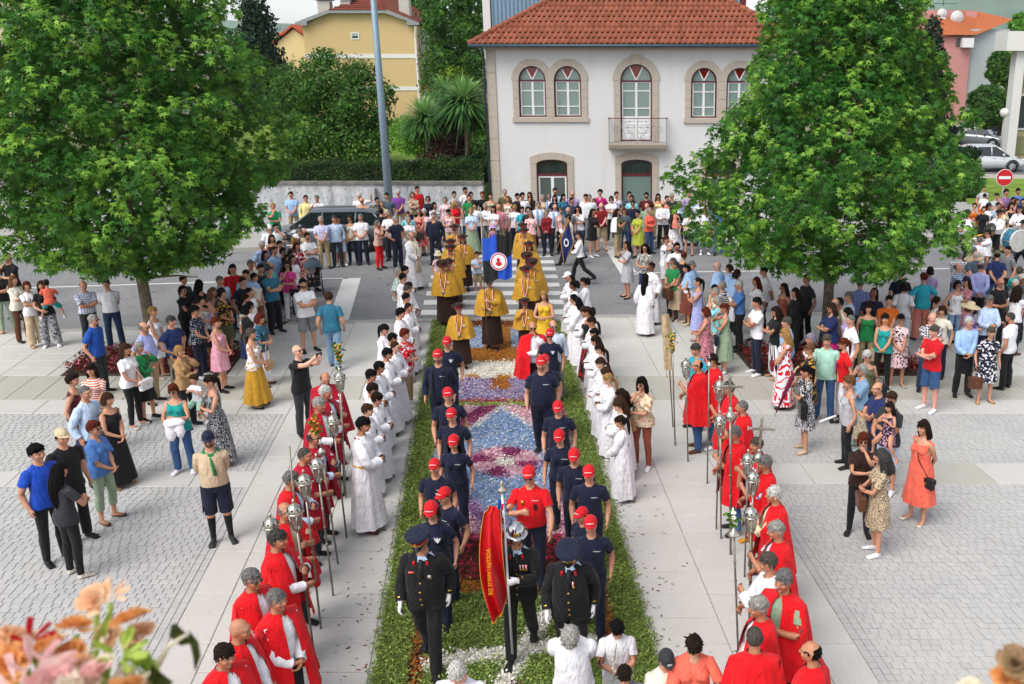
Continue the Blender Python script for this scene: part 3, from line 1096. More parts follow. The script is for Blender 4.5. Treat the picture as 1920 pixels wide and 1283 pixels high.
POSES={'rest':dict(L=((.255,-.02,.905),B_,.35),R=((-.255,-.02,.905),mir(B_),.35)),'clasp':dict(L=((.012,-.245,.965),O_,.7),R=((-.05,-.225,.985),mir(O_),.6),bendL=.5,bendR=.5),'clasph':dict(L=((.012,-.26,1.09),O_,.7),R=((-.05,-.24,1.11),mir(O_),.6),bendL=.5,bendR=.5),'cross':dict(L=((-.085,-.235,1.165),(1,-.2,-.7),.5),R=((.10,-.215,1.20),(-1,-.2,-.7),.4),bendL=.2,bendR=.2),'behind':dict(L=((.03,.215,.94),(1,.35,.1),.5),R=((-.06,.205,.96),(-1,.35,.1),.5)),'chin':dict(R=((-.03,-.165,1.475),(-.6,-.6,-1),.8),L=((-.06,-.225,1.16),(1,0,-.6),.4),bendL=.2),'mouth':dict(L=((.04,-.175,1.50),(.6,-.6,-1),.8),R=((.06,-.225,1.16),(-1,0,-.6),.4),bendR=.2),'hips':dict(L=((.205,-.06,1.01),(1,.4,0),.8),R=((-.205,-.06,1.01),(-1,.4,0),.8)),'phone':dict(L=((.055,-.44,1.56),(.6,-.1,-1),.9),R=((-.055,-.43,1.60),(-.6,-.1,-1),.9)),'camera':dict(L=((.05,-.19,1.56),(.8,-.2,-1),.9),R=((-.05,-.19,1.58),(-.8,-.2,-1),.9)),'look':dict(L=((.03,-.28,1.12),O_,.8),R=((-.05,-.27,1.13),mir(O_),.8)),'pole':dict(L=((.0,-.30,1.28),(.8,-.1,-.8),1.35),R=((-.03,-.30,1.08),(-.9,.1,-.7),1.35)),'pole1':dict(L=((.03,-.30,1.22),(.8,-.1,-.8),1.35),R=((-.2,-.1,.93),mir(B_),.4)),'hold':dict(L=((.06,-.25,1.20),O_,.5),R=((-.08,-.27,1.05),mir(O_),.5),bendL=.4,bendR=.4),'bagarm':dict(L=((.10,-.24,1.08),O_,.7),R=((-.24,-.03,.91),mir(B_),.5)),'horn':dict(L=((.03,-.20,1.44),(.9,-.1,-.7),1.0),R=((-.06,-.42,1.40),(-.7,0,-.8),1.0)),'drum':dict(L=((.30,-.30,1.12),O_,1.0),R=((-.30,-.30,1.12),mir(O_),1.0)),'cymb':dict(L=((.12,-.36,1.16),O_,1.0),R=((-.12,-.36,1.16),mir(O_),1.0)),'reach':dict(L=((.30,-.30,.98),(.5,.8,-.2),.3),R=((-.06,-.30,1.25),(-.9,0,-.7),1.3)),'raise':dict(L=((.42,.05,1.62),(.6,.6,-.6),.2),R=((-.25,-.02,.905),mir(B_),.35)),'up1':dict(R=((-.09,-.20,1.42),(-.8,.1,-.8),.7),L=((.25,-.02,.905),B_,.4)),'sit':dict(L=((.14,-.2,1.02),O_,.5),R=((-.14,-.2,1.02),mir(O_),.5),lL=(R(80),R(75),.12,0),lR=(R(80),R(75),.12,0)),'straddle':dict(L=((.10,-.18,1.30),O_,.4),R=((-.10,-.18,1.30),mir(O_),.4),lL=(R(35),R(55),.55,.3),lR=(R(35),R(55),.55,.3)),}
PWORD=dict(rest='',clasp='hands clasped',clasph='hands clasped',cross='arms crossed',behind='hands behind back',chin='hand at chin',mouth='hand at mouth',hips='hands on hips',phone='holding up a phone',camera='holding a camera to the eye',look='looking at hands',pole='',pole1='',hold='',bagarm='one arm bent',horn='',drum='',cymb='',reach='',up1='hand raised',sit='',straddle='')
PWORD['raise']='leaning one arm out'
TOPS=dict(tee=('T-shirt',dict(sleeve=.17)),vtee=('V-neck T-shirt',dict(sleeve=.16,neck='v')),polo=('polo shirt',dict(sleeve=.18,collar=1)),shirt=('shirt',dict(sleeve=.21,collar=1,fit=.02,flare=.016)),lshirt=('long-sleeved shirt',dict(sleeve=.50,collar=1,fit=.018)),ltop=('long-sleeved top',dict(sleeve=.50)),blouse=('blouse',dict(sleeve=.24,fit=.024,flare=.035,cuff=.03,neck='v')),jacket=('jacket',dict(sleeve=.51,fit=.026,hem=.80,neck='v',collar=1)),tank=('sleeveless top',dict(sleeve=.015,neck='wide',fit=.014,flare=.022)),strap=('strappy top',dict(sleeve=-.01,neck='strap',fit=.012)))
BOTS=dict(trousers=('trousers',dict()),jeans=('jeans',dict()),slim=('slim trousers',dict(wide=.008,fit=.009)),wide=('wide trousers',dict(wide=.06,start=.9,fit=.018)),shorts=('shorts',dict(hem=.5,wide=.03,start=.85,fit=.018)),capri=('cropped trousers',dict(hem=.24,wide=.012)))
PEOPLE=[]
_pcount=0
def W3(x):return x
def person(u,v,h,face,top='tee:white',bot='trousers:black',hair='short:dbrown',pose='rest',place='',x='',sex=None,tone='mid',shoe='black',hat=None,glasses=None,fat=0.0,look=0.0,pitch=0.12,lean=0.02,beard=0.0,group=None,z0=0.0,tuck=None,walk=0.0,label=None,kid=None,lod=None,headtop=None,wear=None,xy=None,legs=None,capec='red',belt=None,noshoes=False):
 global _pcount
 _pcount+=1
 rs=random.Random(_pcount*977+13)
 hs,hc=hair.split(':')
 if sex is None:
  sex='f' if hs in('bob','shoulder','long','vlong','pony','lowpony','bun','curlylong','shortf','puff','topbun')else 'm'
 hz=h if headtop is None else headtop
 target=gp(u,v,hz+.004)if xy is None else None
 dist=target[1]if xy is None else xy[1]
 if lod is None:lod='n' if dist<21 else 'f'
 b=BASE[sex,lod]
 key=(sex,lod)
 J,E=b['J'],b['E']
 p=dict(POSES[pose])
 jit=lambda q,s=.012:tuple(c+rs.uniform(-s,s)for c in q)
 p['L']=(jit(p['L'][0]),p['L'][1],p['L'][2]);p['R']=(jit(p['R'][0]),p['R'][1],p['R'][2])
 if fat>0 and pose in('clasp','clasph','cross','look','hold','chin','mouth'):
  for kk in 'LR':
   q=p[kk][0];p[kk]=((q[0],q[1]-.05*fat,q[2]),p[kk][1],p[kk][2])
 p['head']=(R(look)+rs.uniform(-.06,.06),pitch+rs.uniform(-.05,.05),rs.uniform(-.05,.05))
 p['lean']=lean+rs.uniform(-.015,.02)
 p['turn']=rs.uniform(-.06,.06)
 if legs:p['lL'],p['lR']=legs
 if walk:
  w=walk
  p['lL']=(w,w*.25 if w>0 else-w*.9,0.0,.05);p['lR']=(-w,w*.8 if w>0 else-w*.3,0.0,.05)
  if pose=='rest':
   p['L']=((.25,-.02+.22*w,.92),B_,.5);p['R']=((-.25,-.02-.22*w-.05,.93),mir(B_),.5)
 elif 'lL' not in p:
  o=rs.uniform(.02,.06);q=rs.choice([0,0,1,-1])
  p['lL']=(.10 if q>0 else .0,.14 if q>0 else 0,o,rs.uniform(.12,.3));p['lR']=(.10 if q<0 else 0,.14 if q<0 else 0,o,rs.uniform(.12,.3))
 G,P=POSE(J,E,p)
 sc=h/1.75
 V0=b['V']
 kids=kid if kid is not None else(1+max(0,1.56-h)*.42)
 hw=b['W'][:,3]*.5+b['W'][:,4]
 def shape(V,W,Rr):
  V=V.copy()
  if fat:
   bm=np.exp(-((Rr[:,2]-1.07)/.15)**2)*(W[:,0]+W[:,1]+W[:,2])
   d=Rr-np.array([0,.05,1.07]);d[:,2]=0
   r=np.linalg.norm(d,axis=1)[:,None]+1e-6
   fr=np.clip(-Rr[:,1]*6+.35,.25,1)
   V+=d/r*(fat*.085*bm*fr)[:,None]
   V[:,0]*=1+fat*.07*np.clip(W[:,:3].sum(1)+W[:,15]+W[:,18],0,1)
  if kids>1.001:
   k=(W[:,4]*(kids-1))[:,None]
   V=V+(V-J[4])*k
  return V
 def done(part):
  V,W,T,Rr=part
  return skin(shape(V,W,Rr),W,J,G,P)*sc
 Vb=done((V0,b['W'],b['T'],V0))
 zmin=Vb[:,2].min()
 top_i=np.argmax(Vb[:,2]*(b['W'][:,4]>.5))
 topz=Vb[top_i,2]-zmin+.012
 shift=-zmin+z0+.006
 cr,sr=math.cos(R(face)),math.sin(R(face))
 if xy is None:
  if headtop is None:
   tgt=gp(u,v,topz+z0)
  else:
   shift=headtop-Vb[top_i,2]-.012
   tgt=gp(u,v,headtop)
  hx,hy=Vb[b['W'][:,4]>.9].mean(0)[:2]
  loc=(tgt[0]-(cr*hx-sr*hy),tgt[1]-(sr*hx+cr*hy),shift)
 else:
  loc=(xy[0],xy[1],shift)
 me=mesh_np('person',Vb,b['T'],skinmat(tone,hc,beard),True,{'rest':V0})
 o=link('person',me,None,loc,(0,0,R(face)))
 def part(name,g,mat,cut=True):
  V=done(g)
  c=link(name,mesh_np(name,V,g[2],mat,True,{'rest':g[3]}),o)
  return c
 words=[]
 def cape(name,g,mat):
  V=done(g)
  for k in(5,10):
   A,B=P[k]*sc,P[k+1]*sc
   d,t=segdist(V,A,B)
   C=A+t[:,None]*(B-A)
   rr=.088*sc
   out=V-C;ax=C-np.array([0,P[2][1]*sc,0]);ax[:,2]=.15
   dirn=out/(d[:,None]+1e-6)*.35+ax/(np.linalg.norm(ax,axis=1)[:,None]+1e-6)
   dirn/=np.linalg.norm(dirn,axis=1)[:,None]
   inside=d<rr
   V[inside]=(C+dirn*rr)[inside]
  return link(name,mesh_np(name,V,g[2],mat,True,{'rest':g[3]}),o)
 def do_top(spec,hem=None,name=None,extra=None):
  kd,c=spec.split(':')
  nm,kw=TOPS[kd];kw=dict(kw)
  col=kw.pop('collar',0)
  if hem is not None:kw['hem']=hem
  g=g_top(b,key,**kw)
  parts=[g]+(extra or[])
  if col:parts.append(g_collar())
  part(name or{'tee':'shirt','blouse':'blouse','jacket':'jacket'}.get(kd,'shirt'),merge(parts),cloth(c))
  return '%s %s'%(cword(c),nm)
 def do_bot(spec,waist=None):
  kd,c=spec.split(':')
  if kd in('skirt','long','mini','pleat'):
   kw=dict(skirt=dict(hem=.48,flare=.05,folds=7,amp=.025),long=dict(hem=.12,flare=.12,folds=9,amp=.05),mini=dict(hem=.62,flare=.01,folds=5,amp=.012),pleat=dict(hem=.3,flare=.12,folds=14,amp=.05))[kd]
   part('skirt',g_skirt(sex=sex,phase=rs.uniform(0,6),seg=48 if lod=='n' else 28,**kw),cloth(c))
   return '%s %s'%(cword(c),dict(skirt='skirt',long='long skirt',mini='short skirt',pleat='pleated skirt')[kd])
  nm,kw=BOTS[kd]
  kw=dict(kw)
  kw['waist']=waist or(.995 if tuck else .955)
  part(nm.split()[-1],g_bottom(b,key,**kw),cloth(c,.8))
  return '%s %s'%(cword(c),nm)
 wear=wear or('dress' if bot in(None,'')and top.split(':')[0]in('dress','maxi','midi','tdress')else 'plain')
 seg=60 if lod=='n' else 30
 ph=rs.uniform(0,6)
 if wear=='dress':
  kd,c=top.split(':')
  hem,sl,nk=dict(dress=(.53,.015,'wide'),midi=(.36,.015,'wide'),maxi=(.10,.015,'wide'),tdress=(.5,.19,'crew'))[kd]
  if kd=='maxi' and x.startswith('strap'):pass
  g=g_top(b,key,sleeve=sl,hem=1.0,neck=nk,fit=.014,flare=.0)
  sk=g_skirt(hem=hem,top=1.06,flare=dict(dress=.04,midi=.07,maxi=.09,tdress=.03)[kd],folds=8,amp=.03,sex=sex,phase=ph,seg=seg,loose=.006)
  part('dress',merge([g,sk]),cloth(c))
  words.append('%s %s'%(cword(c),dict(dress='knee-length dress',midi='midi dress',maxi='long dress',tdress='short-sleeved dress')[kd]))
 elif wear=='alb':
  g=g_top(b,key,sleeve=.50,hem=1.05,neck='high',fit=.026,flare=.02,cuff=.034)
  sk=g_skirt(hem=.09,top=1.16,flare=.075,folds=7,amp=.045,sex=sex,phase=ph,seg=seg,loose=.012)
  part('alb',merge([g,sk]),cloth('white'))
  words.append('white alb')
 elif wear in('opa','opab'):
  words.append('%s cape'%cword(capec))
  words.append(do_top(top,hem=.92))
  words.append(do_bot(bot))
  cape('cape',g_cape(hem=.60,gap=R(30 if wear=='opa' else 14),folds=7,amp=.035,phase=ph,seg=seg),cloth(capec,.9))
  part('cape_collar',g_collar(open_=R(30),r0=.074,z0=1.462,h=.036,spread=.012),cloth(capec,.7))
 elif wear in('ycape','bcape'):
  c=dict(ycape='mustard',bcape='skyblue')[wear]
  words.append('%s cape'%cword(c))
  if wear=='ycape':
   do_top('ltop:mustard')
   part('skirt' if bot.startswith('long')else 'trousers',g_skirt(hem=.16,top=1.0,flare=.05,folds=5,amp=.03,sex=sex,phase=ph,seg=seg,loose=.008),cloth('darkbrown'))
   cape('cape',g_cape(hem=.88,gap=R(3),folds=6,amp=.03,phase=ph,seg=seg,wide=1.08,flare=1.7),cloth(c,.8))
  else:
   do_top('ltop:white');do_bot(bot)
   cape('cape',g_cape(hem=1.08,gap=R(3),folds=7,amp=.03,phase=ph,seg=seg,wide=1.0),cloth(c,.6))
   part('surplice',g_skirt(hem=.4,top=1.2,flare=.05,folds=7,amp=.04,sex=sex,phase=ph,seg=seg,loose=.02),cloth('white'))
 else:
  tk=top.split(':')[0]
  hem=.95 if tuck else None
  wt=do_top(top,hem)
  wb=do_bot(bot)
  words+=[wt,wb]
 if belt:
  part('belt',g_belt(b,key),cloth(belt,.5))
 if not noshoes:
  sk=shoe.split('/')
  kd=sk[0]if len(sk)>1 else 'shoe'
  gs=g_shoe(b,key,.03 if kd=='sandal' else .088)
  for sgn in(1,-1):
   mk=(gs[3][gs[2]].mean(1)[:,0]*sgn)>0
   us,inv=np.unique(gs[2][mk],return_inverse=True)
   part('shoe' if kd=='shoe' else 'sandal',(gs[0][us],gs[1][us],inv.reshape(-1,3),gs[3][us]),cloth(sk[-1],.5))
 hm=hairmat(hc)
 if hs!='none':
  part('hair',g_hair(b,key,hs,_pcount,bool(hat)),hm)
 if hat:
  hk,c=hat.split(':')
  cm=cloth(c,.7)
  if hk=='cap':
   part('cap',rigid(h_cap(),4),cm);words.append('%s cap'%cword(c))
  elif hk=='brown':
   part('hat',rigid(h_brim(.074,1.70,.12,0,curl=.026),4),cm);part('hat_band',rigid(h_band(),4),cloth('red',.5))
  elif hk=='band':
   part('hat',rigid(h_brim(.05,1.705,.095,.0,curl=.012,taper=.92),4),cm);part('hat_band',rigid(h_band(),4),cloth('black',.5));words.append('%s brimmed hat'%cword(c))
  elif hk=='sunhat':
   part('hat',rigid(h_brim(.12,1.69,.10,.03,curl=.0,taper=.85),4),cm);words.append('%s sun hat'%cword(c))
  elif hk=='bucket':
   part('hat',rigid(h_bucket(),4),cm);words.append('%s bucket hat'%cword(c))
  elif hk=='beret':
   mb=MB();h_dome(mb,.1,.118,1.685,1.765);part('hat',rigid(mb,4),cm);words.append('%s beret'%cword(c))
 if glasses:
  part('sunglasses' if glasses=='sun' else 'glasses',rigid(g_glasses(),4),plain('dark lens','#08080a',.15)if glasses=='sun' else plain('clear lens','#4a4c50',.1))
 pw=x or PWORD.get(pose,'')
 if label is None:
  A_=words[0]+(' and '+words[-1]if hat and len(words)>1 else '')
  B2_=' and '.join(words[:2])+(' and '+words[2]if len(words)>2 and hat else '')
  full=' '.join(q for q in('person in '+B2_,pw,place)if q)
  for c_ in((B2_,pw,place),(B2_,pw,''),(B2_,'',place)if not x else(A_,pw,place),(A_,pw,place),(A_,pw,''),(A_,'','')):
   label=' '.join(q for q in('person in '+c_[0],c_[1],c_[2])if q)
   if len(label.split())<=13:break
 else:full=label
 tag(o,label,'person',group or 'people watching the procession')
 rec=dict(key=full,o=o,u=u,v=v,loc=np.array(loc),face=R(face),sc=sc,G=G,P=P,J=J,b=b,done=done,part=part,shift=shift,sex=sex,lod=lod,Vb=Vb,h=h)
 PEOPLE.append(rec)
 return rec
POSE=pose
def wpt(rec,local):
 """world position of a point given in a person's own frame"""
 c,s=math.cos(rec['face']),math.sin(rec['face'])
 x,y,z=local
 return np.array([rec['loc'][0]+c*x-s*y,rec['loc'][1]+s*x+c*y,rec['loc'][2]+z])
def hand(rec,side='L'):
 """world position of the grip of a hand"""
 k=7 if side=='L' else 12
 J=rec['J'];s=1 if side=='L' else-1
 g=J[k]+A30*np.array([s,1,1])*.085+np.array([-.866*s,0,-.5])*.028
 q=rec['G'][k]@(g-J[k])+rec['P'][k]
 return wpt(rec,q*rec['sc'])
def bone(rec,b,rest):
 q=rec['G'][b]@(np.asarray(rest,float)-rec['J'][b])+rec['P'][b]
 return wpt(rec,q*rec['sc'])
 # ================================================================== ground, road, paving
def granite(key,c,beige=0.0,speck=.16,rnd=.12):
 k=('granite',key)
 if k in _mats:return _mats[k]
 t=NT(key)
 a=lin(c)
 P=t.pos()
 oi=t.node('ObjectInfo').outputs['Random']
 s1=t.noise(P,90.0,2.0,.7)
 s2=t.noise(P,1.3,4.0,.6)
 s3=t.noise(P,7.0,3.0,.6)
 col=t.mix(t.step(s1,.35,.65),tuple(x*(1-speck)for x in a),tuple(min(.9,x*(1+speck))for x in a))
 col=t.mix(t.math('MULTIPLY',t.step(s2,.45,.75),.30),col,tuple(x*q for x,q in zip(a,(.82,.78,.72))))
 col=t.mix(t.math('MULTIPLY',t.step(s3,.58,.75),.22),col,tuple(x*.55 for x in a))
 s4=t.noise(t.mapv(P,(1,.6,1)),2.6,6.0,.75)
 col=t.mix(t.math('MULTIPLY',t.step(s4,.59,.68),.38),col,tuple(x*q for x,q in zip(a,(.5,.47,.42))))
 col=t.mix(t.math('MULTIPLY',oi,rnd),col,tuple(x*q for x,q in zip(a,(.72,.69,.64))))
 t.base(col,.62,0,.35)
 t.bump(s1,.12,.003)
 _mats[k]=t.m
 return t.m
M_SLAB=granite('pale granite slab','#c2c0bc')
M_BEIGE=granite('beige granite slab','#b3b0a7',rnd=.25)
M_SETT=granite('grey granite sett','#b8b7b5',rnd=.20,speck=.12)
M_JOINT=plain('sand joint','#8f8c86',.9,var=.25,scale=9)
def asphalt():
 t=NT('asphalt')
 P=t.pos()
 n1=t.noise(P,60.0,2.0,.8);n2=t.noise(P,.7,4.0,.6);n3=t.noise(t.mapv(P,(1,6,1)),.5,3.0)
 col=t.mix(t.step(n1,.35,.68),(.12,.12,.124),(.33,.332,.34))
 col=t.mix(t.math('MULTIPLY',t.step(n2,.45,.7),.4),col,(.12,.12,.125))
 col=t.mix(t.math('MULTIPLY',t.step(n3,.55,.7),.25),col,(.23,.23,.235))
 w=t.vor(t.mapv(P,(.18,.55,1)),1.0,'DISTANCE_TO_EDGE')
 w=t.math('ADD',w,t.math('MULTIPLY',t.noise(P,3.0,4.0),.035))
 col=t.mix(t.math('MULTIPLY',t.math('SUBTRACT',1.0,t.step(w,.016,.024)),.65),col,(.035,.035,.036))
 t.base(col,.85,0,.3)
 t.bump(n1,.4,.006)
 return t.m
def paintmat():
 t=NT('road paint')
 P=t.pos()
 n=t.noise(P,25.0,4.0,.7);n2=t.noise(P,3.0,3.0)
 wear=t.step(t.math('ADD',n,t.math('MULTIPLY',n2,.35)),.78,.9)
 t.base(t.mix(wear,(.60,.60,.58),(.24,.24,.24)),.7,0,.3)
 return t.m
M_ASPH,M_PAINT=asphalt(),paintmat()
M_KERB=granite('kerb stone','#a5a29b')
def edge(x):
 return float(np.interp(x,[-60,-30,-16.7,-8.8,-.2,12,60],[17.5,22.2,24.0,25.0,25.68,26.2,27.0]))
def kerb2(x):
 return float(np.interp(x,[-60,-30,-19,-10,-4,2,14,22,60],[27.5,31.6,33.6,34.9,35.35,35.5,36.0,36.6,40.0]))
def grassmat(key,a='#5d7a2f',b='#86a13c'):
 t=NT(key)
 P=t.pos()
 n=t.noise(P,1.2,5.0,.7);n2=t.noise(P,40.0,2.0)
 col=t.mix(t.step(n,.3,.7),lin(a),lin(b))
 col=t.mix(t.math('MULTIPLY',t.step(n2,.4,.7),.4),col,tuple(x*.5 for x in lin(a)))
 t.base(col,.9,0,.2)
 t.bump(n2,.6,.03)
 return t.m
M_GRASS=grassmat('lawn')
M_EARTH=plain('earth ground','#77705c',.95,var=.3,scale=.3)
g=MB();g.add([(-4000,-60,-.06),(4000,-60,-.06),(4000,6500,-.06),(-4000,6500,-.06)],[(0,1,2,3)])
tag(g.build('ground',M_EARTH),kind='structure')
xs=np.arange(-60,61,2.0)
m=MB()
V=[(x,edge(x)-.02,-.012)for x in xs]+[(x,kerb2(x)+.05,-.012)for x in xs]
n=len(xs)
m.add(V,[(i,i+1,n+i+1,n+i)for i in range(n-1)])
road=tag(m.build('road',M_ASPH),kind='structure')
def strip(name,quads,parent=None):
 mm=MB()
 for q in quads:
  mm.add([(*p,-.008)for p in q],[(0,1,2,3)])
 return mm.build(name,M_PAINT,parent)
yb=[25.62,26.72,27.78,28.86,29.98,31.08,32.18,33.2,34.25]
for i,y0 in enumerate(yb):
 a0,a1=-1.98+.016*i,2.02+.024*i
 y1=y0+.52
 dy=.012*4
 q=[(px(a0,y0),y0-.0),(px(a1,y0),y0+dy),(px(a1,y1),y1+dy),(px(a0,y1),y1)]
 strip('crossing_bar',[q],road)
for(u0,v0,u1,v1,wpx)in((660,521,634,600,.56),(1146,462,1180,514,.55)):
 A,B=gp(u0,v0),gp(u1,v1)
 strip('block_marking',[[(A[0]-wpx/2,A[1]),(A[0]+wpx/2,A[1]),(B[0]+wpx/2,B[1]),(B[0]-wpx/2,B[1])]],road)
lx=np.concatenate([np.arange(-32,-9.3,1.5),[-9.6]])
def liney(x):return float(np.interp(x,[-40,-18.7,-10.3,1.7,14],[25.2,28.7,29.9,30.89,31.6]))
strip('edge_line',[[(a,liney(a)),(b_,liney(b_)),(b_,liney(b_)+.12),(a,liney(a)+.12)]for a,b_ in zip(lx[:-1],lx[1:])],road)
lx=np.arange(-.6,20,1.5)
strip('edge_line',[[(a,liney(a)),(b_,liney(b_)),(b_,liney(b_)+.12),(a,liney(a)+.12)]for a,b_ in zip(lx[:-1],lx[1:])],road)
m=MB()
V=[(x,2.0,-.010)for x in xs]+[(x,edge(x),-.010)for x in xs]
m.add(V,[(i,i+1,n+i+1,n+i)for i in range(n-1)])
plaza=tag(m.build('plaza',M_JOINT),kind='structure')
slabs=[]
JO=.006
cols=[-4.19,-3.67,-2.66,-1.65,-.64,.37,1.68,2.70,3.72,4.25]
rows=[14.29+.567*k for k in range(-13,10)]
for ci in range(len(cols)-1):
 outer=ci in(0,len(cols)-2)
 rr=rows[::2]+[rows[-1]+.3]if outer else rows
 for y0,y1 in zip(rr[:-1],rr[1:]):
  y1=min(y1,18.91)
  if cols[ci]>-1.6 and cols[ci+1]<1.6:continue
  if y1-y0>.05:slabs.append((cols[ci],cols[ci+1],y0,y1,M_SLAB))
a=4.25
for s in(1,-1):
 for k in range(12):
  lo,hi=(4.25+k*1.02,4.25+(k+1)*1.02)if s>0 else(-4.19-(k+1)*1.02,-4.19-k*1.02)
  slabs.append((lo,hi,18.12,18.91,M_SLAB))
  slabs.append((lo,hi,14.76,15.39,M_SLAB)if s<0 else(lo,hi,14.86,15.72,M_BEIGE if k%5==3 else M_SLAB))
for k in range(-24,26):
 lo=2.68+(k-4)*.615+.0
 if lo>-1.5 and lo+.615<1.6:continue
 slabs.append((lo,lo+.615,18.91,20.45,M_BEIGE))
BED=[(-9.7,-6.0,20.45,22.35),(5.78,9.75,20.45,22.6)]
ry_=[20.45+.548*k for k in range(12)]
for k in range(-16,14):
 a0=3.67+(k-3)*1.05;a1=a0+1.05
 if a0>-1.5 and a1<1.6:continue
 for y0,y1 in zip(ry_[:-1],ry_[1:]):
  e=edge(px((a0+a1)/2,y0))-.30
  y1=min(y1,e)
  if y1-y0<.08:continue
  hit=False
  for(b0,b1,c0,c1)in BED:
   if a0<b1-.02 and a1>b0+.02 and y0<c1-.02 and y1>c0+.02:
    hit=True
    for lo,hi in((a0,b0),(b1,a1)):
     if hi-lo>.12:slabs.append((lo,hi,y0,y1,M_SLAB))
  if not hit:slabs.append((a0,a1,y0,y1,M_SLAB))
def block(a0,a1,y0,y1,j=JO,ch=.006,top=0.0,th=.05,dz=0.0,cols4=None):
 a0+=j;a1-=j;y0+=j;y1-=j
 q=[(px(a0,y0),y0),(px(a1,y0),y0),(px(a1,y1),y1),(px(a0,y1),y1)]
 q2=[(px(a0+ch,y0+ch),y0+ch),(px(a1-ch,y0+ch),y0+ch),(px(a1-ch,y1-ch),y1-ch),(px(a0+ch,y1-ch),y1-ch)]
 V=[(*p,top-th)for p in q]+[(*p,top-ch+dz)for p in q]+[(*p,top+dz)for p in q2]
 F=[(8,9,10,11)]+[(4+i,4+(i+1)%4,8+(i+1)%4,8+i)for i in range(4)]+[(i,(i+1)%4,4+(i+1)%4,4+i)for i in range(4)]
 return V,F
def seen(a,y):
 x=px(a,y)
 d=np.array([x,y,-CAMH])
 dep=y*_cp+CAMH*_sp
 u=PPX+FPX*x/dep
 v=PPY-FPX*((-CAMH)*_cp+y*_sp)/dep
 return u,v,dep
slabs=[s for s in slabs if-60<seen((s[0]+s[1])/2,(s[2]+s[3])/2)[0]<1980 and seen(0,s[3])[1]<1330]
slabs.sort(key=lambda s:-(s[1]-s[0])*(s[3]-s[2])/seen(0,s[2])[2]**3)
rest_s={}
for i,(a0,a1,y0,y1,mt)in enumerate(slabs):
 V,F=block(a0,a1,y0,y1,dz=random.uniform(-.0015,.0015))
 if i<296:
  mm=MB().add(V,F)
  mm.build('slab',mt,plaza)
 else:
  rest_s.setdefault(mt.name,(mt,MB()))[1].add(V,F)
for mt,mm in rest_s.values():
 tag(mm.build('slab_field',mt,plaza),kind='stuff')
kx=np.arange(-24,13,1.0)
for x0,x1 in zip(kx[:-1],kx[1:]):
 mm=MB()
 x0+=.006;x1-=.006
 e0,e1=edge(x0),edge(x1)
 V=[(x0,e0-.28,-.05),(x1,e1-.28,-.05),(x1,e1,-.05),(x0,e0,-.05),(x0,e0-.28,.0),(x1,e1-.28,.0),(x1,e1,.0),(x0,e0,.0)]
 mm.add(V,[(4,5,6,7),(0,1,5,4),(1,2,6,5),(2,3,7,6),(3,0,4,7)])
 mm.build('kerb_stone',M_KERB,plaza)
m=MB()
V=[]
setts=[]
for side in(1,-1):
 lim=4.25 if side>0 else-4.19
 for(ya,yb_)in(((7.6,14.86)if side>0 else(7.6,14.76)),((15.72,18.12)if side>0 else(15.39,18.12))):
  nr=int(round((yb_-ya)/.118))
  dy=(yb_-ya)/nr
  for r_ in range(nr):
   y0=ya+r_*dy
   a=lim+side*(.105*2 if True else 0)
   for q in range(2):
    lo=lim+side*.105*q;hi=lo+side*.105
    setts.append((min(lo,hi),max(lo,hi),y0,y0+dy))
   first=True
   while abs(a)<15:
    w=random.uniform(.112,.15)*(.55 if first and r_%2 else 1)
    first=False
    b_=a+side*w
    setts.append((min(a,b_),max(a,b_),y0,y0+dy))
    a=b_
keep=[]
for s in setts:
 u,v,dep=seen((s[0]+s[1])/2,(s[2]+s[3])/2)
 if-40<u<1960 and v<1310:keep.append((-(s[1]-s[0])/dep**3,s))
keep.sort(key=lambda q:q[0])
mb_bed=MB()
sett_floor=MB()
sett_floor.add([(px(-16,7),7,-.009),(px(-4.19,7),7,-.009),(px(-4.19,18.1),18.1,-.009),(px(-16,18.1),18.1,-.009),(px(4.25,7),7,-.009),(px(17,7),7,-.009),(px(17,18.1),18.1,-.009),(px(4.25,18.1),18.1,-.009)],[(0,1,2,3),(4,5,6,7)])
sett_paving=tag(sett_floor.build('sett_paving',M_JOINT),kind='structure')
Vs,Fs,nv=[],[],0
for i,(_,s)in enumerate(keep):
 Vb_,Fb_=block(*s,j=.0034,ch=.005,th=.02,dz=random.uniform(-.003,.002))
 if i<298:
  MB().add(Vb_,Fb_).build('sett',M_SETT,sett_paving)
 else:
  Vs.append(np.array(Vb_)[4:]);Fs.append(np.array(Fb_[:5])-4+nv);nv+=8
me=mesh_np('sett_field',np.concatenate(Vs),np.concatenate(Fs),None)
def settmat():
 t=NT('grey granite sett field')
 a=lin('#b8b7b5')
 P=t.pos()
 isl=t.node('NewGeometry').outputs['Random Per Island']
 s1=t.noise(P,90.0,2.0,.7);s2=t.noise(P,.8,4.0,.6)
 col=t.mix(t.step(s1,.35,.65),tuple(x*.88 for x in a),tuple(x*1.1 for x in a))
 col=t.mix(t.math('MULTIPLY',t.step(s2,.4,.7),.35),col,tuple(x*q for x,q in zip(a,(.74,.77,.84))))
 col=t.mix(t.math('MULTIPLY',isl,.28),col,tuple(x*.68 for x in a))
 s3=t.noise(P,2.2,6.0,.75)
 col=t.mix(t.math('MULTIPLY',t.step(s3,.57,.70),.35),col,tuple(x*q for x,q in zip(a,(.58,.55,.5))))
 t.base(col,.62,0,.35)
 t.bump(s1,.15,.003)
 return t.m
me.materials.append(settmat())
tag(link('sett_field',me,sett_paving),kind='stuff')
M_PAVE=granite('pavement concrete','#a7a6a2')
m=MB()
V=[(x,kerb2(x),.12)for x in xs]+[(x,kerb2(x)+9.0,.12)for x in xs]+[(x,kerb2(x),-.03)for x in xs]
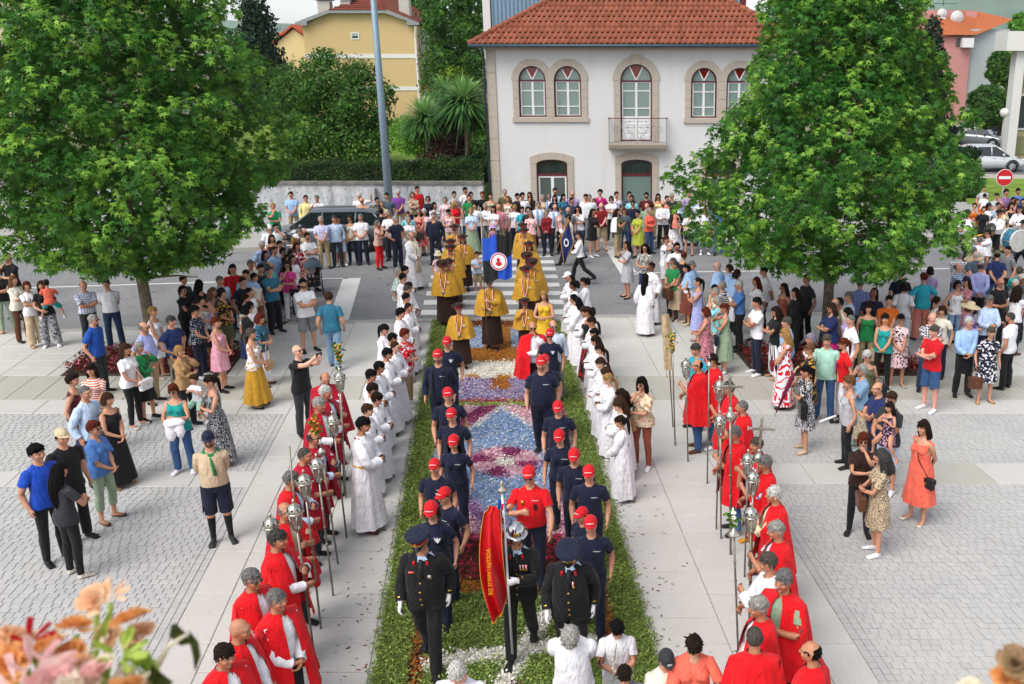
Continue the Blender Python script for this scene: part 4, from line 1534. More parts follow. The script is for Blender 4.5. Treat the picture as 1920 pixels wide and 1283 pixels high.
m.add(V,[(i,i+1,n+i+1,n+i)for i in range(n-1)]+[(2*n+i,2*n+i+1,i+1,i)for i in range(n-1)])
tag(m.build('pavement',M_PAVE),kind='structure')
for x0 in np.arange(-21,16,1.0):
 mm=MB()
 a_,b_=x0+.006,x0+.994
 V=[(a_,kerb2(a_)-.012,-.03),(b_,kerb2(b_)-.012,-.03),(b_,kerb2(b_)+.16,-.03),(a_,kerb2(a_)+.16,-.03),(a_,kerb2(a_)-.012,.126),(b_,kerb2(b_)-.012,.126),(b_,kerb2(b_)+.16,.126),(a_,kerb2(a_)+.16,.126)]
 mm.add(V,[(4,5,6,7),(0,1,5,4),(1,2,6,5),(2,3,7,6),(3,0,4,7)])
 mm.build('kerb_stone',M_KERB,road)
 # ================================================================== leaves and petals
def leafmat(key,a,b,c=None,trans=.35,rough=.5,attr='tint'):
 k=('leaf',key)
 if k in _mats:return _mats[k]
 t=NT(key)
 f=t.attr(attr).outputs['Fac']
 col=t.ramp(f,[(0,a),(.6,b),(1,c or b)])
 t.base(col,rough,0,.3)
 tr=t.node('BsdfTranslucent')
 t.l.new(t.mix(.5,col,lin(c or b)),tr.inputs['Color'])
 mx=t.node('MixShader')
 mx.inputs[0].default_value=trans
 t.l.new(t.b.outputs[0],mx.inputs[1]);t.l.new(tr.outputs[0],mx.inputs[2])
 t.l.new(mx.outputs[0],t.out.inputs['Surface'])
 _mats[k]=t.m
 return t.m
def frames(N):
 N=N/(np.linalg.norm(N,axis=1)[:,None]+1e-9)
 r_=rng.normal(size=N.shape)
 U=np.cross(N,r_);U/=np.linalg.norm(U,axis=1)[:,None]+1e-9
 return N,U,np.cross(N,U)
def leaves(C,N,size,shape,tint,fold=.25):
 """place flat leaf outlines (k x 2, first vertex = stalk) at points C with normals N"""
 shape=np.asarray(shape,float)
 k=len(shape)
 N,U,Wd=frames(N)
 s=np.asarray(size)[:,None,None]
 P=C[:,None,:]+s*(shape[None,:,0,None]*U[:,None,:]+shape[None,:,1,None]*Wd[:,None,:]+fold*(np.abs(shape[None,:,0,None]))*N[:,None,:])
 V=P.reshape(-1,3)
 idx=np.arange(len(C))[:,None]*k+np.arange(k)[None,:]
 return V,idx,np.repeat(tint,k)
OVAL=[(0,0),(.28,.35),(.22,.75),(0,1.0),(-.22,.75),(-.28,.35)]
BLADE=[(0,0),(.09,.4),(0,1),(-.09,.4)]
DIAM=[(0,0),(.32,.5),(0,1),(-.32,.5)]
# ================================================================== flower carpet
CA0,CA1,CY0,CY1=-1.63,1.80,8.6,24.95
def colmat(key,rough=.7,trans=0.0):
 t=NT(key)
 c=t.attr('tone').outputs['Color']
 t.base(c,rough,0,.2)
 return t.m
M_PETAL=colmat('flower petals')
PC={k:np.array(lin(v))for k,v in dict(g='#7a9044',dg='#566c34',lg='#9cae58',w='#e9e6da',bl='#7f9bc4',lb='#a9bbd6',pu='#7a5a88',lp='#a393b8',pk='#d99aae',dpk='#a84c74',ma='#7d2a5e',rd='#b01c34',br='#4c1d17',dbr='#35140f',org='#a8662a',yo='#bd8530',pp='#e6ccd2').items()}
def carpet_colour(a,y,r):
 """flower colour at carpet position (a across, y along), r = random in 0..1"""
 w=(a-.085)/1.28
 if abs(w)>1:return PC['g']
 jx=(r-.5)
 if y<11.45:
  if abs(w)>.86:return PC['org']if r<.6 else PC['br']
  d1=abs((y-10.15)-.30*w);d2=abs(w-.12-(y-10.3)*.32)
  if d1<.13 or d2<.10:return PC['w']
  if 9.0<y<9.7 and abs(w+.1)<.1:return PC['ma']
  return PC['g']if r<.6 else(PC['dg']if r<.85 else PC['lg'])
 if y<11.75+.1*jx:return PC['org']if r<.75 else PC['yo']
 if y<12.95:return PC['br']if r<.55 else(PC['dbr']if r<.88 else PC['rd'])
 if y<13.1+.05*jx:return PC['rd']if r<.5 else PC['dpk']
 if y<18.55:
  yc=(y-15.85)/2.55
  dm=abs(w)*.92+abs(yc)
  fl=math.hypot(w*1.25,(y-15.75)*.95)
  if fl<.17:return PC['w']
  if fl<.62:
   an=math.atan2(y-15.75,w*1.25)
   return(PC['ma']if r<.5 else PC['dpk'])if math.cos(4*an+1.2)>.1 else(PC['pk']if r<.6 else PC['pp'])
  if dm<.98:return PC['bl']if r<.62 else(PC['lb']if r<.93 else PC['w'])
  if dm<1.08:return PC['w']if r<.75 and yc>0 else PC['lp']
  if yc<0:
   if dm<1.28:return PC['pu']if r<.5 else(PC['ma']if r<.8 else PC['lp'])
   return PC['pk']if r<.5 else(PC['pp']if r<.85 else PC['dpk'])
  return(PC['dpk']if r<.45 else PC['ma'])if(dm<1.35)==(w<0)else(PC['pk']if r<.5 else PC['pp'])
 if y<18.75:return PC['lg']if r<.6 else PC['g']
 if y<18.9:return PC['rd']if r<.6 else PC['dpk']
 if y<20.25:
  if abs(w)<.16 and y>19.5:return PC['org']
  return PC['pu']if r<.3 else(PC['lp']if r<.62 else(PC['bl']if r<.8 else PC['pp']))
 if y<20.5:return PC['yo']if math.sin(a*9)>.2 else PC['w']
 if y<21.45:return PC['w']
 if y<22.5:return PC['org']if r<.6 else PC['yo']
 if y<24.35:
  if abs(w)<.28 or abs(w)>.88:return PC['org']if r<.5 else PC['yo']
  return PC['lb']if r<.55 else(PC['bl']if r<.9 else PC['w'])
 return PC['br']if r<.5 else PC['org']
flower_carpet=empty('flower_carpet',(px(.085,17),17,0))
tag(flower_carpet,'long carpet of coloured petals with leafy green edges down the plaza','flower carpet')
def into(V,o):
 return np.asarray(V)-np.array(o.location)
na,ny=70,380
aa,yy=np.linspace(CA0+.05,CA1-.05,na),np.linspace(CY0,CY1,ny)
V,Cc=[],[]
for y in yy:
 for a in aa:
  V.append((px(a,y),y,.012+.014*math.sin(a*37+y*11)*math.sin(y*29-a*13)))
  Cc.append(carpet_colour(a,y,random.random())*random.uniform(.55,.8))
idx=(np.arange(ny-1)[:,None]*na+np.arange(na-1)[None]).reshape(-1)
Q=np.stack([idx,idx+1,idx+na+1,idx+na],1)
def put_tone(me,C):
 at=me.attributes.new('tone','FLOAT_COLOR','POINT')
 at.data.foreach_set('color',np.concatenate([np.asarray(C),np.ones((len(C),1))],1).astype(np.float32).ravel())
me=mesh_np('petal_bed',into(V,flower_carpet),Q,M_PETAL,True);put_tone(me,Cc)
tag(link('petal_bed',me,flower_carpet),kind='stuff')
def scatter(n,a0,a1,y0,y1,near=1.0):
 t=rng.random(n)
 y=y0+(y1-y0)*t**near
 return rng.uniform(a0,a1,n),y
n=46000
a,y=scatter(n,-1.21,1.38,CY0,CY1,1.25)
C=np.stack([a-SHEAR*y,y,rng.uniform(.018,.046,n)],1)
N=np.stack([rng.normal(0,.55,n),rng.normal(0,.55,n),np.ones(n)],1)
rr=rng.random(n)
jit_a,jit_y=rng.normal(0,.055,n),rng.normal(0,.07,n)
tone=np.array([carpet_colour(a[i]+jit_a[i],y[i]+jit_y[i],rr[i])for i in range(n)])*rng.uniform(.72,1.12,(n,1))
V,idx,_=leaves(C-np.array(flower_carpet.location),N,rng.uniform(.028,.052,n),DIAM,np.zeros(n),.3)
me=mesh_np('petals',V,idx,M_PETAL);put_tone(me,np.repeat(np.clip(tone,0,.92),4,axis=0))
tag(link('petals',me,flower_carpet),kind='stuff')
def greens(n,a,y,name,zmax,parent,size=(.03,.07),lo=.65):
 C=np.stack([a-SHEAR*y,y,rng.random(n)*zmax+.012],1)
 N=np.stack([rng.normal(0,.8,n),rng.normal(0,.8,n),np.ones(n)],1)
 base=np.array([PC['g'],PC['dg'],PC['lg'],PC['g']*.8])[rng.integers(0,4,n)]
 tone=base*rng.uniform(lo,1.25,(n,1))
 V,idx,_=leaves(C-np.array(parent.location),N,rng.uniform(*size,n),[(0,0),(.14,.4),(0,1),(-.14,.4)],np.zeros(n),.5)
 me=mesh_np(name,V,idx,M_PETAL);put_tone(me,np.repeat(tone,4,axis=0))
 return tag(link(name,me,parent),kind='stuff')
for s,(e0,e1)in((-1,(CA0,-1.19)),(1,(1.36,CA1))):
 n=25000
 y=CY0+(CY1-CY0)*rng.random(n)**1.2
 wob=.05*np.sin(y*7.1)+.04*np.sin(y*17.3+s)
 a=rng.uniform(e0,e1,n)
 a=np.where(s<0,np.maximum(a,e0+wob*1.2),np.minimum(a,e1-wob*1.2))+rng.normal(0,.025,n)
 greens(n,a,y,'leaf_border',.085,flower_carpet)
n=15000
y=rng.uniform(CY0,11.4,n);a=rng.uniform(-1.05,1.22,n)
ok=np.array([carpet_colour(a[i],y[i],.3)[1]==PC['g'][1]for i in range(n)])
greens(int(ok.sum()),a[ok],y[ok],'leaf_field',.05,flower_carpet)
n=420
sd_=rng.choice([-1,1],n)
y=CY0+12*rng.random(n)**1.6
a=np.where(sd_<0,CA0-rng.exponential(.28,n),CA1+rng.exponential(.28,n))
C=np.stack([a-SHEAR*y,y,np.full(n,.006)],1)
N=np.stack([rng.normal(0,.12,n),rng.normal(0,.12,n),np.ones(n)],1)
V,idx,_=leaves(C,N,rng.uniform(.03,.09,n),[(0,0),(.14,.4),(0,1),(-.14,.4)],np.zeros(n),.2)
me=mesh_np('fallen_leaves',V,idx,M_PETAL);put_tone(me,np.repeat(np.array([PC['dg'],PC['br'],PC['g'],PC['dpk']])[rng.integers(0,4,n)*(rng.random(n)>.1)],4,axis=0)*.7)
tag(link('fallen_leaves',me),'crushed sprigs and petals dropped beside the carpet','leaves',kind='stuff')
M_SOIL=plain('bed soil','#3a2d24',.95,var=.3,scale=8)
def bed(b,label):
 a0,a1,y0,y1=b
 o=empty('flower_bed',(px((a0+a1)/2,y0),y0,0))
 mm=MB()
 V_,F_=block(a0,a1,y0,y1,.01,.03,.03,.08)
 mm.add(into(V_,o),F_)
 mm.build('soil',M_SOIL,o)
 n=7000
 a=rng.uniform(a0+.06,a1-.06,n);y=rng.uniform(y0+.06,y1-.06,n)
 hgt=.10+.14*(np.sin(a*9)*np.sin(y*8)*.5+.5)
 C=np.stack([a-SHEAR*y,y,.03+rng.random(n)**.6*hgt],1)-np.array(o.location)
 N=np.stack([rng.normal(0,.8,n),rng.normal(0,.8,n),np.ones(n)],1)
 pick=rng.random(n)
 tn=np.where(pick[:,None]<.5,np.array(lin('#5a1f18')),np.where(pick[:,None]<.75,np.array(lin('#8c2a22')),np.where(pick[:,None]<.92,np.array(lin('#d06a80')),np.array(lin('#4a5a24')))))
 V_,idx,_=leaves(C,N,rng.uniform(.04,.08,n),OVAL,np.zeros(n),.3)
 me=mesh_np('bedding_flowers',V_,idx,M_PETAL);put_tone(me,np.repeat(tn*rng.uniform(.6,1.2,(n,1)),6,axis=0))
 tag(link('bedding_flowers',me,o),kind='stuff')
 tag(o,label,'flower bed','beds round the trees')
bed(BED[0],'low bed of dark red and pink flowers under the tree beside the man in blue'.replace('the man in blue','a blue shirt'))
bed(BED[1],'low bed of dark red flowers under the tree behind the red print dress')
# ================================================================== buildings
def plate(outer,holes,y0,y1,name,mat,parent=None,off=(0,0,0)):
 """upright plate in the XZ plane between y0 and y1 with holes; outlines are (x, z) lists"""
 cu=bpy.data.curves.new('c','CURVE')
 cu.dimensions='2D';cu.fill_mode='BOTH';cu.extrude=abs(y1-y0)/2
 for ol in[outer]+list(holes):
  sp=cu.splines.new('POLY')
  sp.points.add(len(ol)-1)
  for p_,(x,z)in zip(sp.points,ol):p_.co=(x,z,0,1)
  sp.use_cyclic_u=True
 o=bpy.data.objects.new('c',cu);COL.objects.link(o)
 dg=bpy.context.evaluated_depsgraph_get()
 me=bpy.data.meshes.new_from_object(o.evaluated_get(dg))
 bpy.data.objects.remove(o);bpy.data.curves.remove(cu)
 V=np.zeros(len(me.vertices)*3,np.float32);me.vertices.foreach_get('co',V);V=V.reshape(-1,3)
 ym=(y0+y1)/2
 V2=np.stack([V[:,0]-off[0],ym-V[:,2]-off[1],V[:,1]-off[2]],1).astype(np.float32)
 me.vertices.foreach_set('co',V2.ravel())
 me.materials.clear();me.materials.append(mat);me.name=name
 me.update()
 return link(name,me,parent)
def arch(x0,x1,z0,z1,rise=None,n=14):
 """opening outline, bottom z0, crown z1; rise = height of the arch above its springing"""
 w=(x1-x0)/2;c=(x0+x1)/2
 rise=w if rise is None else rise
 zs=z1-rise
 pts=[(x0,z0),(x1,z0),(x1,zs)]
 for k in range(1,n):
  a=math.pi*k/n
  pts.append((c+w*math.cos(a),zs+rise*math.sin(a)))
 pts.append((x0,zs))
 return pts
def glassmat(key,tint='#9fb3ad',mixv=.45,rough=.05):
 k=('glass',key)
 if k in _mats:return _mats[k]
 t=NT(key)
 t.base(lin(tint),rough,0,.8)
 tr=t.node('BsdfTransparent');tr.inputs[0].default_value=(.9,.93,.92,1)
 mx=t.node('MixShader');mx.inputs[0].default_value=mixv
 t.l.new(tr.outputs[0],mx.inputs[1]);t.l.new(t.b.outputs[0],mx.inputs[2])
 t.l.new(mx.outputs[0],t.out.inputs['Surface'])
 _mats[k]=t.m
 return t.m
def render_wall(key,c,dirt='#8f8a80',amt=.22):
 k=('wall',key)
 if k in _mats:return _mats[k]
 t=NT(key)
 P=t.pos()
 a=lin(c)
 n1=t.noise(t.mapv(P,(1,1,.18)),1.6,5.0,.65);n2=t.noise(P,22.0,3.0)
 col=t.mix(t.math('MULTIPLY',t.step(n1,.48,.8),amt),a,lin(dirt))
 col=t.mix(t.math('MULTIPLY',t.step(n2,.4,.7),.06),col,tuple(x*.7 for x in a))
 t.base(col,.85,0,.2)
 t.bump(n2,.15,.004)
 _mats[k]=t.m
 return t.m
M_WHITEWALL=render_wall('white rendered wall','#d0cfce',amt=.16)
M_STONE=granite('brown window stone','#b0a598',speck=.2,rnd=0)
M_RED=plain('dark red window paint','#5a1520',.4)
M_WPAINT=plain('white window paint','#dcdcdc',.4,var=.03)
M_GUTTER=plain('dark blue gutter metal','#33424f',.45)
M_TILE=None
def tilemat(key,a,b,c):
 t=NT(key)
 P=t.pos()
 oi=t.node('ObjectInfo').outputs['Random'];isl=t.node('NewGeometry').outputs['Random Per Island']
 r_=t.math('FRACT',t.math('ADD',oi,isl))
 col=t.ramp(r_,[(0,a),(.55,b),(1,c)])
 n1=t.noise(P,3.0,5.0,.7);n2=t.noise(P,30.0,3.0)
 col=t.mix(t.math('MULTIPLY',t.step(n1,.5,.75),.45),col,lin('#4a3a2c'))
 col=t.mix(t.math('MULTIPLY',t.step(n2,.5,.7),.25),col,lin('#8d8571'))
 t.base(col,.85,0,.2)
 return t.m
M_TILE=tilemat('clay roof tile','#7f4532','#965641','#864a39')
def curtainmat(key,c):
 t=NT(key)
 P=t.pos();x,y,z=t.sep(P)
 f=t.math('SINE',t.math('ADD',t.math('MULTIPLY',x,62.0),t.math('MULTIPLY',t.noise(P,2.0),6.0)))
 t.base(t.mix(t.step(f,-.8,.9),tuple(q*.62 for q in lin(c)),lin(c)),.9,0,.1)
 return t.m
M_CURT=curtainmat('net curtain','#b9c4bd')
M_DARK=plain('room darkness','#1c1e1f',.9)
M_GLASS=glassmat('window glass')
M_GLASSD=glassmat('door glass','#33403c',.72)
M_GLASSR=glassmat('red glass','#7a1408',.85,.12)
YF=39.3
def hc(x,y,Y=YF):
 """house survey from the enlarged front view"""
 p=pl(880+x/3.377,y/3.377,Y)
 return p[0],p[2]
xl=hc(120,600)[0];xr=hc(2020,600)[0]
zE=hc(1000,285)[1];zB=.12
xc_=hc(1057,600)[0]
house=empty('white_house',(xc_,YF,0))
tag(house,'white two-storey house with arched stone windows and red tile roof','house')
HO=(xc_,YF,0)
def loc(mb):
 V=np.concatenate(mb.v);mb.v=[V-np.array(HO)];return mb
ops,ups=[],[]
def rect_of(x0,x1,yt,yb):
 X0,X1=hc(x0,(yt+yb)/2)[0],hc(x1,(yt+yb)/2)[0]
 return X0,X1,hc((x0+x1)/2,yb)[1],hc((x0+x1)/2,yt)[1]
W1=rect_of(313,485,418,742);W2=rect_of(537,709,418,742)
W3=rect_of(1404,1566,430,748);W4=rect_of(1628,1790,430,748)
DB=rect_of(957,1157,406,897)
z_g=.12
def low(x0,x1,yt):
 X0,X1,_,Z1=rect_of(x0,x1,yt,1250)
 return X0,X1,z_g+.02,Z1
D1,D2,D3=low(427,622,1010),low(963,1157,1010),low(1493,1690,1015)
holes=[arch(*w)for w in(W1,W2,W3,W4,DB)]+[arch(*d,rise=.18)for d in(D1,D2,D3)]
plate([(xl,zB),(xr,zB),(xr,zE),(xl,zE)],holes,YF,YF+.28,'facade_wall',M_WHITEWALL,house,HO)
m=MB();m.box(xl+.02,xl+.28,YF+.29,YF+9,zB,zE);m.box(xr-.28,xr-.02,YF+.29,YF+9,zB,zE);m.box(xl+.02,xr-.02,YF+8.8,YF+9.1,zB,zE)
loc(m).build('side_walls',M_WHITEWALL,house)
m=MB();m.box(xl+.3,xr-.3,YF+.9,YF+.95,zB,zE-.05);loc(m).build('dark_backing',M_DARK,house)  # near-black sheet, the gloom of the rooms put into its colour
for xa,xb in((xl-.03,xl+.33),(xr-.33,xr+.03)):
 zz=np.linspace(zB,zE-.2,9)
 for z0,z1 in zip(zz[:-1],zz[1:]):
  m=MB();m.box(xa,xb,YF-.05,YF+.3,z0+.004,z1-.004,.01);loc(m).build('corner_stone',M_STONE,house)
xx=np.linspace(xl-.05,xr+.05,9)
for x0,x1 in zip(xx[:-1],xx[1:]):
 m=MB();m.prism([(YF+.3,zE-.20),(YF-.06,zE-.20),(YF-.10,zE-.12),(YF-.10,zE-.06),(YF-.22,zE+.0),(YF+.3,zE+.0)],'x',x0+.003,x1-.003)
 loc(m).build('cornice_stone',M_STONE,house)
def bar(m,x0,z0,x1,z1,w,y0,y1):
 d=np.array([x1-x0,z1-z0]);L=np.linalg.norm(d);nrm=np.array([-d[1],d[0]])/L*w/2
 p=[np.array([x0,z0])+nrm,np.array([x0,z0])-nrm,np.array([x1,z1])-nrm,np.array([x1,z1])+nrm]
 m.prism([tuple(q)for q in p],'y',y0,y1)
def arched_window(w,zt,door=False,zmid=None):
 x0,x1,z0,z1=w
 f=.055
 win=plate(arch(*w),[arch(x0+f,x1-f,z0+f,z1-f)],YF+.09,YF+.17,'window',M_RED,house,HO)
 m=MB();m.box(x0+f,x1-f,YF+.092,YF+.165,zt-.03,zt+.03);loc(m).build('transom',M_RED,win)
 xc=(x0+x1)/2
 s0,s1=x0+f+.004,x1-f-.004
 zb=z0+f+.004;ztop=zt-.034
 h1=[]
 lv=[zb,zb+(ztop-zb)*.27,zb+(ztop-zb)*.73,ztop]if not door else[zb+(ztop-zb)*.40,zb+(ztop-zb)*.55,zb+(ztop-zb)*.85,ztop]
 g=.035
 for a,b in((s0,xc),(xc,s1)):
  for q in range(3):
   h1.append([(a+g+.01,lv[q]+g*.6),(b-g-.01,lv[q]+g*.6),(b-g-.01,lv[q+1]-g*.6),(a+g+.01,lv[q+1]-g*.6)])
 sash=plate([(s0,zb),(s1,zb),(s1,ztop),(s0,ztop)],h1,YF+.105,YF+.15,'sash',M_WPAINT,win,HO)
 for hh in h1:
  mm=MB();mm.box(hh[0][0]+.001,hh[1][0]-.001,YF+.126,YF+.131,hh[0][1]+.001,hh[2][1]-.001);loc(mm).build('pane',M_GLASS,win)
 ra=z1-f-.01
 mm=MB()
 for s_ in(-1,1):bar(mm,xc+s_*.01,zt+.05,xc+s_*(x1-x0)*.22,ra-.02,.05,YF+.105,YF+.145)
 loc(mm).build('fanlight_bars',M_WPAINT,win)
 mm=MB();mm.prism([(xc,zt+.06),(xc+(x1-x0)*.20,ra-.02),(xc,ra),(xc-(x1-x0)*.20,ra-.02)],'y',YF+.118,YF+.124);loc(mm).build('red_pane',M_GLASSR,win)
 r_=(x1-x0)/2-f-.01;zsp=z1-(x1-x0)/2
 for s_ in(-1,1):
  pts=[(xc+s_*.03,zt+.035),(xc+s_*r_,zt+.035)]
  for k in range(0,7):
   a=k/6*R(58)
   pts.append((xc+s_*r_*math.cos(a),max(zt+.036,zsp+r_*math.sin(a))))
  mm=MB();mm.prism(pts if s_>0 else pts[::-1],'y',YF+.126,YF+.131);loc(mm).build('pane',M_GLASS,win)
 mm=MB();mm.box(x0+f,x1-f,YF+.24,YF+.25,z0+f,z1-.02);loc(mm).build('curtain',M_CURT,win)
 if door:
  for a,b in((s0,xc),(xc,s1)):
   for q in range(4):
    h=(lv[0]-zb)/4
    mm=MB();mm.box(a+.06,b-.06,YF+.088,YF+.112,zb+h*q+.04,zb+h*(q+1)-.03,.012);loc(mm).build('door_panel',M_WPAINT,win)
 return win
def surround(w,t,rise=None,side=.2,key=False,base=None,name='window_surround',dy=0.0):
 YF=globals()['YF']-dy
 x0,x1,z0,z1=w
 rr=(x1-x0)/2 if rise is None else rise
 zs=z1-rr
 par=empty(name,(0,0,0));par.parent=house
 n=5
 zz=np.linspace(z0,zs,n)
 for s_ in(0,1):
  for a,b in zip(zz[:-1],zz[1:]):
   m=MB()
   xa,xb=(x0-side,x0)if s_==0 else(x1,x1+side)
   m.box(xa,xb,YF-.045,YF+.2,a+.003,b-.003,.008);loc(m).build('jamb_stone',M_STONE,par)
 xc=(x0+x1)/2;wv=(x1-x0)/2
 k=7
 if rise is None:
  for q in range(k):
   m=MB()
   pts=[]
   for a in np.linspace(math.pi*q/k+.004,math.pi*(q+1)/k-.004,5):pts.append((xc+wv*math.cos(a),zs+rr*math.sin(a)))
   kk=1.22 if(key and q==k//2)else 1.0
   for a in np.linspace(math.pi*(q+1)/k-.004,math.pi*q/k+.004,5):pts.append((xc+(wv+side*1.15*kk)*math.cos(a),zs+(rr+side*1.15*kk)*math.sin(a)))
   m.prism(pts,'y',YF-(.05 if kk==1 else .08),YF+.2);loc(m).build('arch_stone',M_STONE,par)
 else:
  outl=arch(x0-side,x1+side,zs-.22,z1+.24,.2)
  plate(outl,[arch(x0,x1,zs-.3,z1,rise)],YF-.05,YF+.2,'arch_stone',M_STONE,par,HO)if False else None
  for q in range(5):
   m=MB();pts=[]
   a0,a1=x0-side+(x1-x0+2*side)*q/5+.003,x0-side+(x1-x0+2*side)*(q+1)/5-.003
   top=lambda x:z1+.10+.18*(1-((x-xc)/(wv+side))**2)
   def bot(x):
    if abs(x-xc)>=wv:return zs
    return zs+rise*math.sqrt(max(0,1-((x-xc)/wv)**2))
   xs_=np.linspace(a0,a1,7)
   pts=[(x,bot(x))for x in xs_]+[(x,top(x))for x in xs_[::-1]]
   m.prism(pts,'y',YF-.05,YF+.2);loc(m).build('arch_stone',M_STONE,par)
 return par
zt=hc(400,512)[1]
for w in(W1,W2):arched_window(w,zt)
zt3=hc(1480,520)[1]
for w in(W3,W4):arched_window(w,zt3)
arched_window(DB,hc(1057,516)[1],True)
surround(W1,.2,side=.235);surround(W2,.2,side=.235,dy=.004);surround(W3,.2,side=.235);surround(W4,.2,side=.235,dy=.004)
surround(DB,.2,side=.26,key=True,name='door_surround')
for wa,wb in((W1,W2),(W3,W4)):
 m=MB();m.box(wa[0]-.28,wb[1]+.28,YF-.09,YF+.2,wa[2]-.20,wa[2]-.004,.012);loc(m).build('window_sill',M_STONE,house)
for d in(D1,D2,D3):surround(d,.2,.18,side=.25,name='door_surround')
def low_door(d,full):
 x0,x1,z0,z1=d
 f=.05
 zt_=z1-.62
 w=plate(arch(*d,rise=.18),[arch(x0+f,x1-f,zt_+.05,z1-f,.16),[(x0+f,z0+f),(x1-f,z0+f),(x1-f,zt_-.05),(x0+f,zt_-.05)]],YF+.08,YF+.17,'door',M_RED,house,HO)
 m=MB();m.box(x0+f,x1-f,YF+.12,YF+.13,zt_+.05,z1-f);loc(m).build('transom_pane',M_GLASSD,w)
 if full:
  m=MB();m.box(x0+f,x1-f,YF+.12,YF+.13,z0+f,zt_-.05);loc(m).build('pane',glassmat('frosted door glass','#6f837d',.93,.25),w)
 else:
  xc=(x0+x1)/2
  h_=[[(x0+f+.07,z0+.12),(xc-.06,z0+.12),(xc-.06,zt_-.12),(x0+f+.07,zt_-.12)],[(xc+.06,z0+.12),(x1-f-.07,z0+.12),(x1-f-.07,zt_-.12),(xc+.06,zt_-.12)]]
  plate([(x0+f+.003,z0+f),(x1-f-.003,z0+f),(x1-f-.003,zt_-.053),(x0+f+.003,zt_-.053)],h_,YF+.10,YF+.15,'door_leaf',M_WPAINT,w,HO)
  for q in h_:
   m=MB();m.box(q[0][0],q[1][0],YF+.122,YF+.13,q[0][1],q[2][1]);loc(m).build('pane',glassmat('shop glass','#5b655f',.85,.08),w)
  m=MB();m.box(xc+.012,xc+.04,YF+.07,YF+.10,z0+1.0,z0+1.14,.006);loc(m).build('handle',plain('black handle','#111111',.4),w)
low_door(D1,False);low_door(D2,True);low_door(D3,False)
bx0,bx1=hc(885,905)[0],hc(1250,905)[0]
zbs,zbt,zbr=hc(1057,943)[1],hc(1057,903)[1],hc(1057,742)[1]
yb0=YF-.52
m=MB();m.prism([(YF-.05,zbs-.02),(yb0+.10,zbs),(yb0+.03,zbs+.07),(yb0-.03,zbt-.05),(yb0-.03,zbt),(YF-.05,zbt)],'x',bx0,bx1)
balc=loc(m).build('balcony',M_STONE,house)
M_IRON=plain('grey wrought iron','#8d8f92',.5,.4)
m=MB();m.box(bx0-.02,bx1+.02,yb0-.02,yb0+.03,zbr-.03,zbr,.008)
for s_ in(bx0,bx1-.04):m.box(s_,s_+.04,yb0+.03,YF-.05,zbr-.03,zbr)
loc(m).build('hand_rail',M_RED,balc)
m=MB()
for x in(bx0+.02,(bx0+bx1)/2,bx1-.02):m.box(x-.014,x+.014,yb0,yb0+.028,zbt,zbr-.03)
m.box(bx0,bx1,yb0+.004,yb0+.022,zbt+.05,zbt+.07)
for y in np.linspace(yb0+.1,YF-.1,4):
 for x in(bx0+.01,bx1-.03):m.box(x,x+.018,y,y+.018,zbt,zbr-.03)
loc(m).build('rail_posts',M_IRON,balc)
def scroll(cx,cz,r_,turns=1.2,s_=1,ph=0.0):
 return[(cx+s_*r_*(1-.62*t)*math.cos(ph+2*math.pi*turns*t),yb0+.012,cz+r_*(1-.62*t)*math.sin(ph+2*math.pi*turns*t))for t in np.linspace(0,1,22)]
bc=(bx0+bx1)/2;hh=zbr-zbt
for s_ in(-1,1):
 for(dx,dz,r_,ph)in((.22,.62,.17,-1.6),(.22,.26,.13,1.6),(.56,.66,.16,1.0),(.58,.25,.16,-1.0),(.86,.5,.14,0.5)):
  m=MB();m.tube(scroll(bc+s_*dx,zbt+dz*hh,r_,1.2,s_,ph),.010,6);loc(m).build('scroll',M_IRON,balc)
 m=MB();m.tube([(bc,yb0+.012,zbt+.08),(bc+s_*.2,yb0+.012,zbt+.3*hh),(bc+s_*.42,yb0+.012,zbt+.55*hh),(bc+s_*.3,yb0+.012,zbr-.06)],.010,6);loc(m).build('scroll',M_IRON,balc)
ov=.55
ex0,ex1,ey=xl-ov,xr+ov,YF-ov
PIT=R(31)
dep_=10.2
rid=dep_/2
cP,sP,tP=math.cos(PIT),math.sin(PIT),math.tan(PIT)
m=MB()
A=[(ex0,ey,zE),(ex1,ey,zE),(ex1,ey+dep_,zE),(ex0,ey+dep_,zE),(ex0+rid,ey+rid,zE+rid*tP),(ex1-rid,ey+rid,zE+rid*tP)]
m.add(A,[(0,1,5,4),(1,2,5),(2,3,4,5),(3,0,4),(3,2,1,0)])
roof=loc(m).build('roof',plain('roof deck','#7a3d28',.9),house)
def tile_mesh(w,L,hgt=.055,seg=5):
 V,F=[],[]
 pr=[(w*k/seg,hgt*math.sin(math.pi*min(1,(k/seg)/.68))if k/seg<.68 else-.012*math.sin(math.pi*((k/seg)-.68)/.32))for k in range(seg+1)]
 for(s,dz)in((0,.035),(L,.0)):
  for(x,z)in pr:V.append((x,s*cP-(z+dz)*sP,s*sP+(z+dz)*cP))
 for(x,z)in pr:V.append((x,-(z+dz-.02)*sP-.02*sP,(z+.012)*cP-.0))
 n=seg+1
 for k in range(seg):
  F.append((k,k+1,n+k+1,n+k));F.append((2*n+k,2*n+k+1,k+1,k))
 return V,F
TW,TL=.212,.40
tV,tF=tile_mesh(TW,TL+.06)
tme=MB().add(tV,tF).mesh('roof_tile',M_TILE,True)
spots=[]
nrow=int(rid/cP/TL)+1
for r_ in range(nrow):
 s_=r_*TL
 h=s_*cP
 x0,x1=ex0+h+.05,ex1-h-TW
 c=int((x1-x0)/TW)
 for q in range(c+1):
  spots.append((x0+q*TW+.5*((x1-x0)-c*TW),ey+h,zE+s_*sP+.02))
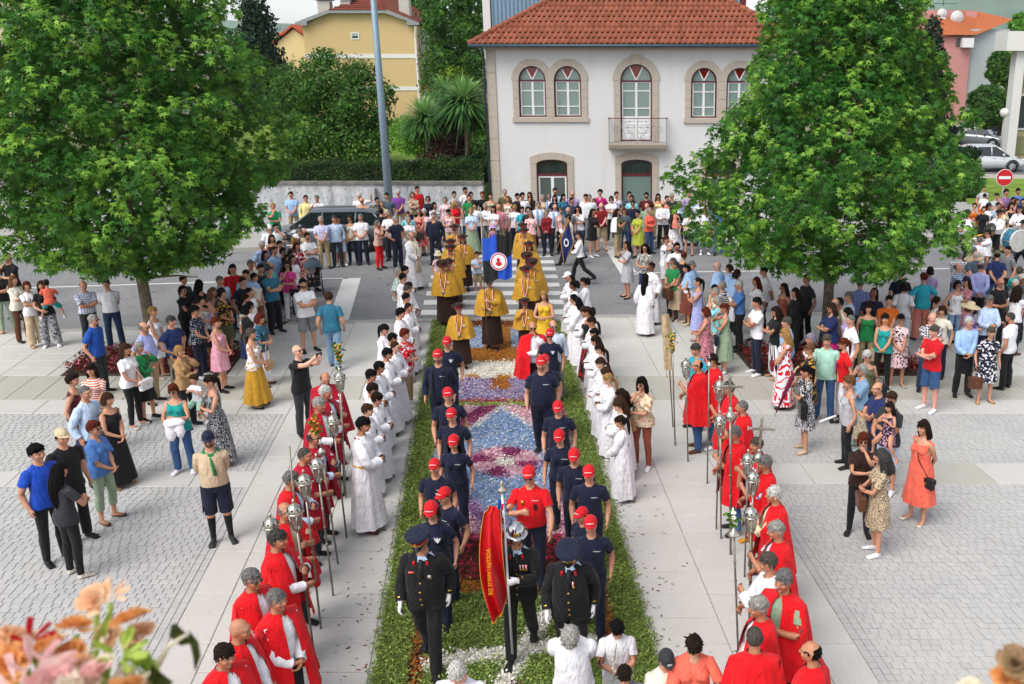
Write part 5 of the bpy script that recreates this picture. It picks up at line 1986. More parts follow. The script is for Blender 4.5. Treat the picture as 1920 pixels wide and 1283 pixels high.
spots.sort(key=lambda p_:(p_[2]>zE+2.0,abs(p_[0]-hc(900,100)[0])if p_[2]<=zE+2 else 99))
rest_t=MB()
for i,p_ in enumerate(spots):
 if i<270:
  link('roof_tile',tme,roof,np.array(p_)-np.array(HO),(R(random.uniform(-.6,.6)),0,R(random.uniform(-.8,.8))))
 else:
  rest_t.add(np.array(tV)+np.array(p_)-np.array(HO),tF)
tag(rest_t.build('roof_tile_field',M_TILE,roof,True),kind='stuff')
for(c0,c1)in(((ex0,ey,zE),(ex0+rid,ey+rid,zE+rid*tP)),((ex1,ey,zE),(ex1-rid,ey+rid,zE+rid*tP))):
 c0,c1=np.array(c0),np.array(c1)
 L=np.linalg.norm(c1-c0);d=(c1-c0)/L
 k=int(L/.36)
 for q in range(k):
  a_=c0+d*(q*.36);b_=a_+d*.42
  m=MB();m.tube([a_+(0,0,.055),a_*.5+b_*.5+(0,0,.045),b_+(0,0,.03)],[.125,.115,.10],10);loc(m).build('ridge_tile',M_TILE,roof,True)
m=MB();m.tube([(ex0-.05,ey-.06,zE-.03),((ex0+ex1)/2,ey-.06,zE-.035),(ex1+.05,ey-.06,zE-.03)],.065,10);loc(m).build('gutter',M_GUTTER,house,True)
m=MB();m.tube([(xl-.12,ey+.1,zE-.06),(xl-.1,YF-.1,zE-.35),(xl-.1,YF-.1,.2)],.045,8);loc(m).build('downpipe',M_GUTTER,house,True)
yb_=YF+6.3
bl0,bl1=pl(906,30,yb_)[0],pl(1398,30,yb_)[0]
m=MB()
xs_=np.arange(bl0+.35,bl1-.2,.09)
V,F=[],[]
for i,x in enumerate(xs_):
 y_=yb_-(.035 if i%2 else 0)
 V+=[(x,y_,zE-.6),(x,y_,zE+5.5)]
for i in range(len(xs_)-1):F.append((2*i,2*i+2,2*i+3,2*i+1))
m.add(V,F)
blk=empty('clad_extension',(xc_,yb_,0));blk.parent=house;blk.location=(0,yb_-YF,0)
BO=np.array([xc_,yb_,0.])
def locb(mb):V=np.concatenate(mb.v);mb.v=[V-BO];return mb
locb(m).build('corrugated_cladding',plain('blue corrugated cladding','#6f8aa0',.5,.2,var=.05),blk)
m=MB();m.box(bl0,bl0+.33,yb_-.1,yb_+6,zE-.6,zE+5.5);m.box(bl0+.34,bl1-.34,yb_+.1,yb_+6,zE-.6,zE+5.45);locb(m).build('pale_wall',M_WHITEWALL,blk)
m=MB();m.box(bl1-.24,bl1,yb_-.12,yb_+6,zE-.6,zE+5.5);locb(m).build('red_edge',M_RED,blk)
YW=39.15
wl0,wl1=-34.0,xl-.35
zW=pl(700,347,YW)[2]
def dirtywall():
 t=NT('stained garden wall')
 P=t.pos()
 n1=t.noise(t.mapv(P,(1,1,.3)),2.2,6.0,.7);n2=t.noise(P,9.0,5.0,.75);n3=t.noise(t.mapv(P,(6,1,.25)),1.5,4.0,.7)
 col=t.mix(t.step(n1,.35,.7),lin('#c3c5c8'),lin('#9b9da0'))
 col=t.mix(t.math('MULTIPLY',t.step(n2,.52,.66),.7),col,lin('#5c5f62'))
 col=t.mix(t.math('MULTIPLY',t.step(n3,.58,.72),.5),col,lin('#4c4d4c'))
 t.base(col,.9,0,.2);t.bump(n2,.4,.01)
 return t.m
gw=empty('garden_wall',((wl0+wl1)/2,YW,0))
tag(gw,'stained grey retaining wall in front of the hedge beside the house','wall')
GO=np.array(gw.location)
M_DW=dirtywall()
def locw(mb):V=np.concatenate(mb.v);mb.v=[V-GO];return mb
pw_=3.05
x=wl1
while x>wl0:
 m=MB();m.box(max(x-pw_,wl0)+.006,x-.006,YW,YW+.25,.1,zW,.008);locw(m).build('wall_panel',M_DW,gw)
 m=MB();m.box(max(x-pw_,wl0)+.003,x-.003,YW-.06,YW+.31,zW+.003,zW+.13,.012);locw(m).build('coping_stone',plain('dark coping','#6d6a63',.9,var=.3,scale=4),gw)
 x-=pw_
m=MB();m.box(pl(694,380,YW-.3)[0]-.22,pl(694,380,YW-.3)[0]+.22,YW-.3,YW-.02,.1,pl(694,352,YW)[2],.012)
tag(m.build('wall_pier',M_DW),'squat concrete pier in front of the garden wall near the lamp post','pier')
m=MB();m.box(-60,wl1,YW+.26,YW+40,-.05,zW-.15);tag(m.build('garden_terrace',M_GRASS),kind='structure')
def yellow_house():
 Y=82.0
 def q(x,y):
  p_=pl(480+x/3.889,y/3.889,Y);return p_[0],p_[2]
 O=(q(760,400)[0],Y,0)
 h=empty('yellow_house',O)
 tag(h,'three-storey pale yellow house with white bands and grey eaves','house')
 z0=0.0
 L=q(350,300)[0];Rr=q(1170,300)[0]
 sh_=[q(540,92),q(960,92)]
 eL,eR=q(385,165),q(1110,165)
 zl=q(345,190)[1]
 y0,y1=Y,Y+12
 def lc(mb):V=np.concatenate(mb.v);mb.v=[V-np.array(O)];return mb
 M_Y=render_wall('yellow rendered wall','#cdb283',amt=.1)
 win=[[q(697,285),q(752,285),q(752,240),q(697,240)],[q(720,525),q(768,525),q(768,485),q(720,485)]]
 outer=[(L,z0),(Rr,z0),(Rr,eR[1]-.1),(eR[0],eR[1]+.0),sh_[1],sh_[0],(eL[0],eL[1]),(L,eL[1]-.1)]
 plate(outer,win,y0,y0+.3,'gable_wall',M_Y,h,O)
 m=MB();m.box(L+.01,L+.3,y0+.31,y1,z0,zl);m.box(Rr-.3,Rr-.01,y0+.31,y1,z0,zl);lc(m).build('side_wall',M_Y,h)
 for(a,b)in((395,425),(632,660)):
  m=MB();m.box(L-.02,Rr+.02,y0-.05,y0-.003,q(760,b)[1],q(760,a)[1]);lc(m).build('white_band',M_WPAINT,h)
 for wv in win:
  (xa,za),(xb,_),(_,zb_)=wv[0],wv[1],wv[2]
  f=plate([(xa-.04,za-.04),(xb+.04,za-.04),(xb+.04,zb_+.04),(xa-.04,zb_+.04)],[[(xa+.06,za+.06),(xb-.06,za+.06),(xb-.06,zb_-.06),(xa+.06,zb_-.06)]],y0-.04,y0+.1,'window',M_WPAINT,h,O)
  m=MB();m.box(xa,xb,y0+.12,y0+.14,za,zb_);lc(m).build('pane',M_GLASSD,f)
  m=MB();m.box(xa+.02,xb-.02,y0+.05,y0+.09,za+(zb_-za)*.5,zb_-.02);lc(m).build('shutter',M_WPAINT,f)
 M_CONC=plain('grey eaves concrete','#8d8f92',.85,var=.2)
 pts=[q(300,180),q(385,190),q(385,158),q(545,98),q(955,98),q(1110,155),q(1110,185),q(1195,185),q(1195,168),q(960,72),q(540,72),q(300,165)]
 m=MB();m.prism(pts,'y',y0-.5,y0-.02);lc(m).build('eaves_fascia',M_CONC,h)
 m=MB()
 a,b,c,d=q(300,168),q(1195,170),q(955,73),q(545,73)
 ap=(q(760,-28)[0],Y+5,q(760,-28)[1]+.6)
 m.add([(d[0],Y-.5,d[1]),(c[0],Y-.5,c[1]),ap,(a[0],Y-.5,a[1]),(b[0],Y-.5,b[1]),(ap[0],Y+12,ap[2]),(a[0],Y+12,a[1]),(b[0],Y+12,b[1])],[(0,1,2),(3,0,2,5,6),(1,4,7,5,2)])
 rf=lc(m).build('roof',tilemat('dark clay tile','#7c3b2c','#8f4a38','#6b3328'),h)
 for k in range(9):
  t=k/9
  xa,xb=d[0]+(ap[0]-d[0])*t,c[0]+(ap[0]-c[0])*t
  yy=Y-.5+5.5*t;zz=d[1]+(ap[2]-d[1])*t
  m=MB();m.box(xa,xb,yy-.05,yy+.25,zz-.02,zz+.09,.02);lc(m).build('tile_course',rf.data.materials[0],rf)
 for(x0_,x1_,yt,yb2,cap_)in((425,505,5,120,1),(1025,1090,-5,130,0),(590,655,0,60,1)):
  m=MB();(xa,za),(xb,zb2)=q(x0_,yb2),q(x1_,yt);m.box(xa,xb,Y+1,Y+1.8,za,zb2);ch=lc(m).build('chimney',plain('pale chimney','#b9b6ae',.9),h)
  if cap_:
   m=MB();m.box(xa-.2,xb+.2,Y+.8,Y+2.0,zb2+.05,zb2+.9*.6,.08);lc(m).build('chimney_cap',plain('zinc cowl','#5f666b',.5,.5),ch)
 m=MB();m.tube([(Rr+.1,y0-.4,eR[1]-.3),(Rr-.05,y0-.12,eR[1]-1.2),(Rr-.05,y0-.12,0)],.09,6);lc(m).build('downpipe',M_WPAINT,h)
 for(yt,yb2)in((215,330),(415,555)):
  za,zb2=q(1200,yb2)[1],q(1200,yt)[1]
  m=MB();m.box(Rr+.02,Rr+.75,Y+1.0,Y+5,za-.7,za);bb=lc(m).build('balcony',plain('flank concrete','#a3a29b',.9),h)
  m=MB();m.box(Rr+.68,Rr+.72,Y+1.0,Y+5,za,zb2);m.box(Rr+.06,Rr+.7,Y+1.0,Y+1.04,za,zb2);lc(m).build('glazing',glassmat('balcony glass','#7c8a8c',.7),bb)
  m=MB()
  for x in(Rr+.05,Rr+.38,Rr+.70):m.box(x,x+.05,Y+.95,Y+1.0,za,zb2)
  m.box(Rr+.05,Rr+.75,Y+.95,Y+1.0,(za+zb2)/2,(za+zb2)/2+.06);lc(m).build('glazing_bars',M_WPAINT,bb)
yellow_house()
def simple_house(name,label,Y,x0,x1,z1,roofc,wallc,rise,depth=8,wins=(),gable=False):
 O=((x0+x1)/2,Y,0)
 h=empty(name,O);tag(h,label,'house')
 def lc(mb):V=np.concatenate(mb.v);mb.v=[V-np.array(O)];return mb
 mw=render_wall('wall '+wallc,wallc,amt=.12)
 m=MB()
 xc=(x0+x1)/2
 if gable:m.prism([(x0,0),(x1,0),(x1,z1),(xc,z1+rise),(x0,z1)],'y',Y,Y+depth)
 else:m.box(x0,x1,Y,Y+depth,0,z1)
 lc(m).build('wall',mw,h)
 m=MB()
 if gable:
  for s_ in(0,1):
   e=x0-.4 if s_==0 else x1+.4
   m.prism([(xc,z1+rise+.25),(e,z1-.12),(e,z1+.12),(xc,z1+rise+.5)]if s_ else[(xc,z1+rise+.25),(xc,z1+rise+.5),(e,z1+.12),(e,z1-.12)],'y',Y-.4,Y+depth)
 else:
  o_=.4
  r_=min((x1-x0)/2,depth/2)
  m.add([(x0-o_,Y-o_,z1),(x1+o_,Y-o_,z1),(x1+o_,Y+depth+o_,z1),(x0-o_,Y+depth+o_,z1),(x0+r_,Y+depth/2,z1+rise),(x1-r_,Y+depth/2,z1+rise)],[(0,1,5,4),(1,2,5),(2,3,4,5),(3,0,4),(3,2,1,0)])
 lc(m).build('roof',tilemat('tile '+label[:12],*roofc),h)
 for(wx0,wx1,wz0,wz1)in wins:
  m=MB();m.box(wx0,wx1,Y-.06,Y-.003,wz0,wz1);w=lc(m).build('window',M_WPAINT,h)
  m=MB();m.box(wx0+.12,wx1-.12,Y-.075,Y-.062,wz0+.12,wz1-.12);lc(m).build('pane',M_GLASSD,w)
 return h,lc
p0,p1=pl(541,90,110),pl(572,60,110)
simple_house('small_house','small cream house with orange gable roof behind the dark conifer',110,p0[0]-1.5,p1[0]+1,pl(556,84,110)[2],('#b5563a','#c2674a','#a94f36'),'#d9c38c',1.6,gable=True)
p0,p1=pl(520,80,150),pl(575,60,150)
simple_house('red_roofed_house','far house with low red roof between conifer and yellow house',150,p0[0],p1[0]+4,pl(540,66,150)[2],('#a9523c','#b8644b','#994836'),'#c9bfae',2.0)
Yp=100.0
def qp(x,y,Y=Yp):p_=pl(1560+x/3.564,y/3.564,Y);return p_[0],p_[2]
pkx0,pkx1=qp(575,300)[0],qp(928,300)[0]
pz=qp(850,245)[1]
pink,lc=simple_house('pink_apartment_block','pink apartment block with orange tile roof and blank grey end wall',Yp,pkx0-8,pkx1,pz,('#c9622c','#d4743a','#c05a28'),'#c08a86',.1,12)
m=MB()
e0,e1=qp(760,240),qp(1180,190)
m.add([(qp(730,245)[0],Yp-.6,pz+.15),(qp(928,245)[0]+.3,Yp-.6,pz+.15),(e1[0]+.5,Yp+.4,pz+1.6),(e1[0]-1.5,Yp+6,pz+2.6),(qp(840,130)[0],Yp+6,pz+2.7),(qp(730,170)[0],Yp+2,pz+1.9)],[(0,1,2,3,4,5)])
lc(m).build('upper_roof',tilemat('orange pantile','#a85a34','#b5683f','#9f5330'),pink)
m=MB();m.box(qp(930,300)[0],qp(1185,300)[0],Yp+.3,Yp+11,0,qp(1000,195)[1]);lc(m).build('end_wall',render_wall('grey end wall','#a9b3b4',amt=.1),pink)
m=MB();m.box(qp(575,300)[0],qp(848,300)[0],Yp+2.5,Yp+8,pz,qp(700,62)[1]);m.box(qp(985,60)[0],qp(1062,60)[0],Yp+4,Yp+6,pz,qp(1000,66)[1]);lc(m).build('stair_tower',render_wall('wall #c08a86','#c08a86'),pink)
for(x0_,x1_,y0_,y1_)in((828,855,255,312),(700,760,330,390),(700,760,480,540)):
 m=MB();m.box(qp(x0_,300)[0],qp(x1_,300)[0],Yp-.1,Yp-.003,qp(800,y1_)[1],qp(800,y0_)[1]);lc(m).build('window',plain('dark shutters','#4a4f50',.7),pink)
m=MB();m.box(qp(855,300)[0],pkx1,Yp-.9,Yp-.01,qp(880,318)[1],qp(880,255)[1]);lc(m).build('balcony',M_WPAINT,pink)
M_DISH=plain('satellite dish','#c6c6c6',.4)
for(dx,dy,r_)in((735,93,.5),(735,143,.5),(835,117,.65)):
 X,Z=qp(dx,dy,Yp+2)
 m=MB();m.lathe([(0.01,0),(r_*.6,.06),(r_,.2)],16)
 V=np.concatenate(m.v);m.v=[np.stack([V[:,0]+X,Yp+2.3-.0-(V[:,2]*-1)-.5,V[:,1]+Z],1)]
 lc(m).build('satellite_dish',M_DISH,pink,True)
X,Z=qp(745,25,Yp+4)
m=MB();m.tube([(X,Yp+4,pz+3),(X,Yp+4,Z+1)],.05,5);m.tube([(X-1,Yp+4,Z),(X+1.4,Yp+4,Z)],.03,5);lc(m).build('aerial',M_GUTTER,pink)
Yr=62.0
def qr(x,y):p_=pl(1560+x/3.564,y/3.564,Yr);return p_[0],p_[2]
rx0=qr(1195,600)[0]
O=(rx0+6,Yr,0)
wb=empty('white_office_block',O);tag(wb,'white concrete office block with tall upright fins at the lawn edge','building')
def lc2(mb):V=np.concatenate(mb.v);mb.v=[V-np.array(O)];return mb
zt_=qr(1200,340)[1];zt2=qr(1200,210)[1]
M_CW=render_wall('white concrete','#d6d5d0',amt=.15)
m=MB();m.box(rx0-.8,rx0+14,Yr-.8,Yr+1.4,zt_,zt2);lc2(m).build('roof_fascia',M_CW,wb)
m=MB();m.box(rx0+.3,rx0+14,Yr+.6,Yr+1.3,0,zt_-.01);lc2(m).build('wall',plain('ochre panel wall','#a7a17c',.8),wb)
for k in range(6):
 x=rx0+k*2.2
 m=MB();m.box(x,x+.55,Yr-.4,Yr+.59,0,zt_-.003,.02);lc2(m).build('fin',M_CW,wb)
 for(a,b,gl)in((.5,1.6,0),(2.0,4.2,1),(4.6,6.4,0),(6.6,8.6,1)):
  if b>zt_:continue
  m=MB();m.box(x+.60,x+2.15,Yr+.5,Yr+.594,a,b);ww=lc2(m).build('window' if gl else 'panel',M_WPAINT if gl else plain('olive panel','#7d8058',.7),wb)
  if gl:
   m=MB();m.box(x+.7,x+2.05,Yr+.47,Yr+.497,a+.12,b-.12);lc2(m).build('pane',M_GLASSD,ww)
Yq=47.0
x1_=pl(50,60,Yq)[0]
O3=(x1_-6,Yq,0)
bq=empty('beige_apartment_block',O3);tag(bq,'stained beige apartment block with a shuttered window behind the big tree','building')
def lc3(mb):V=np.concatenate(mb.v);mb.v=[V-np.array(O3)];return mb
wx0,wz0=pl(11,84,Yq)[0],pl(11,87,Yq)[2];wx1,wz1=pl(31,58,Yq)[0],pl(31,57,Yq)[2]
plate([(x1_-12,0),(x1_,0),(x1_,16),(x1_-12,16)],[[(wx0,wz0),(wx1,wz0),(wx1,wz1),(wx0,wz1)]],Yq,Yq+.3,'wall',render_wall('stained beige wall','#c9bda3','#6f675a',.5),bq,O3)
m=MB();m.box(x1_-.3,x1_-.01,Yq+.31,Yq+12,0,16);lc3(m).build('side_wall',render_wall('stained beige wall','#c9bda3'),bq)
m=MB();m.box(wx0,wx1,Yq+.2,Yq+.24,wz0,wz1);w_=lc3(m).build('window',M_GLASSD,bq)
m=MB();m.box(wx0+.01,wx1-.01,Yq+.08,Yq+.14,wz1-.35,wz1-.005);lc3(m).build('shutter',M_WPAINT,w_)
m=MB();m.box(wx0-.05,wx1+.05,Yq-.08,Yq-.003,wz0-.1,wz0);lc3(m).build('sill',M_STONE,w_)
m=MB();m.tube([(x1_-.45,Yq-.08,0),(x1_-.45,Yq-.08,16)],.05,6);lc3(m).build('downpipe',plain('rusty pipe','#8a5a3c',.7),bq)
def hills(name,pts,Y,col):
 V,F=[],[]
 n=len(pts)
 for i,(x,z)in enumerate(pts):
  V+=[(x,Y,-5),(x,Y+80,z*.55),(x,Y+400,z)]
 for i in range(n-1):
  for k in range(2):F.append((i*3+k,i*3+3+k,i*3+4+k,i*3+1+k))
 m=MB().add(V,F)
 return tag(m.build(name,plain(name,col,.95,var=.35,scale=.004),None,True),kind='structure')
hx=np.linspace(-2600,2600,60)
hills('hills',[(x,104+14*math.sin(x/420+1.0)+9*math.sin(x/150)+90*min(1,max(0,(x-400)/600)))for x in hx],3000,'#4f6b4a')
# ================================================================== trees and shrubs
M_BARK=plain('grey brown bark','#6e6252',.95,var=.35,scale=9,bump=.6,bscale=30)
M_SWEET=leafmat('sweetgum leaves','#163a10','#3b7628','#9cc84e',.36)
STAR=[(0,0)]
for k,(ang,L)in enumerate([(R(112),.52),(R(60),.86),(0,1.0),(R(-60),.86),(R(-112),.52)]):
 STAR.append((L*math.sin(ang),.18+L*.82*math.cos(ang)))
 if k<4:
  a2=(ang+[(R(112)),R(60),0,R(-60),R(-112)][k+1])/2
  STAR.append((.30*math.sin(a2),.18+.30*math.cos(a2)))
STAR=[(x*.62,y*.62)for x,y in STAR]
def sweetgum(loc_,prof,label,seed,nsp=2100):
 r_=np.random.default_rng(seed)
 o=empty('sweetgum_tree',loc_)
 zt=prof[-1][0]
 m=MB()
 zz=np.linspace(-.05,zt-.6,12)
 m.tube([(.03*math.sin(z*1.3),.03*math.cos(z),z)for z in zz],np.interp(zz,[0,.3,2.5,zt],[.17,.135,.115,.02]),12)
 m.build('trunk',M_BARK,o,True)
 pz,pr=np.array([p_[0]for p_ in prof]),np.array([p_[1]for p_ in prof])
 ph=r_.uniform(0,6.28,8)
 def env(z,a):
  return np.interp(z,pz,pr)*(1+.10*np.sin(3*a+ph[0]+z)+.09*np.sin(5*a+ph[1]-1.7*z)+.07*np.sin(9*a+2.3*z+ph[2])+.10*np.sin(5.2*z+2*a+ph[3]))*.93
 mb=MB()
 for k in range(46):
  z0=1.9+(zt-2.6)*k/46
  a=k*2.4+r_.uniform(-.3,.3)
  R_=env(min(z0+.7,zt),a)*.82
  d=np.array([math.cos(a),math.sin(a)])
  pts=[(d[0]*R_*t,d[1]*R_*t,z0+.55*t*R_/2.6-.25*t*t)for t in(0,.3,.65,1)]
  mb.tube(pts,[.05,.035,.022,.008],6)
 mb.build('limbs',M_BARK,o,True)
 n=nsp
 z=r_.uniform(pz[0],pz[-1],n*3)
 wgt=np.interp(z,pz,pr)+.25
 z=z[r_.random(n*3)<wgt/wgt.max()][:n]
 n=len(z)
 a=r_.uniform(0,2*math.pi,n)
 q=1-r_.random(n)**2.0*.62
 Rr=env(z,a)*q
 C=np.stack([np.cos(a)*Rr,np.sin(a)*Rr,z],1)
 out=np.stack([np.cos(a),np.sin(a),np.full(n,.25)],1)
 young=(r_.random(n)<.45)&(q>.74)
 k=10
 Cs=np.repeat(C,k,axis=0)
 Os=np.repeat(out,k,axis=0)
 j=np.tile(np.arange(k),n)
 N=len(Cs)
 side=r_.normal(size=(N,3));side-=Os*(side*Os).sum(1)[:,None]/(Os*Os).sum(1)[:,None]
 side/=np.linalg.norm(side,axis=1)[:,None]
 t=r_.random(N)
 ys=np.repeat(young,k)
 rad=np.where(ys,.12,.19)
 Pp=Cs+Os*(t*.16)[:,None]+side*(r_.random(N)**.6*rad)[:,None]
 Pp[:,2]-=np.where(ys,.10,.03)*r_.random(N)
 nrm=side*.55+Os*.45+np.array([0,0,.8])*r_.uniform(.2,1.2,N)[:,None]+r_.normal(0,.25,(N,3))
 nrm/=np.linalg.norm(nrm,axis=1)[:,None]
 dirv=side*.7+Os*.5+np.array([0,0,-1.0])*np.where(ys,.9,.5)[:,None]
 dirv-=nrm*(dirv*nrm).sum(1)[:,None];dirv/=np.linalg.norm(dirv,axis=1)[:,None]
 sx_=np.cross(dirv,nrm)
 shp=np.array(STAR);kk=len(shp)
 size=r_.uniform(.175,.255,N)*np.where(ys,.92,1.0)
 tips=np.hypot(shp[:,0],shp[:,1])
 V=Pp[:,None,:]+size[:,None,None]*(shp[None,:,0,None]*sx_[:,None]+shp[None,:,1,None]*dirv[:,None]-(.35*tips[None,:,None]**2)*nrm[:,None])
 tris=np.array([(0,i,i+1)for i in range(1,kk-1)])
 F=(np.arange(N)[:,None,None]*kk+tris[None]).reshape(-1,3)
 qq=np.repeat(q,k)
 tint=np.where(ys,r_.uniform(.62,1.0,N),r_.uniform(.05,.62,N))
 me=mesh_np('crown',V.reshape(-1,3),F,M_SWEET,False,{'tint':np.repeat(np.clip(tint,0,1),kk)})
 link('crown',me,o)
 tag(o,label,'tree','sweetgum trees on the plaza')
TL_,TR_=gp(288,672),gp(1546,655)
sweetgum((TL_[0],TL_[1],0),[(2.15,.5),(2.6,2.1),(3.3,2.95),(4.3,3.3),(5.4,3.25),(6.6,2.9),(7.9,2.35),(9.2,1.5),(10.6,.2)],'big star-leaved tree in the bed beside the dark-clothed crowd',3,4700)
sweetgum((TR_[0],TR_[1],0),[(1.95,.6),(2.35,2.2),(3.0,3.15),(3.9,3.35),(5.0,2.9),(6.0,2.2),(6.9,1.95),(8.0,1.6),(9.4,.9),(10.4,.2)],'star-leaved tree in front of the white house corner',8,4000)
def bushy(name,label,base,blobs,n,size,mat,shape=DIAM,trunk=None,cat='tree',group=None,up=.35,seed=1,shell=.35):
 """blobs: list of (centre offset, radii); leaves spread through the outer part of each"""
 r_=np.random.default_rng(seed)
 o=empty(name,base)
 vol=np.array([b_[1][0]*b_[1][1]*b_[1][2]for b_ in blobs])**.67
 cnt=(n*vol/vol.sum()).astype(int)
 Cs,Ns,Ts=[],[],[]
 for(c,rad),k in zip(blobs,cnt):
  d=r_.normal(size=(k,3));d/=np.linalg.norm(d,axis=1)[:,None]
  lump=1+.13*np.sin(d[:,0]*6+c[0])*np.sin(d[:,2]*7+c[1])+.08*np.sin(d[:,1]*13+d[:,0]*11)
  rr=(1-r_.random(k)**1.6*shell)*lump
  P=np.array(c)+d*np.array(rad)*rr[:,None]
  Cs.append(P);Ns.append(d+np.array([0,0,up])+r_.normal(0,.45,(k,3)))
  cl=np.sin(P[:,0]*3.1+seed)*np.sin(P[:,2]*3.7)*np.sin(P[:,1]*2.9)
  Ts.append(np.clip(.42+.22*cl+r_.normal(0,.16,k),0,1))
 C,N,T=np.concatenate(Cs),np.concatenate(Ns),np.concatenate(Ts)
 V,idx,tint=leaves(C,N,r_.uniform(size*.7,size*1.3,len(C)),shape,T)
 me=mesh_np('foliage' if cat!='tree' else 'crown',V,idx,mat,False,{'tint':tint})
 link(me.name.split('.')[0],me,o)
 if trunk:
  h,r0=trunk
  mm=MB();mm.tube([(0,0,-.1),(.05*h,0,h*.5),(0,0,h)],[r0,r0*.8,r0*.5],8);mm.build('trunk',M_BARK,o,True)
 tag(o,label,cat,group)
 return o
M_DKLEAF=leafmat('dark evergreen leaves','#0d1f0c','#1f3d16','#31561f',.2)
M_MIDLEAF=leafmat('mid green leaves','#1c3a10','#3d6a1c','#6c9a30',.3)
M_BRIGHT=leafmat('bright green leaves','#2d5a16','#5f9a28','#9cc44a',.35)
M_CON=leafmat('conifer sprays','#0c1c10','#183420','#274a2c',.15)
M_YCON=leafmat('golden conifer sprays','#3c5a14','#6d8f22','#9ab53a',.25)
M_DEAD=leafmat('dead brown conifer sprays','#2b1a14','#45291d','#5c3a28',.1)
M_HEDGE=leafmat('hedge leaves','#15280e','#2f4f18','#54792a',.25)
M_DRAC=leafmat('cordyline blades','#2c4f28','#5c8a4a','#93bb70',.3,.4)
zG=zW-.15
def at(u,v,Y):return pl(u,v,Y)
def blob(u0,v0,u1,v1,Y,base,dpt=None):
 a,b_=pl(u0,v1,Y),pl(u1,v0,Y)
 rx_,rz_=(b_[0]-a[0])/2,(b_[2]-a[2])/2
 return((a[0]+rx_-base[0],Y-base[1],a[2]+rz_-base[2]),(rx_,dpt or rx_,rz_))
b0=np.array([at(640,300,48)[0],48,zG])
bushy('garden_tree','broad dark evergreen tree in the garden in front of the yellow house',tuple(b0),[blob(520,105,640,235,48,b0),blob(560,95,690,220,47.5,b0),blob(610,135,735,270,47,b0),blob(520,200,650,310,47,b0),blob(600,200,740,310,46.8,b0),blob(500,120,580,260,49,b0),blob(585,88,630,130,47.4,b0),blob(650,112,705,160,47,b0),blob(690,150,742,200,46.6,b0),blob(560,150,610,200,46.2,b0),blob(625,180,680,230,45.6,b0),blob(530,240,590,300,46,b0)],19000,.17,M_MIDLEAF,trunk=(2.4,.22),seed=4,shell=.5)
b0=np.array([at(850,250,66)[0],66,0])
bushy('broadleaf_tree','tall bright green tree between the yellow house and the white house',tuple(b0),[blob(785,-60,880,90,66,b0),blob(800,20,905,150,65,b0),blob(790,80,880,200,64,b0),blob(850,-80,930,80,67,b0),blob(840,110,915,200,64,b0),blob(795,20,835,60,63,b0),blob(850,40,900,85,62.5,b0),blob(805,95,850,140,62,b0),blob(865,95,910,135,62,b0)],14000,.26,M_MIDLEAF,trunk=(7,.35),seed=5,shell=.45)
b0=np.array([at(760,60,92)[0],92,0])
bushy('broadleaf_tree','dark tree showing over the roof of the yellow house',tuple(b0),[blob(715,-40,800,50,95,b0),blob(770,-20,830,100,95,b0)],6000,.38,M_MIDLEAF,trunk=(9,.4),seed=6)
def conifer(label,u,v0,v1,Y,w,mat,n,seed,size=.4,zb=None,col=False):
 top=at(u,v0,Y);zb_=at(u,v1,Y)[2]if zb is None else zb
 H=top[2]-zb_
 b0=np.array([top[0],Y,zb_])
 bl=[]
 for k in range(9):
  t=k/9
  bl.append(((math.sin(k*2.3)*w*.14*(1-t),math.cos(k*1.9)*w*.14*(1-t),H*(.06+.9*t)),(w*.5*(1-t*(.8 if not col else .45))+.1,w*.5*(1-t*.8)+.1,H*.12)))
 return bushy('conifer',label,tuple(b0),bl,n,size,mat,DIAM,trunk=(H*.5,.15),seed=seed,up=-.2)
conifer('tall dark conifer behind the big plaza tree beside the small cream house',470,-40,120,75,5.2,M_CON,9000,11,.34,zb=1.0)
conifer('tall dark conifer in front of the pink apartment block',1752,25,200,70,3.6,M_CON,9000,12,.3,zb=0)
conifer('second dark conifer nearer the plaza tree at the pink block',1690,10,200,72,4.4,M_CON,7000,13,.3,zb=0)
conifer('golden green columnar conifer between the two spiky palms',846,120,290,47,2.1,M_YCON,7000,14,.15,zb=zG,col=True)
conifer('dead brown conifer bush in the garden above the hedge',838,195,302,43.2,2.5,M_DEAD,9000,15,.12,zb=zG)
def spiky(label,u,v,v1,Y,rad,seed,n=700):
 r_=np.random.default_rng(seed)
 c=at(u,v,Y)
 o=empty('cordyline_palm',(c[0],Y,zG))
 H=c[2]-zG
 m=MB();m.tube([(0,0,-.05),(.05,0,H*.5),(0,0,H)],[.13,.10,.09],8);m.build('trunk',M_BARK,o,True)
 d=r_.normal(size=(n,3));d[:,2]=np.abs(d[:,2])*.9-.45;d/=np.linalg.norm(d,axis=1)[:,None]
 L=r_.uniform(.75,1.1,n)*rad
 V,F=[],[]
 tints=[]
 up_=np.array([0,0,1.0])
 for i in range(n):
  s_=np.cross(d[i],up_);s_/=np.linalg.norm(s_)+1e-6
  w_=.04
  tt=np.array([0,.35,.7,1.0])
  cen=np.array([0,0,H])[None]+d[i][None]*(L[i]*tt)[:,None]-up_[None]*(.28*L[i]*tt**2.2)[:,None]
  b_=len(V)
  for q,ww in enumerate((.6,1,.8)):
   V.append(cen[q]-s_*w_*ww);V.append(cen[q]+s_*w_*ww)
  V.append(cen[3])
  F+=[(b_,b_+1,b_+3),(b_,b_+3,b_+2),(b_+2,b_+3,b_+5),(b_+2,b_+5,b_+4),(b_+4,b_+5,b_+6)]
  tints+=[float(np.clip(.45+.5*d[i][2]+r_.normal(0,.12),0,1))]*7
 link('crown',mesh_np('crown',np.array(V),np.array(F),M_DRAC,False,{'tint':np.array(tints)}),o)
 tag(o,label,'palm','spiky palms in the garden')
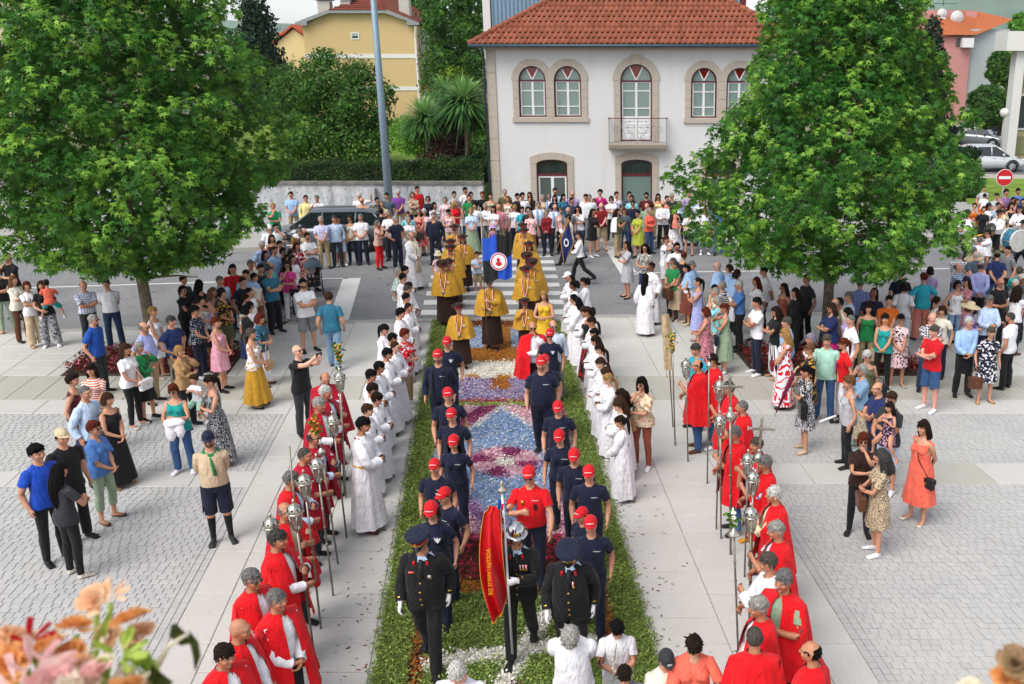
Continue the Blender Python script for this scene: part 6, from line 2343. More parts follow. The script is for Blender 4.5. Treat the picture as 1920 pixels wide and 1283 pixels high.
spiky('smaller spiky palm by the low wall left of the dead brown bush',797,222,290,43.0,1.45,21)
spiky('larger spiky palm close to the white house corner',870,192,290,42.6,1.7,22,900)
spiky('spiky palm sprouting above the dead brown bush',835,170,290,46.5,1.3,23,300)
def hedge(name,label,x0,x1,y0,y1,z0,z1,n,mat,size=.10,seed=1):
 r_=np.random.default_rng(seed)
 o=empty(name,((x0+x1)/2,(y0+y1)/2,z0))
 sx_,sy_,sz_=x1-x0,y1-y0,z1-z0
 P=np.stack([r_.uniform(-sx_/2,sx_/2,n),r_.uniform(-sy_/2,sy_/2,n),r_.uniform(0,sz_,n)],1)
 f=r_.random(n)
 top=f<.4;fr=(f>=.4)&(f<.85)
 wob=.07*np.sin(P[:,0]*3.3)+.06*np.sin(P[:,0]*7.1+P[:,2]*5)
 P[top,2]=sz_+wob[top]-r_.random(top.sum())*.15
 P[fr,1]=-sy_/2+wob[fr]+r_.random(fr.sum())*.15
 N=np.where(top[:,None],np.array([0,0,1.]),np.where(fr[:,None],np.array([0,-1.,.4]),np.array([0,0,.5])))+r_.normal(0,.6,(n,3))
 T=np.clip(.42+.2*np.sin(P[:,0]*2.1)*np.sin(P[:,2]*4)+r_.normal(0,.18,n),0,1)
 V,idx,tint=leaves(P,N,r_.uniform(size*.8,size*1.4,n),DIAM,T)
 link('foliage',mesh_np('foliage',V,idx,mat,False,{'tint':tint}),o)
 m=MB();m.box(-sx_/2+.12,sx_/2-.12,-sy_/2+.16,sy_/2-.1,0,sz_-.16);m.build('dark_core',plain('hedge shade stems','#2c3318',.95),o)  # solid dark box whose colour stands for the shade inside the hedge
 tag(o,label,'hedge')
hx0=pl(470,330,40.3)[0]
hedge('clipped_hedge','long clipped green hedge on top of the garden wall',hx0-4,wl1-.1,39.75,40.9,zG,pl(640,305,40)[2],26000,M_HEDGE,.085,31)
hedge('clipped_hedge','lower dark hedge behind the wall beside the house corner',pl(820,330,41.2)[0],wl1-.1,41.0,41.8,zG,pl(640,297,41)[2],6000,M_DKLEAF,.09,32)
hb=pl(1820,300,46)
hedge('box_hedge','dark clipped box hedge at the lawn beside the plaza tree',pl(1796,330,46)[0],pl(1838,330,46)[0],46,48,0,pl(1815,285,46)[2],5000,M_DKLEAF,.09,33)
b0=np.array([at(770,300,44.5)[0],44.5,zG])
bushy('garden_shrub','bright young shrub behind the hedge beside the lamp post',tuple(b0),[blob(735,215,790,290,44.5,b0),blob(755,240,810,292,44,b0)],3000,.11,M_BRIGHT,cat='shrub',seed=41)
b0=np.array([at(912,320,42)[0],42,zG])
bushy('garden_shrub','dark green shrub at the corner of the white house',tuple(b0),[blob(885,240,935,300,42,b0),blob(880,200,915,260,43,b0)],2600,.12,M_MIDLEAF,cat='shrub',seed=42)
b0=np.array([*gp(1868,277)[:2],0])
bushy('round_tree','rounded small street tree by the parked cars',tuple(b0),[blob(1815,160,1890,215,b0[1],b0),blob(1822,185,1885,238,b0[1]-1,b0)],8000,.26,M_MIDLEAF,trunk=(3.4,.16),seed=51)
b0=np.array([at(1880,250,110)[0],110,0])
bushy('broadleaf_tree','pale green tree in front of the grey end wall',tuple(b0),[blob(1850,92,1905,160,96,b0),blob(1880,100,1930,170,94,b0)],5000,.4,M_MIDLEAF,trunk=(6,.3),seed=52)
b0=np.array([at(1900,60,130)[0],130,0])
bushy('broadleaf_tree','tree top rising behind the white office block',tuple(b0),[blob(1892,25,1935,75,130,b0)],2500,.5,M_BRIGHT,trunk=(7,.3),seed=53)
b0=np.array([at(1640,120,60)[0],60,0])
bushy('broadleaf_tree','dark tree behind the right plaza tree near the house end',tuple(b0),[blob(1500,-60,1640,150,60,b0),blob(1600,60,1740,260,58,b0),blob(1440,-80,1560,80,62,b0)],12000,.24,M_MIDLEAF,trunk=(5,.3),seed=54)
lx0=pl(1800,380,41)[0]
m=MB();A_=[gp(1812,388),gp(2000,392),gp(2060,268),gp(1870,262),gp(1800,300)]
m.add([(p_[0],p_[1],.125+.01)for p_ in A_],[(0,1,2,3,4)]);tag(m.build('lawn',M_GRASS),kind='structure')
m=MB();A_=[gp(1780,338),gp(1990,342),gp(1990,334),gp(1780,330)]
m.add([(p_[0],p_[1],.145)for p_ in A_],[(0,1,2,3)]);tag(m.build('gravel_path',plain('gravel path','#a9a49a',.95,var=.3,scale=12)),kind='structure')
m=MB();A_=[gp(1700,330),gp(2060,334),gp(2060,290),gp(1700,286)]
m.add([(p_[0],p_[1],.139)for p_ in A_],[(0,1,2,3)]);tag(m.build('side_street',plain('side street asphalt','#66676a',.9,var=.2)),kind='structure')
m=MB();A_=[gp(1600,284),gp(2060,284),gp(2060,262),gp(1600,262)]
m.add([(p_[0],p_[1],.137)for p_ in A_],[(0,1,2,3)]);tag(m.build('car_park',plain('car park asphalt','#707173',.9,var=.2)),kind='structure')
# ================================================================== the crowd
make_base('m');make_base('f')
CX=[0,0,1.0,'','people watching the procession']
def C_(ox,oy,s,place,group=None):
 CX[:]=[ox,oy,s,place,group or 'people watching the procession']
def p(X_,Y_,h,face,top,bot='trousers:black',hair='short:dbrown',pose='rest',**k):
 k.setdefault('place',CX[3]);k.setdefault('group',CX[4])
 return person(CX[0]+X_/CX[2],CX[1]+Y_/CX[2],h,face,top,bot,hair,pose,**k)
SA=4.2775
C_(0,440,SA,'near the left tree')
p(-25,270,1.66,40,'tee:black','slim:sage','bob:dbrown','cross',shoe='sandal/tan')
p(50,155,1.76,-15,'polo:black','trousers:charcoal','none:dgrey','chin',glasses='sun',place='by the road edge')
p(105,330,1.66,75,'ltop:offwhite','trousers:brown','long:lbrown','cross')
p(210,378,1.62,55,'tee:white','wide:beige','bob:red','cross',shoe='sandal/tan')
M1=p(325,372,1.64,25,'tee:black','wide:lightgrey~leaf~black','shoulder:brown','hold',shoe='white',x='holding a child in red')
p(665,370,1.70,45,'shirt:white~plaid~midblue','trousers:charcoal','bald:grey','cross',tuck=1)
p(845,360,1.72,20,'polo:white','jeans:darkdenim','short:dgrey','behind',tuck=1)
p(770,640,1.72,90,'shirt:blue','trousers:charcoal','receding:silver','rest',glasses='sun',place='at the red flower bed')
p(1245,580,1.6,90,'dress:white','','bun:blond','clasp',shoe='sandal/offwhite')
p(1175,700,1.72,85,'shirt:lavender','trousers:khaki','bald:grey','behind',fat=.9,beard=.4,glasses='clear',tuck=1)
p(1390,655,1.70,70,'polo:darkblue','trousers:khaki','short:dgrey','hips')
p(1400,800,1.30,80,'tee:denim','shorts:navy','short:black','clasp',hat='bucket:denim')
p(1025,875,1.66,75,'tee:white','slim:black','long:brown','clasp',shoe='sandal/offwhite',x='with a white shoulder bag')
p(1135,865,1.58,80,'ltop:green','skirt:black','shortf:silver','mouth')
p(1460,895,1.62,80,'ltop:tan','trousers:black','shortf:blond','mouth')
C_(0,640,SA,'on the left paving')
p(610,265,1.62,100,'tank:maroon','jeans:darkdenim','curly:dbrown','rest',sex='f')
p(710,192,1.62,10,'tee:orange~stripe~white','slim:offwhite','shoulder:dbrown','clasp')
p(705,360,1.75,80,'lshirt:paleblue','jeans:denim','buzz:grey','rest')
p(885,418,1.63,72,'maxi:black','','bob:brown','clasp',shoe='sandal/tan')
p(780,650,1.62,80,'blouse:midblue','capri:sage','curly:red','clasp',sex='f',glasses='sun',shoe='sandal/brown',fat=.4)
p(1370,358,1.60,5,'tank:teal','jeans:denim','shortf:red','hold',glasses='sun',shoe='white',fat=.5,x='carrying a white coat')
M2=p(1640,282,1.64,-45,'maxi:charcoal~print~lightgrey','','pony:dbrown','hold',shoe='sandal/tan',x='holding a toddler in white')
p(510,718,1.76,60,'tee:black','trousers:black','short:black','rest',hat='cap:sand')
p(315,840,1.78,60,'tee:royal','slim:black','curly:black','rest',sex='m')
p(505,968,1.66,150,'tee:charcoal','slim:black','vlong:black','look',shoe='offwhite')
SCOUT=p(1660,745,1.74,22,'lshirt:beige','shorts:navy','short:dbrown','behind',hat='cap:navy',beard=.9,glasses='clear',tuck=1,fat=.4,shoe='charcoal',label='person in beige scout shirt, green neckerchief, navy shorts and cap at left')
C_(300,440,SA,'in the left crowd')
p(185,330,1.62,70,'ltop:charcoal','trousers:black','bun:black','clasp')
p(180,412,1.60,65,'tee:black','trousers:black','bun:black','cross',glasses='clear')
p(315,362,1.66,160,'tee:navy','trousers:black','shoulder:black','rest')
p(315,436,1.6,80,'tank:black','slim:navy','bob:black','rest')
p(325,495,1.6,80,'tank:white~print~black','skirt:black','bun:black','mouth')
p(300,570,1.63,82,'tee:navy~dots~lightgrey','trousers:navy','pony:black','clasp',glasses='clear',fat=.8,shoe='white')
p(425,425,1.62,80,'tank:lilac','slim:white','curlylong:lbrown','cross')
p(500,440,1.60,75,'blouse:black~floral~mustard','skirt:olive','shortf:dbrown','clasp')
p(480,335,1.70,60,'shirt:paleblue','trousers:navy','short:grey','rest')
p(580,240,1.74,25,'polo:red','jeans:denim','short:black','rest')
p(685,285,1.72,10,'shirt:skyblue','trousers:navy','short:dbrown','rest')
p(755,310,1.62,75,'tank:offwhite','wide:rust','bun:black','clasp',fat=.4)
p(805,238,1.72,45,'tee:charcoal','trousers:black','short:dbrown','rest')
p(880,215,1.72,88,'polo:seagreen','trousers:navy','bald:dgrey','cross',glasses='clear')
p(915,95,1.74,70,'polo:skyblue','trousers:navy','receding:brown','rest')
p(815,50,1.70,60,'shirt:paleblue~plaid~blue','trousers:charcoal','short:white','rest')
p(895,0,1.64,50,'tank:darkbrown','trousers:black','shoulder:brown','rest')
p(985,105,1.66,60,'tee:black','trousers:black','shortf:black','rest',glasses='clear')
p(1050,112,1.66,55,'tee:plum','trousers:black','short:dgrey','rest')
p(1020,158,1.62,50,'ltop:black','trousers:black','bob:black','rest')
p(1015,215,1.62,10,'tee:hotpink','slim:white','shoulder:dbrown','chin',glasses='clear',shoe='sandal/black',x='with a black handbag')
p(1060,165,1.62,60,'tee:white','slim:black','long:dbrown','rest')
p(1095,65,1.63,60,'tdress:crimson~floral~white','','shoulder:dbrown','cross')
p(1090,0,1.64,60,'tank:white','slim:denim','curlylong:blond','rest',hat='cap:white')
p(1180,-15,1.76,50,'polo:white','trousers:khaki','short:dbrown','cross',beard=.5,x='with arms crossed behind the pushchair')
p(715,430,1.5,80,'tee:white','shorts:navy','short:black','rest')
p(690,480,1.6,85,'tee:offwhite','slim:black','lowpony:dbrown','rest')
p(735,540,1.58,70,'tee:white','trousers:black','short:black','rest',glasses='clear')
p(715,560,1.62,125,'tee:black','skirt:darkblue','bob:black','clasp',shoe='sandal/black')
p(820,635,1.60,88,'shirt:petrol~vstripe~black','wide:white','bob:red','clasph',sex='f',shoe='sandal/black')
p(470,668,1.60,88,'dress:pink~floral~rose','','curly:red','clasp',sex='f',fat=.4)
p(755,752,1.64,88,'tank:white~floral~mustard','long:mustard','lowpony:mix','clasp',shoe='sandal/black',x='with a tan shoulder bag')
p(1145,355,1.78,40,'polo:white','shorts:grey','short:black','cross',beard=.9)
p(1350,458,1.78,185,'polo:petrol','jeans:lightdenim','short:brown','rest',shoe='olive',walk=.22,x='walking away')
p(1120,890,1.76,62,'tee:black','jeans:charcoal','none:grey','phone',glasses='clear',pitch=-.1,tone='fair')
F_=6.58
C_(480,330,F_,'by the silver car')
p(205,335,1.72,30,'polo:emerald','jeans:denim','short:blond','chin',z0=.12)
p(425,195,1.74,8,'polo:skyblue','trousers:khaki','short:dbrown','clasp',z0=.12,place='against the garden wall')
p(610,240,1.70,20,'lshirt:paleyellow','trousers:black','short:dbrown','rest',z0=.12,place='against the garden wall')
p(745,240,1.70,0,'polo:white','trousers:grey','short:grey','up1',z0=.12,place='against the garden wall')
p(240,590,1.72,50,'shirt:ice','trousers:navy','short:dbrown','mouth',glasses='clear')
p(160,605,1.66,40,'tee:white','trousers:navy','short:grey','rest',hat='cap:white')
p(530,655,1.68,60,'tee:grey','trousers:black','short:grey','rest')
p(590,640,1.70,60,'shirt:cream','trousers:black','bald:grey','rest')
p(795,500,1.72,15,'shirt:lavender~plaid~white','trousers:khaki','short:silver','clasp',tuck=1)
p(960,490,1.70,20,'lshirt:paleblue','trousers:charcoal','short:dgrey','rest')
p(1005,495,1.66,15,'tee:grey','shorts:paleblue','mop:black','rest',glasses='clear',shoe='white')
p(1150,490,1.64,5,'tank:offwhite~floral~sage','slim:navy','bob:brown','clasp',glasses='sun',x='with a black bag strap')
p(1285,470,1.70,15,'shirt:white','trousers:navy','short:grey','clasp')
p(1300,265,1.74,0,'tank:white','shorts:grey','none:grey','rest',glasses='sun',sex='m',z0=.12,place='against the garden wall')
p(1270,210,1.72,15,'shirt:white','trousers:khaki','short:white','raise',z0=.12,place='against the garden wall')
p(1490,265,1.62,40,'tee:black','slim:lightdenim','bun:black','cross',z0=.12)
p(1550,310,1.60,10,'tee:beige','trousers:black','shortf:grey','cross',z0=.12)
p(1610,210,1.76,0,'polo:slate','trousers:black','short:black','rest',z0=.12,place='beside the lamp post')
p(1545,400,1.70,160,'tee:black','trousers:navy','short:dbrown','rest')
p(1500,550,1.60,72,'tee:beige~print~rose','slim:scarlet','shortf:grey','chin')
p(1640,430,1.70,0,'shirt:white','trousers:black','short:grey','look',glasses='sun')
C_(720,330,F_,'near the garden wall')
p(140,495,1.72,55,'polo:navy','trousers:navy','short:silver','hips')
p(170,170,1.74,8,'polo:purple','trousers:khaki','short:white','clasp',z0=.12)
p(350,200,1.64,25,'ltop:beige~floral~maroon','trousers:black','bob:lbrown','cross',z0=.12)
p(410,130,1.76,40,'lshirt:red','trousers:black','short:dbrown','rest',z0=.12)
p(540,250,1.62,10,'ltop:navy','slim:navy','bob:black','cross',glasses='sun',z0=.12)
p(620,325,1.64,50,'blouse:white~floral~black','slim:black','shoulder:dbrown','clasp')
p(290,440,1.60,10,'tee:aqua','trousers:black','shortf:brown','rest')
p(300,510,1.60,20,'shirt:white','slim:lightgrey','shortf:silver','clasp',sex='f')
p(425,410,1.62,5,'midi:scarlet~floral~offwhite','','shortf:grey','clasp',glasses='sun',x='with a dark handbag')
p(490,405,1.62,10,'tee:palepink','trousers:beige','shortf:white','rest')
p(610,450,1.74,5,'jacket:navy','trousers:navy','short:grey','rest',fat=.4)
p(750,260,1.62,5,'tee:palepink','slim:lilac','shortf:grey','rest',z0=.12)
p(865,190,1.66,15,'tee:lightgrey','jeans:denim','bun:dbrown','rest',z0=.12)
p(790,410,1.62,0,'strap:palepink','slim:beige','lowpony:black','look',pitch=.7)
p(880,305,1.66,60,'shirt:scarlet','slim:offwhite','curlylong:blond','look',sex='f',x='with a white shoulder bag')
p(1005,140,1.78,50,'tee:white','jeans:denim','short:black','rest',beard=.7,z0=.12)
p(1050,230,1.74,20,'polo:green','trousers:khaki','receding:brown','rest',z0=.12)
p(1072,198,1.72,30,'tee:black','trousers:black','short:black','rest',z0=.12)
p(1070,395,1.64,10,'shirt:paleblue','long:sage','bob:blond','clasp',sex='f',shoe='sandal/tan',tuck=1)
p(1115,330,1.64,0,'tee:white','slim:navy','shortf:dbrown','rest',z0=.12)
p(1210,195,1.68,0,'tee:black','trousers:black','shortf:red','rest',z0=.12)
p(1245,340,1.58,10,'ltop:white','trousers:grey','shortf:silver','cross')
p(1310,215,1.66,10,'tank:cream~leopard~brown','trousers:black','bun:dbrown','rest',z0=.12)
p(1345,370,1.66,0,'tee:white','jeans:darkdenim','long:black','clasp')
p(1410,345,1.68,-10,'shirt:rose','trousers:khaki','bald:grey','rest')
p(1490,165,1.74,20,'jacket:olive','trousers:khaki','short:silver','rest',z0=.12)
p(1525,250,1.64,0,'tank:offwhite','slim:olive','bun:lbrown','rest')
p(1610,355,1.62,0,'tee:white','trousers:navy','shortf:blond','rest',glasses='sun',x='wearing a light blue shawl')
p(1345,600,1.08,20,'tank:purple~stripe~pink','mini:purple','shoulder:lbrown','rest',hat='bucket:lilac',place='beside the zebra crossing')
C_(960,330,F_,'before the white house')
p(130,210,1.72,20,'shirt:white','trousers:black','mop:black','rest',z0=.12)
p(70,215,1.72,60,'tee:black','trousers:black','short:black','rest',z0=.12)
p(215,200,1.68,-5,'jacket:darkbrown','slim:black','long:black','chin',glasses='sun',z0=.12)
p(375,235,1.62,0,'ltop:beige','trousers:grey','shortf:silver','rest',z0=.12)
ST1=p(330,320,1.68,10,'lshirt:white','trousers:navy','short:grey','rest',x='with a light blue stole')
ST2=p(455,225,1.64,0,'lshirt:white','skirt:navy','shortf:grey','rest',glasses='sun',z0=.12,x='with a light blue stole')
p(530,150,1.80,10,'lshirt:paleblue','trousers:navy','short:black','rest',beard=.8,z0=.12)
p(525,235,1.64,0,'tee:navy','trousers:black','shoulder:dbrown','rest',z0=.12)
ST3=p(530,345,1.66,15,'lshirt:white','trousers:charcoal','bald:white','rest',x='with a light blue stole')
p(225,430,1.60,0,'tee:palepink~floral~salmon','trousers:rust','shortf:grey','rest',glasses='sun',x='with a crossbody bag strap')
p(125,380,1.62,20,'tee:turquoise','jeans:denim','bun:dbrown','rest')
p(195,380,1.64,20,'tee:charcoal','trousers:black','bob:dbrown','rest')
p(425,420,1.60,0,'ltop:darkred','trousers:navy','shortf:grey','clasp',fat=.4)
p(600,395,1.60,10,'tank:white~floral~rose','trousers:black','shortf:mix','clasp')
p(690,385,1.66,0,'polo:grey','trousers:black','bald:white','rest')
p(635,225,1.66,40,'tee:petrol','slim:denim','vlong:black','rest',z0=.12)
p(745,185,1.74,0,'shirt:lilac','trousers:khaki','bald:white','rest',glasses='clear',z0=.12)
p(735,270,1.62,40,'tee:slate~print~navy','shorts:navy','short:dbrown','rest')
p(810,370,1.66,-5,'blouse:white','shorts:denim','curlylong:black','chin',glasses='sun')
p(910,225,1.70,0,'vtee:white','slim:black','short:dbrown','rest',z0=.12)
p(955,230,1.68,10,'shirt:ice','trousers:grey','short:grey','rest',z0=.12)
p(1010,280,1.60,-20,'tee:black~floral~rose','slim:black','shortf:lbrown','rest')
p(1085,170,1.72,-10,'blouse:magenta','slim:black','curly:black','rest',sex='f',z0=.12)
p(1100,330,1.72,5,'polo:darkred','shorts:khaki','none:white','clasp',shoe='sandal/brown',tone='pink')
p(1000,405,1.68,55,'ltop:black','mini:black','long:dbrown','chin',glasses='sun',shoe='white')
p(1225,250,1.64,0,'tee:white','slim:black','bob:dbrown','cross',glasses='sun',z0=.12)
p(1290,195,1.70,20,'blouse:white~floral~blue','slim:navy','bun:black','rest',z0=.12)
p(1310,405,1.68,60,'tee:olive','slim:khaki','curlylong:dbrown','cross',x='with a white shawl over the shoulders')
p(1385,400,1.62,0,'tee:slate','jeans:denim','shortf:red','rest',glasses='clear')
p(1450,195,1.70,20,'tee:navy~print~grey','trousers:black','short:black','rest',z0=.12)
p(1475,240,1.66,-10,'shirt:aqua','slim:white','shortf:dbrown','rest',sex='f',glasses='sun',z0=.12)
p(1490,305,1.72,0,'polo:navy','trousers:navy','short:dbrown','rest',glasses='sun')
p(1660,205,1.76,5,'polo:maroon','trousers:black','short:black','rest',glasses='sun',beard=.9,z0=.12)
p(1550,430,1.64,-30,'tdress:lime','','bun:black','clasp',glasses='clear',x='with a phone and arms folded')
p(1410,805,1.66,-65,'tdress:lightgrey','','long:dbrown','chin',glasses='sun',shoe='sandal/black',place='on the road')
p(1640,840,1.66,-20,'tee:olive~print~white','jeans:darkdenim','curlylong:black','clasph',glasses='clear',place='on the road')
C_(1200,330,F_,'near the house corner')
p(225,220,1.68,10,'tank:paleyellow','slim:beige','long:black','rest',glasses='sun',z0=.12)
p(285,300,1.72,5,'lshirt:white','trousers:black','none:black','look',beard=1.0,x='looking at a phone')
p(335,245,1.62,20,'tank:salmon','slim:beige','bun:dbrown','rest',z0=.12)
p(395,210,1.72,15,'jacket:charcoal','trousers:charcoal','short:silver','rest',z0=.12,glasses='clear')
p(85,335,1.68,10,'shirt:sage','trousers:khaki','bald:grey','rest')
p(120,395,1.62,40,'ltop:coral','jeans:denim','shortf:silver','clasph')
M3=p(440,360,1.68,30,'ltop:black','long:white~dots~black','vlong:black','hold',glasses='sun',x='carrying a child in coral')
p(490,310,1.64,30,'ltop:paleblue','slim:navy','bob:grey','rest')
p(610,180,1.80,10,'lshirt:lilac','trousers:navy','buzz:dgrey','rest',z0=.12)
p(655,250,1.68,10,'shirt:paleblue','trousers:navy','bald:grey','rest',z0=.12,tone='pink')
p(640,295,1.66,40,'tank:white','long:white~floral~blue','pony:red','clasph')
p(605,420,1.58,-20,'blouse:white~floral~sage','mini:black','shortf:grey','clasp',shoe='sandal/black')
p(755,275,1.72,5,'tee:white','jeans:denim','short:dbrown','rest',z0=.12)
p(805,390,1.66,10,'tee:white','slim:navy~floral~white','pony:lbrown','behind',fat=.3,x='with a brown shoulder bag',shoe='white')
p(985,370,1.72,0,'polo:midblue','jeans:denim','receding:grey','mouth',fat=.8)
p(1150,390,1.60,-5,'ltop:navy','slim:white','bob:dbrown','clasp')
p(1085,320,1.62,0,'tank:offwhite','slim:navy','bun:dbrown','rest',z0=.12)
p(1290,335,1.64,20,'midi:navy~dots~white','','shortf:brown','rest')
p(1430,330,1.66,30,'tank:olive','slim:black','bob:blue','rest')
p(330,740,1.74,60,'tee:white','shorts:white','short:brown','camera',shoe='grey',place='on the road')
p(460,825,1.78,5,'tee:white','shorts:khaki','short:black','rest',beard=.8,glasses='sun',place='on the road')
p(545,935,1.64,155,'strap:black','long:black','bun:red','rest',place='on the road')
SB=5.703
C_(1140,440,SB,'at right plaza edge')
p(690,252,1.68,-50,'polo:green','trousers:charcoal','short:mix','clasp',glasses='clear')
p(715,285,1.60,-60,'midi:beige','','shortf:dgrey','clasph',shoe='sandal/offwhite',x='holding a brown leather bag')
p(835,322,1.60,-70,'midi:rust~print~black','','shortf:black','clasph',shoe='beige')
BC=dict(wear='bcape',bot='trousers:black')
p(905,285,1.68,60,'',hair='short:grey',glasses='clear',**BC)
p(1165,290,1.72,-100,'',hair='bald:white',glasses='clear',tone='pink',**BC)
p(1290,318,1.66,-100,'',hair='shortf:dbrown',**BC)
p(1390,375,1.66,100,'',hair='bob:dbrown',**BC)
p(960,462,1.64,-80,'midi:lavender','','pony:dbrown','cross',shoe='sandal/grey')
p(1010,778,1.58,-100,'midi:rose~print~navy','','bob:red','look',fat=.4,shoe='sandal/tan')
p(1130,538,1.64,-70,'tee:grey','trousers:black','short:dbrown','rest')
p(1145,568,1.64,-70,'shirt:offwhite','trousers:khaki','short:silver','mouth')
p(1215,498,1.62,-75,'tee:navy~stripe~white','trousers:navy','shortf:silver','rest')
p(1165,655,1.60,-80,'blouse:aqua','slim:white','bob:silver','mouth',glasses='clear')
p(1210,740,1.60,-80,'midi:sage','','bun:red','chin',shoe='white',x='with a dark green crossbody bag')
p(1395,490,1.72,-85,'polo:midblue','trousers:black','short:white','cross',glasses='clear',tuck=1)
p(1580,455,1.64,-75,'blouse:white','slim:black','long:red','behind')
p(1560,675,1.76,-75,'tee:white','slim:navy','short:black','cross',shoe='white',tone='tan')
p(1660,345,1.72,-80,'shirt:white','trousers:black','short:black','behind')
ALB=dict(wear='alb',group='young people in white albs')
p(405,418,1.58,155,'',hair='vlong:black',shoe='sandal/rust',label='person in white alb seen from behind, long dark braids, apart from the line',tone='brown',**ALB)
p(460,298,1.64,-50,'',hair='bun:dbrown',label='person in white alb at the road edge behind the braided one',tone='brown',**ALB)
C_(1340,500,SB,'under the right tree')
p(735,180,1.66,-60,'maxi:rust','','long:dbrown','rest',glasses='sun',tone='tan')
p(620,432,1.62,-75,'tee:black','wide:white~vstripe~navy','curlylong:dbrown','cross',glasses='clear',shoe='sandal/tan')
p(735,540,1.70,-85,'lshirt:skyblue','trousers:black','short:mix','rest',tuck=1)
p(715,660,1.66,-95,'maxi:white~bold~scarlet','','long:blond','clasp',x='with a small red bag')
p(990,720,1.58,-80,'tank:white','trousers:charcoal','shortf:lilac','rest')
p(975,830,1.62,-90,'tdress:black~floral~mustard','','bun:lbrown','rest',glasses='sun')
DRK=p(940,1060,1.62,-90,'tdress:black~print~white','','pony:black','chin',shoe='beige',x='holding a closed umbrella')
p(1200,740,1.74,-15,'polo:mint','jeans:denim','short:mix','rest',fat=.5)
p(1340,770,1.66,-80,'tee:scarlet','slim:white','pony:red','rest',glasses='clear')
p(1220,390,1.68,-75,'blouse:darkblue','long:magenta','shoulder:brown','cross',glasses='sun',fat=.4)
p(1420,520,1.72,-80,'polo:white','trousers:grey','buzz:grey','rest')
p(1300,338,1.70,-80,'shirt:offwhite','trousers:black','short:black','rest')
p(1390,440,1.62,-90,'tee:lilac','trousers:navy','bob:black','rest')
p(1650,400,1.66,-10,'tank:green','trousers:khaki','shoulder:dbrown','rest',x='with a beige handbag')
p(1640,910,1.60,0,'tank:olive','trousers:black','shortf:white','rest',glasses='clear',fat=.5,x='with a black shoulder bag')
p(1545,1050,1.60,-75,'blouse:lightdenim','pleat:cream~leopard~brown','shortf:silver','cross',shoe='mint',glasses='sun')
C_(1620,500,SB,'at far right')
p(275,315,1.74,-10,'tee:orange','trousers:olive','receding:dbrown','clasp',shoe='white')
p(410,520,1.60,0,'tdress:palepink~floral~black','','bun:black','clasp',glasses='clear',fat=.6,shoe='sandal/silver',tone='tan')
p(745,500,1.72,0,'shirt:navy~plaid~white','jeans:darkdenim','none:grey','cross',fat=.4,tone='pink')
p(725,635,1.78,-60,'polo:red','shorts:denim','short:mix','cross',shoe='white',tone='pink')
p(790,320,1.52,110,'strap:white','shorts:denim','pony:dbrown','rest',shoe='sandal/offwhite',tone='tan')
p(640,70,1.68,185,'blouse:turquoise','wide:salmon','curly:red','hips',sex='f',fat=.4,x='seen from behind')
p(430,165,1.64,170,'blouse:white','wide:white','bob:dbrown','rest')
p(100,232,1.74,170,'tee:navy','trousers:black','none:black','rest',tone='brown')
p(-40,130,1.70,170,'shirt:lavender~plaid~blue','trousers:black','short:grey','rest')
p(1010,152,1.62,20,'tank:white','slim:lightdenim','bob:dbrown','hips',glasses='sun',shoe='sandal/brown',x='with a white shoulder bag')
p(1095,112,1.68,-60,'tdress:rose~print~slate','','long:dbrown','cross',hat='cap:navy')
p(1470,120,1.74,10,'tee:black','trousers:black','none:dgrey','clasph',glasses='clear',tone='tan')
p(1625,140,1.62,-20,'tee:grey','trousers:black','shortf:white','rest')
p(1685,82,1.70,-60,'shirt:slate~plaid~black','trousers:black','short:white','rest',tone='brown')
p(1655,205,1.66,130,'tee:white','slim:navy','curlylong:dbrown','cross',shoe='brown')
p(1180,392,1.60,60,'ltop:lilac','slim:navy','bob:lbrown','look',hat='sunhat:sand',glasses='sun')
p(1365,318,1.74,10,'lshirt:paleblue','trousers:navy','short:grey','look',glasses='clear',fat=.5)
p(1540,480,1.68,-140,'polo:white','trousers:black','buzz:dgrey','up1',tone='tan')
p(1140,545,1.72,0,'lshirt:skyblue','trousers:black','receding:white','clasp',tuck=1)
p(1380,660,1.60,0,'tdress:navy~floral~white','','bun:mix','rest',fat=.4,shoe='sandal/tan',x='with a brown bag in hand')
SB4=6.11
C_(1640,340,SB4,'near the band')
p(1255,55,1.5,0,'tee:lightgrey','shorts:orange','short:black','rest',z0=.12)
p(1265,140,1.2,150,'tee:white','shorts:orange','short:dbrown','rest',z0=.12)
p(1150,250,1.64,-15,'tank:orange','slim:black','bun:dbrown','mouth')
p(1255,288,1.64,0,'tdress:black','','shortf:red','rest',x='with a bag strap')
p(1315,250,1.66,30,'tee:white','trousers:black','shoulder:black','rest',hat='cap:black')
p(1405,135,1.72,10,'tee:lightgrey','trousers:black','short:black','mouth',hat='beret:black',z0=.12)
p(1515,95,1.76,30,'shirt:plum~plaid~lilac','trousers:black','curly:dbrown','hold',sex='m',z0=.12,tone='tan')
p(1650,82,1.76,5,'lshirt:midblue','trousers:navy','short:black','rest',z0=.12,tone='tan')
p(1595,185,1.6,20,'tee:charcoal','trousers:black','short:black','rest')
p(1635,200,1.62,30,'tee:rose','slim:black','long:brown','rest')
p(1570,245,1.64,20,'tank:black','slim:black','long:black','look')
p(1705,200,1.66,-20,'tee:navy','trousers:black','bob:dbrown','rest')
p(1470,290,1.62,-20,'blouse:cream~floral~black','wide:tan','shortf:red','rest',glasses='sun')
p(1420,245,1.62,20,'tee:paleblue','trousers:navy','short:black','rest')
p(1205,632,1.72,175,'shirt:white','trousers:navy','buzz:grey','rest')
p(1140,755,1.70,150,'lshirt:beige','trousers:khaki','short:grey','camera')
p(1165,795,1.74,175,'polo:slate','trousers:black','bald:white','behind',tone='pink')
